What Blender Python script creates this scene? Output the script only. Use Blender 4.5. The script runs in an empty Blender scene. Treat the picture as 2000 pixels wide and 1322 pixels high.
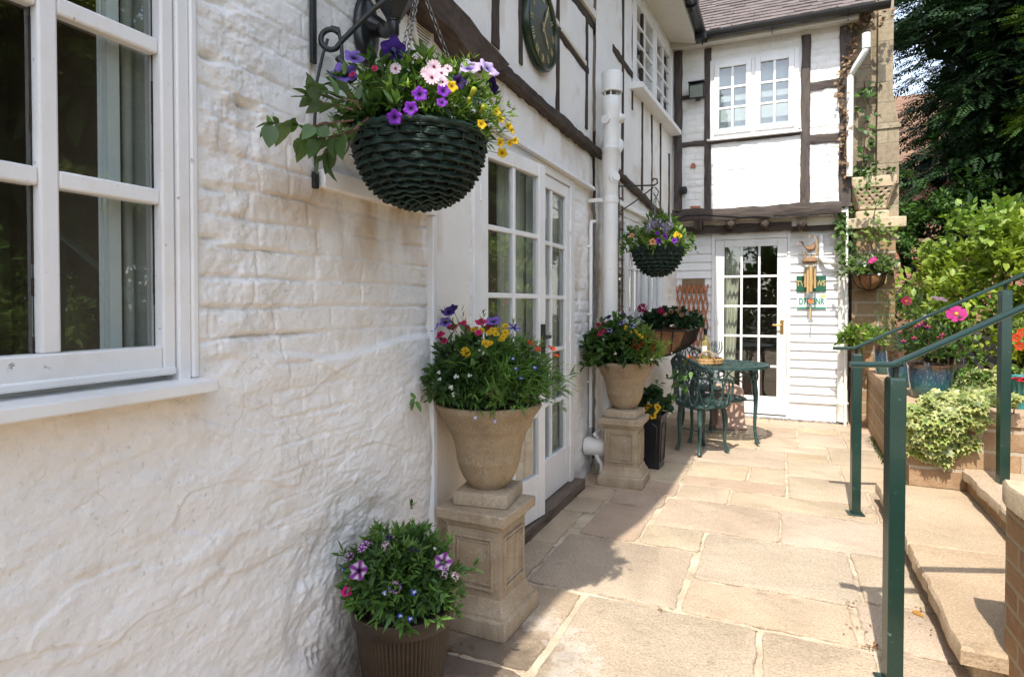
import bpy, math, random
import numpy as np
from mathutils import Vector, Matrix

R = math.radians
rng = np.random.default_rng(11)
random.seed(5)
SC = bpy.context.scene
COL = SC.collection
EXPO = 1.52

# ---------------------------------------------------------------- camera model (photo 2000 x 1322)
FPX, VPX, HY, CAMH = 1180.0, 1520.0, 595.0, 1.27
PITCH = R(1.0)
TH = math.atan((VPX - 1000) / FPX)
_cp, _sp = math.cos(PITCH), math.sin(PITCH)
FWD = np.array([-math.sin(TH) * _cp, math.cos(TH) * _cp, -_sp])
RGT = np.array([math.cos(TH), math.sin(TH), 0.0])
UPV = np.cross(RGT, FWD)
CY = HY + FPX * math.tan(PITCH)
CAM = np.array([0, 0, CAMH])


def ray(x, y):
    return FWD + RGT * (x - 1000) / FPX - UPV * (y - CY) / FPX


def onG(x, y, z=0.0):            # point of the photo on a level plane
    d = ray(x, y)
    return CAM + d * ((z - CAMH) / d[2])


def onX(x, y, X=-1.3):           # on the cottage wall plane
    d = ray(x, y)
    return CAM + d * (X / d[0])


def onY(x, y, Y):                # on a plane facing the camera end of the yard
    d = ray(x, y)
    return CAM + d * (Y / d[1])


RX0, RY0, RK = -1.27, 4.45, 0.0539   # the far stretch of the cottage wall leans in a little


def rx(Y):
    return RX0 + RK * (Y - RY0)


def onR(x, y, off=0.0):
    d = ray(x, y)
    t = (RX0 + off - RK * RY0) / (d[0] - RK * d[1])
    return CAM + d * t


# ---------------------------------------------------------------- mesh builder
def unit(v):
    v = np.asarray(v, float)
    n = np.linalg.norm(v)
    return v / n if n > 1e-12 else v


class MB:
    def __init__(self):
        self.v, self.f, self.c, self.n = [], [], [], 0

    def add(self, V, F, col=None):
        V = np.asarray(V, float).reshape(-1, 3)
        self.v.append(V)
        if isinstance(F, np.ndarray):
            self.f.append(F + self.n)
        else:
            by = {}
            for q in F:
                by.setdefault(len(q), []).append(q)
            for k, q in by.items():
                self.f.append(np.array(q, int) + self.n)
        if col is None:
            col = np.ones((len(V), 3)) * 0.8
        col = np.asarray(col, float)
        if col.ndim == 1:
            col = np.tile(col, (len(V), 1))
        self.c.append(col)
        self.n += len(V)
        return self

    def box(self, c, s, rz=0.0, col=None, M=None):
        x, y, z = s[0] / 2, s[1] / 2, s[2] / 2
        V = np.array([(-x, -y, -z), (x, -y, -z), (x, y, -z), (-x, y, -z), (-x, -y, z), (x, -y, z), (x, y, z), (-x, y, z)])
        if rz:
            ca, sa = math.cos(rz), math.sin(rz)
            V = np.c_[V[:, 0] * ca - V[:, 1] * sa, V[:, 0] * sa + V[:, 1] * ca, V[:, 2]]
        if M is not None:
            V = V @ np.asarray(M).T
        return self.add(V + np.asarray(c, float), np.array([(0, 3, 2, 1), (4, 5, 6, 7), (0, 1, 5, 4), (1, 2, 6, 5), (2, 3, 7, 6), (3, 0, 4, 7)]), col)

    def bx(self, x0, x1, y0, y1, z0, z1, col=None):
        return self.box(((x0 + x1) / 2, (y0 + y1) / 2, (z0 + z1) / 2), (abs(x1 - x0), abs(y1 - y0), abs(z1 - z0)), col=col)

    def bar(self, a, b, w, h, upv=(0, 0, 1), col=None):      # rectangular bar from a to b
        a, b = np.asarray(a, float), np.asarray(b, float)
        d = unit(b - a)
        s = np.cross(d, upv)
        if np.linalg.norm(s) < 1e-6:
            s = np.cross(d, (1, 0, 0))
        s = unit(s)
        u = np.cross(s, d)
        V = []
        for p in (a, b):
            for sx, sy in ((-1, -1), (1, -1), (1, 1), (-1, 1)):
                V.append(p + s * sx * w / 2 + u * sy * h / 2)
        return self.add(V, [(0, 1, 2, 3), (7, 6, 5, 4), (0, 4, 5, 1), (1, 5, 6, 2), (2, 6, 7, 3), (3, 7, 4, 0)], col)

    def tube(self, P, r, n=8, col=None, caps=True, flat=None):
        P = np.asarray(P, float)
        k = len(P)
        rr = np.full(k, r, float) if np.isscalar(r) else np.asarray(r, float)
        T = np.gradient(P, axis=0) if k > 2 else np.tile(P[1] - P[0], (2, 1))
        T /= np.maximum(np.linalg.norm(T, axis=1, keepdims=True), 1e-12)
        a = np.array([0, 0, 1.0]) if abs(T[0][2]) < 0.9 else np.array([1.0, 0, 0])
        u = unit(np.cross(T[0], a))
        V = []
        ang = np.linspace(0, 2 * math.pi, n, endpoint=False)
        for i in range(k):
            u = unit(u - T[i] * (u @ T[i]))
            w = np.cross(T[i], u)
            fw = 1.0 if flat is None else flat
            V.append(P[i] + rr[i] * (np.cos(ang)[:, None] * u + fw * np.sin(ang)[:, None] * w))
        V = np.concatenate(V)
        F = []
        for i in range(k - 1):
            for j in range(n):
                F.append((i * n + j, i * n + (j + 1) % n, (i + 1) * n + (j + 1) % n, (i + 1) * n + j))
        if caps:
            F.append(tuple(range(n))[::-1])
            F.append(tuple(range((k - 1) * n, k * n)))
        return self.add(V, F, col)

    def lathe(self, prof, c=(0, 0, 0), n=40, col=None, a0=0.0, a1=2 * math.pi, sq=None):
        prof = np.asarray(prof, float)
        full = abs(a1 - a0 - 2 * math.pi) < 1e-6
        ang = np.linspace(a0, a1, n, endpoint=not full)
        V = []
        for r_, z_ in prof:
            V.append(np.c_[r_ * np.cos(ang), r_ * np.sin(ang), np.full(n, z_)])
        V = np.concatenate(V) + np.asarray(c, float)
        F = []
        m = n if full else n - 1
        for i in range(len(prof) - 1):
            for j in range(m):
                F.append((i * n + j, i * n + (j + 1) % n, (i + 1) * n + (j + 1) % n, (i + 1) * n + j))
        return self.add(V, F, col)

    def sqlathe(self, prof, c=(0, 0, 0), rz=0.0, ay=1.0):    # square section profile
        k = len(prof)
        V, F = [], []
        ca, sa = math.cos(rz), math.sin(rz)
        for h, z in prof:
            for sx, sy in ((-1, -1), (1, -1), (1, 1), (-1, 1)):
                x, y = sx * h, sy * h * ay
                V.append((x * ca - y * sa, x * sa + y * ca, z))
        for i in range(k - 1):
            for j in range(4):
                F.append((i * 4 + j, i * 4 + (j + 1) % 4, (i + 1) * 4 + (j + 1) % 4, (i + 1) * 4 + j))
        F.append((3, 2, 1, 0))
        F.append(tuple(range((k - 1) * 4, k * 4)))
        return self.add(np.array(V) + np.asarray(c, float), F)

    def prism(self, P, d, col=None):                          # polygon extruded along d
        P = np.asarray(P, float)
        n = len(P)
        V = np.concatenate([P, P + np.asarray(d, float)])
        F = [tuple(range(n))[::-1], tuple(range(n, 2 * n))]
        for i in range(n):
            F.append((i, (i + 1) % n, n + (i + 1) % n, n + i))
        return self.add(V, F, col)

    def grid(self, G, col=None):                              # (a,b,3) array of points
        a, b = G.shape[:2]
        I = np.arange(a * b).reshape(a, b)
        F = np.stack([I[:-1, :-1], I[1:, :-1], I[1:, 1:], I[:-1, 1:]], -1).reshape(-1, 4)
        return self.add(G.reshape(-1, 3), F, None if col is None else np.asarray(col).reshape(-1, 3) if np.ndim(col) > 1 else col)

    def build(self, name, mat, parent=None, world=True, bevel=0.0, smooth=35, col=False):
        V = np.concatenate(self.v)
        me = bpy.data.meshes.new(name)
        me.vertices.add(len(V))
        me.vertices.foreach_set('co', V.ravel())
        loops = np.concatenate([f.ravel() for f in self.f])
        tot = np.concatenate([np.full(len(f), f.shape[1]) for f in self.f])
        st = np.concatenate([[0], np.cumsum(tot)[:-1]])
        me.loops.add(len(loops))
        me.loops.foreach_set('vertex_index', loops.astype(np.int32))
        me.polygons.add(len(tot))
        me.polygons.foreach_set('loop_start', st.astype(np.int32))
        me.update(calc_edges=True)
        me.validate()
        if col:
            at = me.color_attributes.new('Col', 'FLOAT_COLOR', 'POINT')
            C = np.concatenate(self.c)
            at.data.foreach_set('color', np.c_[C, np.ones(len(C))].ravel())
        me.polygons.foreach_set('use_smooth', np.full(len(me.polygons), bool(smooth)))
        if smooth:
            if smooth < 180:
                me.set_sharp_from_angle(angle=R(smooth))
        me.materials.append(mat)
        return link(name, me, parent, world, bevel)


def link(name, me, parent=None, world=True, bevel=0.0):
    o = bpy.data.objects.new(name, me)
    COL.objects.link(o)
    if parent is not None:
        o.parent = parent
        if world:
            M = Matrix.Identity(4)
            chain = []
            p = parent
            while p is not None:
                chain.append(p)
                p = p.parent
            for p in reversed(chain):
                M = M @ p.matrix_parent_inverse @ p.matrix_basis if p.parent else p.matrix_basis.copy()
            o.matrix_parent_inverse = M.inverted()
    if bevel:
        b = o.modifiers.new('bev', 'BEVEL')
        b.width = bevel
        b.segments = 2
        b.limit_method = 'ANGLE'
        b.angle_limit = R(40)
        b.harden_normals = False
    return o


def thing(name, label, cat, loc=(0, 0, 0), rz=0.0, group=None):
    o = bpy.data.objects.new(name, None)
    o.empty_display_size = 0.1
    o.location = loc
    o.rotation_euler = (0, 0, rz)
    COL.objects.link(o)
    return tag(o, label, cat, group)


def tag(o, label, cat, group=None):
    o['label'] = label
    o['category'] = cat
    if group:
        o['group'] = group
    return o


def structure(o, kind='structure'):
    o['kind'] = kind
    return o


def kids(o):
    return [c for c in COL.objects if c.parent is o]


def dup(root, loc, rz=0.0, label=None, group=None):
    r = root.copy()
    COL.objects.link(r)
    r.location = loc
    r.rotation_euler = (0, 0, rz)
    if label:
        r['label'] = label
    if group:
        r['group'] = group
    for ch in kids(root):
        c = ch.copy()
        COL.objects.link(c)
        c.parent = r
        for g in kids(ch):
            d = g.copy()
            COL.objects.link(d)
            d.parent = c
    return r


def inst(src, parent, loc, M=None, sc=1.0, name=None):
    """a copy of a one-mesh part, set at a place in the parent's world"""
    o = src.copy() if src.users_collection else bpy.data.objects.new(src.name, src.data)
    COL.objects.link(o)
    return o


# ---------------------------------------------------------------- numpy noise
def _h(ix, iy, s):
    n = (ix * 374761393 + iy * 668265263 + s * 974634777) & 0xFFFFFFFF
    n = ((n ^ (n >> 13)) * 1274126177) & 0xFFFFFFFF
    n = n ^ (n >> 16)
    return (n & 0xFFFF) / 65535.0


def vn(x, y, s=0):
    ix, iy = np.floor(x).astype(np.int64), np.floor(y).astype(np.int64)
    fx, fy = x - ix, y - iy
    fx, fy = fx * fx * (3 - 2 * fx), fy * fy * (3 - 2 * fy)
    a = _h(ix, iy, s) * (1 - fx) + _h(ix + 1, iy, s) * fx
    b = _h(ix, iy + 1, s) * (1 - fx) + _h(ix + 1, iy + 1, s) * fx
    return a * (1 - fy) + b * fy


def fbm(x, y, s=0, o=4, g=0.5):
    t, a, n = 0, 1.0, 0
    for i in range(o):
        t = t + a * (vn(x * 2 ** i + 17.3 * i, y * 2 ** i - 9.1 * i, s + i) - 0.5)
        n += a
        a *= g
    return t / n * 2


def sstep(a, b, x):
    t = np.clip((x - a) / (b - a), 0, 1)
    return t * t * (3 - 2 * t)


# ---------------------------------------------------------------- materials
class NT:
    def __init__(self, name):
        self.m = bpy.data.materials.new(name)
        self.m.use_nodes = True
        self.t = self.m.node_tree
        self.t.nodes.clear()
        self.out = self.N('ShaderNodeOutputMaterial')

    def N(self, typ, **kw):
        n = self.t.nodes.new(typ)
        for k, v in kw.items():
            setattr(n, k, v)
        return n

    def L(self, a, b):
        self.t.links.new(a, b)

    def put(self, sock, val):
        if hasattr(val, 'is_output'):
            self.L(val, sock)
        elif isinstance(val, (tuple, list)) and len(val) == 3 and len(sock.default_value) == 4:
            sock.default_value = (*val, 1)
        else:
            sock.default_value = val

    def coord(self, scale=(1, 1, 1), which='Object'):
        tc = self.N('ShaderNodeTexCoord')
        mp = self.N('ShaderNodeMapping')
        mp.inputs['Scale'].default_value = scale
        self.L(tc.outputs[which], mp.inputs['Vector'])
        return mp.outputs['Vector']

    def noise(self, scale, detail=4, rough=0.55, vec=None, dist=0.0):
        n = self.N('ShaderNodeTexNoise')
        n.inputs['Scale'].default_value = scale
        n.inputs['Detail'].default_value = detail
        n.inputs['Roughness'].default_value = rough
        n.inputs['Distortion'].default_value = dist
        if vec is None:
            vec = self.coord()
        self.L(vec, n.inputs['Vector'])
        return n.outputs['Fac']

    def ramp(self, fac, p):
        r = self.N('ShaderNodeValToRGB')
        e = r.color_ramp.elements
        while len(e) < len(p):
            e.new(0.5)
        for i, (x, c) in enumerate(p):
            e[i].position = x
            e[i].color = (*c, 1) if isinstance(c, (tuple, list)) else (c, c, c, 1)
        self.L(fac, r.inputs['Fac'])
        return r.outputs['Color']

    def mix(self, fac, a, b, mode='MIX'):
        n = self.N('ShaderNodeMix', data_type='RGBA', blend_type=mode)
        self.put(n.inputs[0], fac)
        self.put(n.inputs[6], a)
        self.put(n.inputs[7], b)
        return n.outputs[2]

    def math(self, op, a, b=0.5):
        n = self.N('ShaderNodeMath', operation=op)
        self.put(n.inputs[0], a)
        self.put(n.inputs[1], b)
        return n.outputs[0]

    def bump(self, h, strength=0.3, dist=0.01, nrm=None):
        b = self.N('ShaderNodeBump')
        b.inputs['Strength'].default_value = strength
        b.inputs['Distance'].default_value = dist
        self.L(h, b.inputs['Height'])
        if nrm is not None:
            self.L(nrm, b.inputs['Normal'])
        return b.outputs['Normal']

    def attr(self, name='Col'):
        a = self.N('ShaderNodeVertexColor', layer_name=name)
        return a.outputs['Color']

    def bsdf(self, col, rough=0.6, nrm=None, metal=0.0, spec=None, coat=0.0):
        b = self.N('ShaderNodeBsdfPrincipled')
        self.put(b.inputs['Base Color'], col)
        self.put(b.inputs['Roughness'], rough)
        b.inputs['Metallic'].default_value = metal
        if spec is not None:
            b.inputs['Specular IOR Level'].default_value = spec
        if coat:
            b.inputs['Coat Weight'].default_value = coat
            b.inputs['Coat Roughness'].default_value = 0.1
        if nrm is not None:
            self.L(nrm, b.inputs['Normal'])
        return b

    def end(self, sh):
        self.L(sh.outputs[0] if hasattr(sh, 'outputs') else sh, self.out.inputs['Surface'])
        return self.m


def m_var(name, c1, c2, scale=8.0, rough=0.6, bump=0.2, bscale=60.0, bdist=0.004, detail=5, vec=(1, 1, 1), spec=None, metal=0.0, coat=0.0, speck=None):
    n = NT(name)
    v = n.coord(vec)
    f = n.noise(scale, detail, 0.6, v)
    c = n.ramp(f, [(0.3, c1), (0.7, c2)])
    if speck:
        s = n.noise(speck[1], 2, 0.5, v)
        c = n.mix(n.ramp(s, [(speck[2], 0.0), (speck[2] + 0.08, 1.0)]), c, speck[0])
    nr = n.bump(n.noise(bscale, 4, 0.6, v), bump, bdist) if bump else None
    return n.end(n.bsdf(c, rough, nr, metal, spec, coat))


def m_leaf(name, trans=0.35, rough=0.45, gain=1.0):
    n = NT(name)
    c = n.attr()
    if gain != 1.0:
        c = n.mix(1.0, c, (gain, gain, gain), 'MULTIPLY')
    b = n.bsdf(c, rough, spec=0.35)
    t = n.N('ShaderNodeBsdfTranslucent')
    n.L(n.mix(1.0, c, (1.2, 1.25, 0.55), 'MULTIPLY'), t.inputs['Color'])
    m = n.N('ShaderNodeMixShader')
    m.inputs[0].default_value = trans
    n.L(b.outputs[0], m.inputs[1])
    n.L(t.outputs[0], m.inputs[2])
    return n.end(m)


def m_petal():
    n = NT('petal')
    c = n.attr()
    b = n.bsdf(c, 0.55, spec=0.2)
    t = n.N('ShaderNodeBsdfTranslucent')
    n.L(c, t.inputs['Color'])
    m = n.N('ShaderNodeMixShader')
    m.inputs[0].default_value = 0.35
    n.L(b.outputs[0], m.inputs[1])
    n.L(t.outputs[0], m.inputs[2])
    return n.end(m)


def m_glass(name='window_glass', tint=(0.9, 0.93, 0.92), bumpy=0.02):
    n = NT(name)
    tr = n.N('ShaderNodeBsdfTransparent')
    tr.inputs['Color'].default_value = (*tint, 1)
    gl = n.N('ShaderNodeBsdfGlossy')
    gl.inputs['Roughness'].default_value = 0.01
    fr = n.N('ShaderNodeFresnel')
    fr.inputs['IOR'].default_value = 1.6
    nb = n.bump(n.noise(2.5, 2, 0.5), bumpy, 0.05)
    n.L(nb, gl.inputs['Normal'])
    m = n.N('ShaderNodeMixShader')
    ge = n.N('ShaderNodeNewGeometry')          # reflect at the outer face only, not again on the way out
    front = n.math('SUBTRACT', 1.0, ge.outputs['Backfacing'])
    n.L(n.math('MULTIPLY', n.math('MULTIPLY', fr.outputs[0], 2.6), front), m.inputs[0])
    n.L(tr.outputs[0], m.inputs[1])
    n.L(gl.outputs[0], m.inputs[2])
    return n.end(m)


def m_white_wall(name):
    """old limewashed brick: off-white paint, tan stains carried by the mesh, fine grain"""
    n = NT(name)
    v = n.coord()
    a = n.N('ShaderNodeVertexColor', layer_name='Col')
    sep = n.N('ShaderNodeSeparateColor')
    n.L(a.outputs['Color'], sep.inputs[0])
    base = n.ramp(n.noise(3.5, 6, 0.6, v), [(0.25, (0.76, 0.735, 0.70)), (0.5, (0.82, 0.80, 0.77)), (0.75, (0.85, 0.84, 0.825))])
    patch = n.ramp(n.noise(14, 5, 0.65, v), [(0.56, 0.0), (0.72, 1.0)])
    base = n.mix(n.math('MULTIPLY', patch, 0.14), base, (0.70, 0.61, 0.51))
    base = n.mix(sep.outputs[0], base, (0.50, 0.36, 0.22))      # tan stain
    base = n.mix(sep.outputs[1], base, (0.16, 0.135, 0.11))     # grey grime
    base = n.mix(sep.outputs[2], base, (0.86, 0.72, 0.55))      # cream wash, in places with warm light put into it
    pits = n.ramp(n.noise(70, 3, 0.6, v), [(0.28, 1.0), (0.36, 0.0)])
    base = n.mix(n.math('MULTIPLY', pits, 0.35), base, (0.4, 0.33, 0.26))
    h = n.math('ADD', n.math('MULTIPLY', n.noise(46, 7, 0.68, v, 0.3), 1.0), n.math('MULTIPLY', n.noise(190, 3, 0.6, v), 0.3))
    crk = n.N('ShaderNodeTexVoronoi', feature='DISTANCE_TO_EDGE')        # hairline cracks in the paint
    crk.inputs['Scale'].default_value = 6.5
    wv = n.N('ShaderNodeVectorMath', operation='ADD')
    nz = n.N('ShaderNodeTexNoise')
    nz.inputs['Scale'].default_value = 9
    nz.inputs['Detail'].default_value = 6
    n.L(v, nz.inputs['Vector'])
    sc = n.N('ShaderNodeVectorMath', operation='SCALE')
    sc.inputs['Scale'].default_value = 0.16
    n.L(nz.outputs['Color'], sc.inputs[0])
    n.L(v, wv.inputs[0])
    n.L(sc.outputs[0], wv.inputs[1])
    n.L(wv.outputs[0], crk.inputs['Vector'])
    line = n.math('MULTIPLY', n.ramp(crk.outputs['Distance'], [(0.003, 1.0), (0.014, 0.0)]), n.ramp(n.noise(2.6, 4, 0.6, v), [(0.54, 0.0), (0.62, 0.32)]))
    base = n.mix(line, base, (0.36, 0.29, 0.21))
    h = n.math('SUBTRACT', h, n.math('MULTIPLY', pits, 0.35))
    h = n.math('SUBTRACT', h, n.math('MULTIPLY', line, 0.5))
    nr = n.bump(h, 0.36, 0.010)
    return n.end(n.bsdf(base, 0.82, nr, spec=0.25))


def m_brick_paint(name):
    """painted brick far off: brick relief by texture"""
    n = NT(name)
    tc = n.N('ShaderNodeTexCoord')
    sp = n.N('ShaderNodeSeparateXYZ')
    n.L(tc.outputs['Object'], sp.inputs[0])
    cb = n.N('ShaderNodeCombineXYZ')
    n.L(n.math('ADD', sp.outputs[0], sp.outputs[1]), cb.inputs[0])
    n.L(sp.outputs[2], cb.inputs[1])
    dv = n.N('ShaderNodeVectorMath', operation='ADD')
    nz = n.N('ShaderNodeTexNoise')
    nz.inputs['Scale'].default_value = 9
    n.L(tc.outputs['Object'], nz.inputs['Vector'])
    sc = n.N('ShaderNodeVectorMath', operation='SCALE')
    sc.inputs['Scale'].default_value = 0.02
    n.L(nz.outputs['Color'], sc.inputs[0])
    n.L(cb.outputs[0], dv.inputs[0])
    n.L(sc.outputs[0], dv.inputs[1])
    br = n.N('ShaderNodeTexBrick')
    br.inputs['Scale'].default_value = 1.0
    br.inputs['Brick Width'].default_value = 0.225
    br.inputs['Row Height'].default_value = 0.075
    br.inputs['Mortar Size'].default_value = 0.006
    br.inputs['Mortar Smooth'].default_value = 0.6
    n.L(dv.outputs[0], br.inputs['Vector'])
    v = n.coord()
    c = n.ramp(n.noise(7, 6, 0.65, v), [(0.3, (0.74, 0.72, 0.68)), (0.6, (0.82, 0.81, 0.79))])
    ch = n.ramp(n.noise(26, 4, 0.7, n.coord((1, 1, 2.2))), [(0.70, 0.0), (0.76, 1.0)])
    c = n.mix(n.math('MULTIPLY', ch, 0.45), c, (0.42, 0.34, 0.28))
    h = n.math('SUBTRACT', n.math('MULTIPLY', n.noise(30, 5, 0.6, v), 0.6), n.math('MULTIPLY', br.outputs['Fac'], 0.7))
    return n.end(n.bsdf(c, 0.8, n.bump(h, 0.6, 0.010), spec=0.25))


def m_white_wood(name, chip=0.69, c=(0.80, 0.795, 0.785), str_=0.7):
    n = NT(name)
    v = n.coord((1, 1, 0.5))
    base = n.ramp(n.noise(6, 5, 0.6, v), [(0.3, tuple(0.91 * x for x in c)), (0.7, c)])
    grime = n.ramp(n.noise(30, 6, 0.7, n.coord()), [(chip, 0.0), (chip + 0.05, 1.0)])
    base = n.mix(n.math('MULTIPLY', grime, str_), base, (0.22, 0.19, 0.165))
    gr2 = n.ramp(n.noise(5, 6, 0.75, n.coord((1, 1, 0.6))), [(0.52, 0.0), (0.80, 0.5)])
    base = n.mix(gr2, base, (0.60, 0.545, 0.47))
    h = n.noise(50, 4, 0.6, n.coord((1, 1, 0.25)))
    return n.end(n.bsdf(base, 0.42, n.bump(h, 0.25, 0.004), spec=0.4))


def m_timber(name, c1=(0.022, 0.016, 0.013), c2=(0.065, 0.048, 0.038), ax=(1, 1, 0.15)):
    n = NT(name)
    v = n.coord(ax)
    f = n.noise(26, 7, 0.68, v, 0.4)
    c = n.ramp(f, [(0.3, c1), (0.55, c2), (0.85, (0.12, 0.095, 0.078))])
    return n.end(n.bsdf(c, 0.78, n.bump(f, 0.7, 0.012), spec=0.25))


def m_stone(name, c1, c2, c3, s=6.0, lichen=0.0):
    n = NT(name)
    v = n.coord()
    c = n.ramp(n.noise(s, 6, 0.62, v), [(0.28, c1), (0.5, c2), (0.74, c3)])
    sp = n.noise(170, 2, 0.6, v)
    c = n.mix(n.ramp(sp, [(0.60, 0.0), (0.66, 0.7)]), c, tuple(x * 0.55 for x in c2))
    c = n.mix(n.ramp(sp, [(0.32, 0.6), (0.38, 0.0)]), c, tuple(min(1, x * 1.35) for x in c3))
    if lichen:
        l = n.ramp(n.noise(11, 6, 0.7, v), [(0.58, 0.0), (0.68, lichen)])
        c = n.mix(l, c, (0.46, 0.43, 0.38))
        l = n.ramp(n.noise(8, 5, 0.7, n.coord((1.3, 1.3, 1.3))), [(0.60, 0.0), (0.72, lichen)])
        c = n.mix(l, c, (0.20, 0.15, 0.05))
    if lichen:
        stk = n.ramp(n.noise(16, 6, 0.7, n.coord((1, 1, 0.14))), [(0.54, 0.0), (0.74, 0.55)])
        c = n.mix(stk, c, tuple(x * 0.42 for x in c2))
    h = n.math('ADD', n.noise(130, 4, 0.65, v), n.math('MULTIPLY', n.noise(24, 4, 0.6, v), 1.2))
    return n.end(n.bsdf(c, 0.9, n.bump(h, 0.45, 0.006), spec=0.2))


def m_paving(name):
    n = NT(name)
    v = n.coord()
    t = n.attr()
    big = n.ramp(n.noise(2.2, 5, 0.6, v), [(0.3, (0.80, 0.78, 0.76)), (0.7, (1.08, 1.08, 1.08))])
    c = n.mix(1.0, t, big, 'MULTIPLY')
    sp = n.noise(120, 4, 0.75, v)
    c = n.mix(n.ramp(sp, [(0.53, 0.0), (0.64, 0.72)]), c, (0.22, 0.16, 0.105))
    c = n.mix(n.ramp(sp, [(0.33, 0.6), (0.43, 0.0)]), c, (0.72, 0.62, 0.49))
    st = n.ramp(n.noise(5.5, 6, 0.7, v), [(0.60, 0.0), (0.76, 0.6)])
    c = n.mix(st, c, (0.21, 0.155, 0.11))
    st = n.ramp(n.noise(1.3, 5, 0.65, n.coord((1.0, 1.0, 1.0))), [(0.58, 0.0), (0.75, 0.35)])
    c = n.mix(st, c, (0.42, 0.36, 0.30))
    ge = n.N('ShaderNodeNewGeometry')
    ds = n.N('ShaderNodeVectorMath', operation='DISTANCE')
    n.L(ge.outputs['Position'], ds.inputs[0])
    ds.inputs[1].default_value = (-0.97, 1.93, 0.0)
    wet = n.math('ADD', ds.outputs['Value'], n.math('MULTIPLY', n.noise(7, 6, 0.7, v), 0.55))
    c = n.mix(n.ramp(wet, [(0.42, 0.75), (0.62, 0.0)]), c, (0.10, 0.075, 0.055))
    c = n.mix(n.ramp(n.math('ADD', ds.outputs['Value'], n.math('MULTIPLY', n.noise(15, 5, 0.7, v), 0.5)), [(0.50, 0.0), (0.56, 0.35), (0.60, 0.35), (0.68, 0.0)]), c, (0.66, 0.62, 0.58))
    h = n.math('ADD', n.noise(90, 5, 0.7, v), n.math('MULTIPLY', n.noise(9, 4, 0.6, v), 2.0))
    return n.end(n.bsdf(c, 0.85, n.bump(h, 0.7, 0.009), spec=0.25))


def m_brick(name, cols, mortar, bw=0.225, bh=0.075, ms=0.010, axis='xy'):
    n = NT(name)
    tc = n.N('ShaderNodeTexCoord')
    sp = n.N('ShaderNodeSeparateXYZ')
    n.L(tc.outputs['Object'], sp.inputs[0])
    cb = n.N('ShaderNodeCombineXYZ')
    n.L(n.math('ADD', sp.outputs[0], sp.outputs[1]), cb.inputs[0])
    n.L(sp.outputs[2], cb.inputs[1])
    nz = n.N('ShaderNodeTexNoise')
    nz.inputs['Scale'].default_value = 14
    n.L(tc.outputs['Object'], nz.inputs['Vector'])
    sc = n.N('ShaderNodeVectorMath', operation='SCALE')
    sc.inputs['Scale'].default_value = 0.012
    n.L(nz.outputs['Color'], sc.inputs[0])
    dv = n.N('ShaderNodeVectorMath', operation='ADD')
    n.L(cb.outputs[0], dv.inputs[0])
    n.L(sc.outputs[0], dv.inputs[1])
    br = n.N('ShaderNodeTexBrick')
    br.inputs['Scale'].default_value = 1.0
    br.inputs['Brick Width'].default_value = bw
    br.inputs['Row Height'].default_value = bh
    br.inputs['Mortar Size'].default_value = ms
    br.inputs['Mortar Smooth'].default_value = 0.3
    br.inputs['Bias'].default_value = 0.0
    n.put(br.inputs['Color1'], cols[0])
    n.put(br.inputs['Color2'], cols[1])
    n.put(br.inputs['Mortar'], mortar)
    n.L(dv.outputs[0], br.inputs['Vector'])
    v = n.coord()
    c = n.mix(n.ramp(n.noise(20, 6, 0.7, v), [(0.45, 0.0), (0.72, 0.7)]), br.outputs['Color'], cols[2])
    h = n.math('SUBTRACT', n.math('MULTIPLY', n.noise(80, 5, 0.65, v), 0.6), n.math('MULTIPLY', br.outputs['Fac'], 1.0))
    return n.end(n.bsdf(c, 0.9, n.bump(h, 0.7, 0.012), spec=0.2))


MT = {}
MT['wall'] = m_white_wall('limewashed_wall')
MT['pbrick'] = m_brick_paint('painted_brick')
MT['wwood'] = m_white_wood('white_paint')
MT['wwood_old'] = m_white_wood('flaking_white_paint', 0.655, (0.83, 0.825, 0.815), 0.8)
MT['cream'] = m_white_wood('cream_paint', 0.70, (0.74, 0.70, 0.62))
MT['timber'] = m_timber('black_timber')
MT['timber_h'] = m_timber('black_timber_level', ax=(1, 0.15, 1))
MT['timber_x'] = m_timber('black_timber_cross', (0.035, 0.027, 0.024), (0.085, 0.068, 0.060), ax=(0.15, 1, 1))
MT['timber_v'] = m_timber('brown_black_timber', (0.045, 0.035, 0.032), (0.095, 0.078, 0.070))
MT['oldoak'] = m_timber('old_oak', (0.028, 0.018, 0.013), (0.075, 0.052, 0.038), (1, 0.25, 0.6))
MT['step'] = m_timber('grey_timber', (0.06, 0.045, 0.035), (0.16, 0.125, 0.10), (1, 0.15, 1))
MT['stone'] = m_stone('cast_stone', (0.27, 0.205, 0.135), (0.375, 0.30, 0.21), (0.48, 0.40, 0.295), 5.0, 0.55)
MT['urn'] = m_stone('sandstone_urn', (0.25, 0.18, 0.11), (0.34, 0.26, 0.165), (0.43, 0.345, 0.235), 4.0, 0.3)
MT['pale_stone'] = m_stone('pale_stone', (0.36, 0.28, 0.19), (0.48, 0.38, 0.26), (0.58, 0.48, 0.34), 4.0, 0.25)
MT['paving'] = m_paving('sandstone_paving')
MT['mortar'] = m_stone('mortar', (0.30, 0.23, 0.155), (0.50, 0.41, 0.30), (0.62, 0.535, 0.42), 5.0)
MT['glass'] = m_glass()
MT['black'] = m_var('black_plastic', (0.012, 0.013, 0.015), (0.022, 0.023, 0.026), 5, 0.28, 0.05)
MT['iron'] = m_var('black_iron', (0.010, 0.012, 0.012), (0.022, 0.024, 0.022), 30, 0.5, 0.3, 120, 0.002, speck=((0.10, 0.045, 0.02), 26, 0.66))
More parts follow.
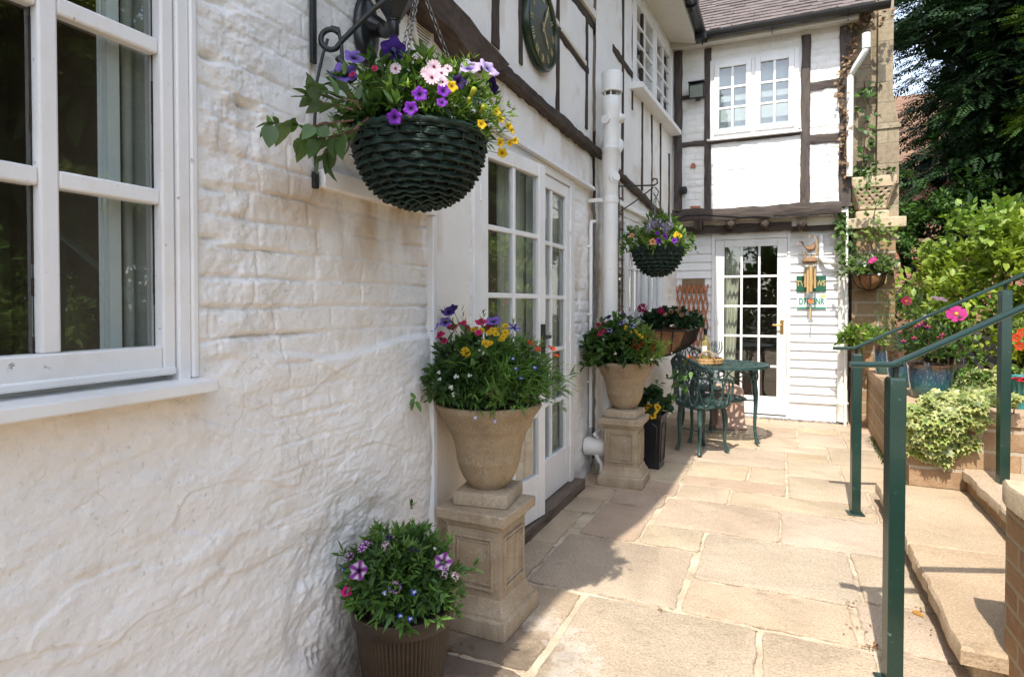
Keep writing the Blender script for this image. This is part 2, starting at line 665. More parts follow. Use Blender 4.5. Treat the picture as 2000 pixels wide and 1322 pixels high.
MT['greenpaint'] = m_var('green_gloss_paint', (0.005, 0.024, 0.018), (0.009, 0.034, 0.026), 6, 0.32, 0.12, 90, 0.001, coat=0.25, speck=((0.07, 0.12, 0.10), 60, 0.70))
MT['castgreen'] = m_var('green_cast_iron', (0.012, 0.038, 0.034), (0.04, 0.085, 0.078), 18, 0.45, 0.35, 80, 0.003, speck=((0.14, 0.19, 0.175), 40, 0.66))
MT['pvc'] = m_var('white_pvc', (0.72, 0.71, 0.68), (0.80, 0.795, 0.77), 6, 0.45, 0.05, speck=((0.50, 0.42, 0.32), 18, 0.70))
MT['terra'] = m_var('pink_terracotta', (0.45, 0.30, 0.23), (0.58, 0.42, 0.33), 10, 0.85, 0.4, 60, 0.005)
MT['soil'] = m_var('dark_soil', (0.018, 0.012, 0.008), (0.05, 0.035, 0.022), 40, 0.95, 0.8, 60, 0.02)
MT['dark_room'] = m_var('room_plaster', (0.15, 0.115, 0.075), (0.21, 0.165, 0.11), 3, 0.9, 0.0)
MT['curtain'] = m_var('curtain_cloth', (0.60, 0.57, 0.46), (0.70, 0.67, 0.56), 5, 0.9, 0.2, 300, 0.001)
MT['greycloth'] = m_var('grey_curtain_cloth', (0.34, 0.325, 0.28), (0.42, 0.405, 0.35), 5, 0.9, 0.0)
MT['blind'] = m_var('grey_blind', (0.55, 0.58, 0.61), (0.64, 0.67, 0.70), 4, 0.8, 0.0)
MT['leaf'] = m_leaf('leaf')
MT['leaf_dark'] = m_leaf('yew_leaf', 0.15, 0.5)
MT['petal'] = m_petal()
MT['stem'] = m_var('green_stem', (0.05, 0.10, 0.03), (0.09, 0.14, 0.05), 10, 0.6, 0.1)
MT['bark'] = m_timber('bark', (0.05, 0.03, 0.02), (0.13, 0.085, 0.055), (1, 1, 0.2))
MT['brick'] = m_brick('buff_brick', ((0.34, 0.215, 0.115), (0.27, 0.155, 0.085), (0.40, 0.28, 0.17)), (0.36, 0.29, 0.205))
MT['block'] = m_brick('buff_block', ((0.36, 0.245, 0.14), (0.29, 0.18, 0.105), (0.42, 0.31, 0.19)), (0.42, 0.36, 0.28), 0.40, 0.130, 0.012)
MT['ashlar'] = m_brick('stone_blocks', ((0.36, 0.295, 0.205), (0.28, 0.225, 0.155), (0.13, 0.11, 0.075)), (0.27, 0.225, 0.16), 0.34, 0.21, 0.008)
MT['redbrick'] = m_brick('red_brick', ((0.33, 0.13, 0.075), (0.26, 0.10, 0.06), (0.38, 0.18, 0.11)), (0.36, 0.29, 0.23))
MT['bare'] = m_var('bare_red_brick', (0.34, 0.12, 0.06), (0.46, 0.20, 0.11), 30, 0.9, 0.5, 60, 0.004)
MT['tile'] = m_var('brown_roof_tile', (0.095, 0.076, 0.072), (0.165, 0.135, 0.128), 5, 0.9, 0.5, 40, 0.006)
MT['redtile'] = m_var('red_roof_tile', (0.15, 0.078, 0.05), (0.23, 0.13, 0.08), 4, 0.9, 0.8, 14, 0.05)
MT['brass'] = m_var('brass', (0.55, 0.33, 0.10), (0.65, 0.42, 0.16), 10, 0.3, 0.0, metal=1.0)
MT['wicker'] = m_var('straw_wicker', (0.40, 0.22, 0.08), (0.62, 0.40, 0.18), 60, 0.6, 0.6, 150, 0.003)
MT['cedar'] = m_var('orange_cedar', (0.27, 0.085, 0.03), (0.42, 0.155, 0.06), 20, 0.6, 0.3, 80, 0.002, vec=(1, 1, 0.2))
MT['coir'] = m_var('brown_coir', (0.15, 0.065, 0.028), (0.33, 0.16, 0.07), 20, 0.95, 0.9, 120, 0.01)
# ================================================================= cottage (left)
COT = thing('cottage', 'white half timbered cottage with peeling limewashed brick along the yard', 'cottage', (-1.6, 3.0, 0))


def beam(P0, P1, w, depth, nrm, name='timber', mat=None, parent=None, jit=0.10, seg=14, seed=0, across=None):
    """a hand-hewn timber let into a wall: uneven edges, front face proud of the wall by depth"""
    P0, P1, nrm = np.asarray(P0, float), np.asarray(P1, float), unit(nrm)
    L = np.linalg.norm(P1 - P0)
    d = (P1 - P0) / L
    s = np.cross(d, nrm) if across is None else np.asarray(across, float)
    t = np.linspace(0, 1, seg)
    e1 = fbm(t * L * 7 + seed * 7.1, t * 0 + 3.3, 3 + seed, 4, 0.7) * w * jit * 2.2
    e2 = fbm(t * L * 7 - seed * 3.7, t * 0 + 9.1, 5 + seed, 4, 0.7) * w * jit * 2.2
    md = fbm(t * L * 1.3, t * 0 + 1.7 * seed, 8, 2) * w * jit
    V, F = [], []
    for i, q in enumerate(t):
        c = P0 + d * L * q + s * md[i]
        a, b = c + s * (w / 2 + e1[i]), c - s * (w / 2 + e2[i])
        V += [a - nrm * 0.03, a + nrm * depth * 0.75, a * 0.86 + b * 0.14 + nrm * depth, b * 0.86 + a * 0.14 + nrm * depth, b + nrm * depth * 0.75, b - nrm * 0.03]
    k = 6
    for i in range(seg - 1):
        for j in range(k - 1):
            F.append((i * k + j, i * k + j + 1, (i + 1) * k + j + 1, (i + 1) * k + j))
    F += [tuple(range(k))[::-1], tuple(range((seg - 1) * k, seg * k))]
    m = MB().add(np.array(V), F)
    return m.build(name, mat or MT['timber'], parent or COT, smooth=50)


def wallgrid(u0, u1, z0, z1, step, place, disp, stain=None, holes=()):
    nu, nz = int((u1 - u0) / step) + 1, int((z1 - z0) / step) + 1
    U, Z = np.meshgrid(np.linspace(u0, u1, nu), np.linspace(z0, z1, nz), indexing='ij')
    D = disp(U, Z)
    G = place(U, Z, D)
    C = np.zeros((nu, nz, 3)) if stain is None else stain(U, Z, D)
    I = np.arange(nu * nz).reshape(nu, nz)
    F = np.stack([I[:-1, :-1], I[1:, :-1], I[1:, 1:], I[:-1, 1:]], -1)
    cu, cz = (U[:-1, :-1] + U[1:, 1:]) / 2, (Z[:-1, :-1] + Z[1:, 1:]) / 2
    keep = np.ones(cu.shape, bool)
    for (a, b, c, d) in holes:
        keep &= ~((cu > a) & (cu < b) & (cz > c) & (cz < d))
    m = MB()
    m.add(G.reshape(-1, 3), F[keep].reshape(-1, 4), C.reshape(-1, 3))
    return m


def brick_relief(U, Z, sh=0.0, course=0.079, vis=1.0):
    wz = 0.012 * fbm(U * 1.7, Z * 1.7, 41, 3) + 0.006 * fbm(U * 7, Z * 6, 42, 3)
    zc = (Z + sh + wz) / course
    row = np.floor(zc)
    fr = zc - row
    ri = row.astype(np.int64)
    hs = _h(ri, ri * 0 + 7, 5)
    bw = np.where(_h(ri, ri * 0 + 3, 9) < 0.3, 0.115, 0.225)
    uc = (U + hs * 0.2 + 0.014 * fbm(U * 5, Z * 7, 77, 3)) / bw
    cix = np.floor(uc)
    fu = uc - cix
    ci = cix.astype(np.int64)
    hb, hb2, hb3 = _h(ri, ci, 19), _h(ri, ci, 23), _h(ri, ci, 29)
    dz = np.minimum(fr, 1 - fr) * course
    du = np.minimum(fu, 1 - fu) * bw
    wob = 0.006 * fbm(U * 20, Z * 20, 31, 3) + 0.003 * fbm(U * 80, Z * 80, 32, 2)
    jz = 1 - sstep(0.0005, 0.011, dz + wob)
    ju = (1 - sstep(0.0005, 0.011, du + wob)) * (0.45 + 0.55 * hb2)
    j = np.maximum(jz, ju * 0.85)
    lost = sstep(-0.10, 0.40, fbm(U * 2.3, Z * 3.1, 57, 4))          # places where paint has filled the joints
    js = 0.30 + 0.90 * lost
    brk = sstep(0.78, 1.0, hb3)                                     # broken, spalled bricks
    rough = 0.012 * fbm(U * 16, Z * 18, 66, 5)
    d = -0.0095 * j * js * vis + (hb - 0.5) * 0.008 * vis * (0.35 + 0.65 * lost) + 0.008 * fbm(U * 6, Z * 8, 61, 4) + 0.0020 * fbm(U * 34, Z * 38, 62, 4) + 0.0035 * fbm(U * 15, Z * 15, 63, 4)
    d = d + (rough - 0.004) * brk * vis
    # flaking coats of paint: little plateaus with sharp rims
    q = fbm(U * 8, Z * 11, 68, 5)
    d = d + 0.0022 * sstep(-0.03, 0.03, q) + 0.0016 * sstep(-0.02, 0.02, fbm(U * 13, Z * 15, 69, 3) - 0.15)
    d = d + (fr - 0.5) * (hb2 - 0.5) * 0.004 * vis
    return d, j * js


def up_disp(U, Z):
    return 0.010 * fbm(U * 2.2, Z * 2.2, 95, 4) + 0.003 * fbm(U * 12, Z * 12, 96, 3)


def near_disp(U, Z):
    d, j = brick_relief(U, Z)
    d = d * 0.85
    # lumpy render below about 1.13 m
    edge = 1.125 + 0.015 * fbm(U * 2.5, Z * 0, 11, 3) - 0.06 * sstep(1.30, 1.34, U) * 0 + 0.02 * np.sin(U * 7)
    m = 1 - sstep(-0.012, 0.012, Z - edge)
    r = 0.014 * fbm(U * 1.8, Z * 3.0, 21, 4) + 0.0035 * fbm(U * 11, Z * 24, 26, 4) + 0.0065 * fbm(U * 4.5 + Z * 2, Z * 11, 22, 4) + 0.0022 * fbm(U * 30, Z * 40, 24, 3)
    q = fbm(U * 1.6 + 3, Z * 4.2 + U * 1.2, 25, 4)
    r += 0.0035 * sstep(-0.02, 0.02, q) + 0.003 * sstep(-0.015, 0.015, fbm(U * 2.4 + 9, Z * 6.5, 29, 4) - 0.18) + 0.0016 * fbm(U * 60, Z * 70, 28, 3)
    # exposed lumpy masonry patch low down towards the pot
    cx = np.exp(-(((U - 1.62 - 0.3 * (0.5 - Z)) / 0.34) ** 2 + ((Z - 0.30) / 0.30) ** 2))
    rough = 0.026 * fbm(U * 6, Z * 8, 33, 6, 0.6) + 0.010 * (np.abs(fbm(U * 9, Z * 12, 34, 5, 0.6)) - 0.2)
    rm = sstep(0.28, 0.5, cx + 0.25 * fbm(U * 4, Z * 4, 35, 3))
    r = r * (1 - 0.5 * rm) + rough * rm - 0.012 * rm
    # the bricked strip ghosting through (about 1.30 - 1.75 m along)
    bs = sstep(1.24, 1.30, U) * (1 - sstep(1.70, 1.76, U)) * sstep(0.45, 0.65, Z) * 0.35
    r = r + (d - 0.002) * bs
    out = d * (1 - m) + (r + 0.008) * m
    # rough knocked-about courses by the window jamb
    kb = np.exp(-(((U - 1.16) / 0.12) ** 2)) * (1 - m) * sstep(1.1, 1.25, Z)
    out = out + kb * (0.016 * fbm(U * 14, Z * 18, 37, 6, 0.6) * 0.8 - 0.002)
    # holes where mortar has gone, close to the frame
    for (a, b, s) in ((1.085, 2.03, 0.020), (1.085, 1.885, 0.018), (1.09, 1.56, 0.022), (1.085, 1.435, 0.02), (1.20, 1.80, 0.022)):
        out = out - 0.020 * np.exp(-(((U - a) / (s * 1.6)) ** 2 + ((Z - b) / (s * 0.45)) ** 2))
    # long open joint above the render line
    jl = np.exp(-((Z - (1.185 + 0.006 * fbm(U * 5, U * 0, 71, 3))) / 0.006) ** 2) * sstep(1.12, 1.16, U) * (1 - sstep(1.40, 1.5, U))
    out = out - 0.009 * jl
    # pipe of the wall flaring out towards the foot
    out = out + 0.02 * (1 - sstep(0.0, 0.30, Z))
    # air holes near the ground
    for i in range(3):
        for k in range(2):
            out = out - 0.03 * np.exp(-(((U - (1.415 + 0.022 * i)) / 0.006) ** 2 + ((Z - (0.215 - 0.03 * k)) / 0.010) ** 2))
    k = sstep(2.46, 2.61, Z)
    return out * (1 - k) + up_disp(U, Z) * k


def near_stain(U, Z, D):
    C = np.zeros(U.shape + (3,))
    n1 = fbm(U * 5, Z * 5, 81, 4)
    n2 = fbm(U * 11, Z * 3.0, 82, 4)
    n3 = fbm(U * 18, Z * 18, 83, 4)
    # tan washes under the ledge
    t = sstep(1.36, 1.5, U) * (1 - sstep(2.05, 2.11, U)) * sstep(1.20, 1.60, Z) * (1 - sstep(1.625, 1.65, Z)) * sstep(-0.35, 0.45, n2)
    t = np.maximum(t * 0.8, 0.75 * np.exp(-(((U - 1.40) / 0.16) ** 2 + ((Z - 1.56) / 0.10) ** 2)) * sstep(-0.4, 0.4, n1))
    t = np.maximum(t, 0.45 * np.exp(-(((U - 1.19) / 0.12) ** 2 + ((Z - 1.72) / 0.16) ** 2)) * sstep(-0.15, 0.5, n3))
    t = np.maximum(t, 0.22 * sstep(0.1, 0.5, n1) * sstep(-0.1, 0.4, n3))
    hol = sstep(0.010, 0.026, -D)
    C[..., 0] = np.clip(t + 0.35 * hol, 0, 1)
    # rust line under the bracket bar
    C[..., 0] = np.maximum(C[..., 0], 0.9 * np.exp(-((U - 1.437) / 0.0045) ** 2) * sstep(1.90, 1.93, Z) * (1 - sstep(2.03, 2.05, Z)))
    g = 0.95 * (1 - sstep(0.06, 0.34, Z + 0.12 * n1)) * sstep(1.36, 1.50, U)
    g = np.maximum(g, 0.45 * np.exp(-(((U - 1.72) / 0.20) ** 2 + ((Z - 0.36) / 0.17) ** 2)) * sstep(-0.5, 0.3, n3))
    g = np.maximum(g, 0.40 * np.exp(-(((U - 1.95) / 0.13) ** 2 + ((Z - 1.20) / 0.13) ** 2)) * sstep(-0.4, 0.4, n1))
    g = np.maximum(g, 0.55 * np.exp(-((U - 2.09) / 0.03) ** 2) * sstep(-0.2, 0.4, n2) * (1 - sstep(1.0, 1.5, Z)))
    g = np.maximum(g, 0.55 * np.exp(-((U - 1.56) / 0.025) ** 2) * sstep(1.40, 1.60, Z) * (1 - sstep(1.63, 1.65, Z)) * sstep(-0.5, 0.2, n2))
    C[..., 1] = np.clip(g, 0, 1)
    C[..., 2] = 0.45 * sstep(0.9, 1.04, Z) * (1 - sstep(1.05, 1.07, Z)) * (1 - sstep(1.0, 1.1, U)) + 0.10 * sstep(-0.2, 0.5, fbm(U * 1.3, Z * 1.3, 88, 3))
    return C


pX = lambda X: (lambda U, Z, D: np.stack([X + D, U, Z], -1))
NWIN = (-0.185, 1.026, 1.085, 2.62)
wallgrid(0.38, 2.112, -0.04, 2.62, 0.0036, pX(-1.3), near_disp, near_stain, [(-0.2, 1.026, 1.085, 2.62)]).build('wall', MT['wall'], COT, col=True, smooth=180)
wallgrid(-2.6, 0.38, -0.04, 2.62, 0.02, pX(-1.3), near_disp, near_stain, [NWIN]).build('wall', MT['wall'], COT, col=True, smooth=180)


def mid_disp(U, Z):
    d, j = brick_relief(U, Z, 0.03, 0.078)
    m = 1 - sstep(2.45, 2.5, U)
    m = np.maximum(m, sstep(2.10, 2.16, Z) * 0.85)
    s = 0.008 * fbm(U * 3, Z * 3, 91, 4)
    d = np.clip(d, -0.012, 0.02)
    d = d * (1 - m) + s * m
    k = sstep(2.40, 2.61, Z)
    return d * (1 - k) + up_disp(U, Z) * k


def mid_stain(U, Z, D):
    C = np.zeros(U.shape + (3,))
    n1 = fbm(U * 5, Z * 3, 92, 4)
    C[..., 2] = (1 - sstep(2.45, 2.52, U)) * (1 - sstep(1.0, 1.5, Z)) * 0.85  # cream render low down, the warm orange light on it painted in
    C[..., 0] = 0.35 * sstep(0.1, 0.5, n1) + 0.5 * sstep(4.36, 4.44, U) * sstep(-0.2, 0.4, n1)
    C[..., 1] = 0.75 * sstep(4.33, 4.44, U) * sstep(-0.25, 0.35, fbm(U * 9, Z * 2.2, 93, 4)) * (1 - sstep(2.2, 2.5, Z)) + 0.4 * (1 - sstep(0, 0.18, Z)) * sstep(-0.3, 0.3, n1)
    return C


wallgrid(2.112, 4.47, -0.04, 2.62, 0.010, pX(-1.3), mid_disp, mid_stain, [(2.49, 3.98, -0.1, 2.12)]).build('wall', MT['wall'], COT, col=True, smooth=180)


def up_stain(U, Z, D):
    C = np.zeros(U.shape + (3,))
    C[..., 0] = 0.30 * sstep(0.12, 0.5, fbm(U * 4, Z * 4, 97, 4))
    C[..., 2] = 0.18 * sstep(0, 0.5, fbm(U * 1.1, Z * 1.4, 98, 3))
    return C


wallgrid(-2.6, 4.47, 2.615, 4.32, 0.02, pX(-1.3), up_disp, up_stain).build('wall', MT['wall'], COT, col=True, smooth=180)

pR = lambda U, Z, D: np.stack([rx(U) + D, U, Z], -1)
RW = (4.62, 6.62, 1.13, 2.06)        # low window hole
RU = (5.42, 7.02, 3.25, 4.12)        # upper window hole


def r_disp(U, Z):
    d, j = brick_relief(U, Z, 0.01, 0.078, 0.7)
    m = sstep(2.15, 2.2, Z)
    return d * (1 - m) + up_disp(U, Z) * m


def r_stain(U, Z, D):
    C = up_stain(U, Z, D)
    C[..., 1] = 0.8 * (1 - sstep(4.50, 4.60, U)) * sstep(-0.35, 0.2, fbm(U * 9, Z * 2.4, 99, 4)) * (1 - sstep(2.0, 2.6, Z))
    return C


wallgrid(4.45, 7.44, -0.04, 4.32, 0.013, pR, r_disp, r_stain, [RW, RU]).build('wall', MT['wall'], COT, col=True, smooth=180)

# solid core of the house behind the skin: rooms are cut in as dark boxes
room = MB()


def roombox(x0, x1, y0, y1, z0, z1, open_side, other=None):
    """inside of a room, one wall left off towards the window"""
    P = np.array([(x0, y0, z0), (x1, y0, z0), (x1, y1, z0), (x0, y1, z0), (x0, y0, z1), (x1, y0, z1), (x1, y1, z1), (x0, y1, z1)])
    F = {'z0': (0, 1, 2, 3), 'z1': (7, 6, 5, 4), 'y0': (0, 4, 5, 1), 'x1': (1, 5, 6, 2), 'y1': (2, 6, 7, 3), 'x0': (3, 7, 4, 0)}
    F.pop(open_side)
    if other:                    # whole wall left out to let sky light into the room
        F.pop(other)
    room.add(P, list(F.values()))


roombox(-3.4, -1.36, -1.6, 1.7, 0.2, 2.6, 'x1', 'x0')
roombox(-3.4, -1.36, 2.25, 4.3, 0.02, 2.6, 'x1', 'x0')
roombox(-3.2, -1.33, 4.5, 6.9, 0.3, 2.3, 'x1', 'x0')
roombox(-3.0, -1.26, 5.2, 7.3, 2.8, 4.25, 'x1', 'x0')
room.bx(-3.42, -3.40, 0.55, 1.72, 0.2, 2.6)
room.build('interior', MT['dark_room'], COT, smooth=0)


# ---------------------------------------------------------------- joinery helper
def sash(mb, y0, y1, z0, z1, cols, rows, st, tr, br, x, dep, bar=0.022, bdep=0.03, gx=None):
    """frame of a glazed leaf in the plane x; returns glass rectangle. Built on local axes (x out, y along, z up)"""
    mb.bx(x - dep, x, y0, y0 + st, z0, z1)
    mb.bx(x - dep, x, y1 - st, y1, z0, z1)
    mb.bx(x - dep, x - 0.001, y0 + st, y1 - st, z1 - tr, z1)
    mb.bx(x - dep, x - 0.001, y0 + st, y1 - st, z0, z0 + br)
    gy0, gy1, gz0, gz1 = y0 + st, y1 - st, z0 + br, z1 - tr
    xb = x - 0.006
    for i in range(1, cols):
        yy = gy0 + (gy1 - gy0) * i / cols
        mb.bx(xb - bdep, xb, yy - bar / 2, yy + bar / 2, gz0, gz1)
    for i in range(1, rows):
        zz = gz0 + (gz1 - gz0) * i / rows
        for k in range(cols):
            a = gy0 + (gy1 - gy0) * k / cols + (bar / 2 if k else 0)
            b = gy0 + (gy1 - gy0) * (k + 1) / cols - (bar / 2 if k < cols - 1 else 0)
            mb.bx(xb - bdep, xb - 0.002, a, b, zz - bar / 2, zz + bar / 2)
    return gy0, gy1, gz0, gz1


def xf(mb, fn):
    mb.v = [fn(v) for v in mb.v]
    return mb


# ---- near casement window
fr = MB()
fr.bx(-1.40, -1.296, 0.990, 1.022, 1.088, 2.66)
fr.bx(-1.40, -1.297, 0.402, 0.457, 1.088, 2.60)
fr.bx(-1.40, -1.296, -0.22, -0.16, 1.088, 2.66)
fr.bx(-1.40, -1.298, -0.16, 0.402, 2.602, 2.66)
fr.bx(-1.40, -1.298, 0.457, 0.990, 2.602, 2.66)
fr.bx(-1.40, -1.345, -0.16, 0.402, 1.088, 1.10)
fr.bx(-1.40, -1.345, 0.457, 0.990, 1.088, 1.10)
fr.bx(-1.312, -1.290, 1.0225, 1.040, 1.094, 2.66)
CW = fr.build('casement_window', MT['wwood_old'], COT, bevel=0.004)
gap = MB()
for (ya, yb, nm) in ((0.459, 0.987, 'r'), (-0.158, 0.400, 'l')):
    s1 = MB()
    g = sash(s1, ya, yb, 1.112, 2.60, 2, 4, 0.032, 0.046, 0.062, -1.303, 0.045, 0.036, 0.034)
    if nm == 'r':                # the throating at the foot of the sash
        s1.bx(-1.325, -1.297, ya + 0.002, yb - 0.002, 1.106, 1.124)
    s1.build('sash', MT['wwood_old'], CW, bevel=0.005)
    MB().bx(-1.337, -1.333, g[0], g[1], g[2], g[3]).build('pane', MT['glass'], CW)
    ym = (g[0] + g[1]) / 2
    for yy in (ym - 0.0195, ym + 0.0195, g[1] - 0.0015, g[0] + 0.0015):     # putty shrunk back from the glass
        gap = MB()
        z = g[2]
        while z < g[3]:
            L_ = rng.uniform(0.02, 0.12)
            w_ = rng.uniform(0.0005, 0.0024)
            gap.bx(-1.3335, -1.331, yy - w_, yy + w_, z, min(z + L_, g[3]))
            z += L_
        gap.build('putty_line', MT['soil'], CW, smooth=0)
sill = MB()
sill.prism([(-1.40, -0.26, 1.098), (-1.238, -0.26, 1.088), (-1.238, -0.26, 1.060), (-1.29, -0.26, 1.058), (-1.40, -0.26, 1.058)], (0, 1.312, 0))
sill.build('sill', MT['wwood_old'], CW, bevel=0.004)
sf = MB()
sf.bx(-1.385, -1.365, 0.872, 0.900, 1.1, 2.6)
sf.bx(-1.385, -1.372, 0.861, 0.866, 1.1, 2.6)
sf.build('inner_frame', MT['pvc'], CW, bevel=0.002)


def curtain(name, label, p0, p1, z0, z1, waves, amp, mat, nrm, taper=0.0):
    p0, p1 = np.array(p0, float), np.array(p1, float)
    n = waves * 10 + 1
    t = np.linspace(0, 1, n)
    zz = np.linspace(z0, z1, 12)
    G = np.zeros((n, 12, 3))
    d = p1 - p0
    for k, z in enumerate(zz):
        q = (z - z0) / (z1 - z0)
        a = amp * (1.15 - 0.4 * q) * np.sin(t * waves * 2 * math.pi + 0.4 * np.sin(5 * q)) + amp * 0.3 * np.sin(t * waves * 5.3)
        s = t * (1 - taper * (1 - q))
        G[:, k, 0] = p0[0] + d[0] * s + nrm[0] * a
        G[:, k, 1] = p0[1] + d[1] * s + nrm[1] * a
        G[:, k, 2] = z
    m = MB().grid(G)
    o = m.build(name, mat, None, smooth=180)
    s = o.modifiers.new('thick', 'SOLIDIFY')
    s.thickness = 0.003
    return tag(o, label, 'curtain')


curtain('curtain', 'pale grey curtain hanging behind the near casement window', (-1.385, 0.915, 0), (-1.380, 1.15, 0), 1.0, 2.62, 4, 0.010, MT['greycloth'], (1, 0))

# ---- moulding boards framing the old patch of wall
lb = MB()
lb.bx(-1.305, -1.268, 1.462, 2.125, 1.628, 1.685)
lb.build('ledge_board', MT['wwood'], COT, bevel=0.004)
vb = MB()
vb.bx(-1.310, -1.270, 2.098, 2.128, 0.05, 1.626)
vb.build('edge_board', MT['wwood'], COT, bevel=0.004)

# ---- french doors
df = MB()
df.bx(-1.40, -1.285, 2.485, 2.548, 0.0, 2.12)
df.bx(-1.40, -1.285, 3.905, 3.985, 0.0, 2.12)
df.bx(-1.40, -1.286, 2.548, 3.905, 2.062, 2.12)
DF = df.build('door_frame', MT['wwood'], COT, bevel=0.004)
lt = MB()
lt.prism([(-1.31, 2.42, 2.165), (-1.255, 2.42, 2.145), (-1.25, 2.42, 2.118), (-1.31, 2.42, 2.122)], (0, 1.97, 0))
lt.build('lintel_board', MT['wwood'], COT, bevel=0.003)


def door_leaf(hx, hy, L, ang, sgn, z0=0.075, z1=2.055, handle=False):
    """leaf hinged at (hx,hy); sgn +1 leaf runs to +y, -1 to -y; ang opens outward"""
    m = MB()
    gg = sash(m, 0.0, L, z0, z1, 2, 5, 0.078, 0.075, 0.245, 0.0, 0.044, 0.026, 0.030)
    # a sunk panel line on the foot rail
    pn = MB().bx(-0.024, -0.020, gg[0], gg[1], gg[2], gg[3])

    def T(v):
        y = v[:, 1] * sgn
        x = v[:, 0]
        ca, sa = math.cos(ang), math.sin(ang)
        return np.c_[hx + x * ca + sa * np.abs(y), hy + y * ca - sgn * sa * x, v[:, 2]]
    o = xf(m, T).build('door_leaf', MT['wwood'], COT, bevel=0.004)
    xf(pn, T).build('pane', MT['glass'], o)
    if handle:
        h = MB()
        h.bx(0.0, 0.012, L - 0.058, L - 0.024, 0.96, 1.16)
        h.tube([(0.012, L - 0.04, 1.09), (0.05, L - 0.04, 1.09), (0.052, L - 0.13, 1.085)], 0.009, 8)
        xf(h, T).build('handle', MT['iron'], o, smooth=40)
    for z in (0.35, 1.05, 1.8):
        xf(MB().tube([(0.004, 0.004, z - 0.04), (0.004, 0.004, z + 0.04)], 0.008, 8), T).build('hinge', MT['pvc'], o)
    return o


door_leaf(-1.292, 2.552, 0.672, R(7.0), 1, handle=True)
door_leaf(-1.292, 3.901, 0.672, 0.0, -1)
stp = MB()
stp.bx(-1.36, -1.215, 2.56, 4.02, -0.02, 0.066)
stp.build('doorstep', MT['step'], COT, bevel=0.006)
curtain('curtain', 'cream curtain gathered just inside the left french door leaf', (-1.375, 2.93, 0), (-1.365, 3.32, 0), 0.05, 2.04, 5, 0.022, MT['curtain'], (1, 0), 0.25)
curtain('curtain', 'cream curtain pulled aside behind the right french door leaf', (-1.375, 3.89, 0), (-1.375, 3.60, 0), 0.05, 2.04, 4, 0.022, MT['curtain'], (1, 0), 0.2)

# ---- the low multi-pane window past the soil pipe
rdir = unit((RK, 1, 0))
rn = unit((1, -RK, 0))


def toR(v):          # local (x out, y along from RY0, z) -> wall past the pipe
    return np.array([RX0, RY0, 0]) + v[:, [0]] * rn + v[:, [1]] * rdir + np.c_[v[:, 2] * 0, v[:, 2] * 0, v[:, 2]]


wf = MB()
wf.bx(-0.08, 0.012, 0.15, 0.21, 1.12, 2.09)
wf.bx(-0.08, 0.012, 2.14, 2.20, 1.12, 2.09)
wf.bx(-0.08, 0.011, 0.21, 2.14, 2.03, 2.09)
wf.bx(-0.08, 0.011, 0.21, 2.14, 1.12, 1.16)
wf.bx(-0.08, 0.010, 0.84, 0.88, 1.16, 2.03)
wf.bx(-0.08, 0.010, 1.50, 1.54, 1.16, 2.03)
WR = xf(wf, toR).build('window', MT['wwood'], COT, bevel=0.003)
gl = MB()
for a, b in ((0.21, 0.84), (0.88, 1.50), (1.54, 2.14)):
    m = MB()
    q = sash(m, a, b, 1.16, 2.03, 3, 2, 0.045, 0.045, 0.05, 0.0, 0.04, 0.022, 0.028)
    xf(m, toR).build('sash', MT['wwood'], WR, bevel=0.003)
    gl.bx(-0.026, -0.022, q[0], q[1], q[2], q[3])
xf(gl, toR).build('pane', MT['glass'], WR)
ws = MB().bx(-0.05, 0.075, 0.12, 2.23, 1.085, 1.118)
xf(ws, toR).build('sill', MT['wwood'], WR, bevel=0.004)
hd = MB().bx(-0.01, 0.045, 0.10, 2.25, 2.092, 2.135)
xf(hd, toR).build('head_board', MT['wwood'], WR, bevel=0.004)
curtain('curtain', 'pale curtain behind the low many-paned window by the soil pipe', (-1.42, 4.75, 0), (-1.36, 5.2, 0), 1.1, 2.05, 5, 0.02, MT['curtain'], (1, 0))

# ---- the upper window under the eaves
wf = MB()
U0, U1 = 0.97, 2.57
wf.bx(-0.08, 0.030, U0, U0 + 0.06, 3.25, 4.12)
wf.bx(-0.08, 0.030, U1 - 0.06, U1, 3.25, 4.12)
wf.bx(-0.08, 0.029, U0 + 0.06, U1 - 0.06, 4.06, 4.12)
wf.bx(-0.08, 0.029, U0 + 0.06, U1 - 0.06, 3.25, 3.29)
wf.bx(-0.08, 0.028, 1.745, 1.795, 3.29, 4.06)
WU = xf(wf, toR).build('window', MT['wwood'], COT, bevel=0.003)
gl = MB()
for a, b in ((U0 + 0.06, 1.745), (1.795, U1 - 0.06)):
    m = MB()
    q = sash(m, a, b, 3.29, 4.06, 2, 4, 0.05, 0.05, 0.055, 0.02, 0.04, 0.024, 0.028)
    xf(m, toR).build('sash', MT['wwood'], WU, bevel=0.003)
    gl.bx(-0.006, -0.002, q[0], q[1], q[2], q[3])
xf(gl, toR).build('pane', MT['glass'], WU)
ws = MB().prism([(-0.05, U0 - 0.05, 3.255), (0.115, U0 - 0.05, 3.235), (0.115, U0 - 0.05, 3.185), (-0.05, U0 - 0.05, 3.185)], (0, U1 - U0 + 0.1, 0))
xf(ws, toR).build('sill', MT['wwood'], WU, bevel=0.005)

# ---- timbers of the cottage front
NX = (1, 0, 0)


def stud(x, yt, yb, w, X=-1.3, seed=0):
    a, b = onX(x, yb, X), onX(x, yt, X)
    b[1] = a[1]
    beam(a, b, w, 0.012, NX, seed=seed)


def studR(x, yt, yb, w, seed=0):
    a, b = onR(x, yb), onR(x, yt)
    b[:2] = a[:2]
    beam(a, b, w, 0.010, rn, seed=seed)


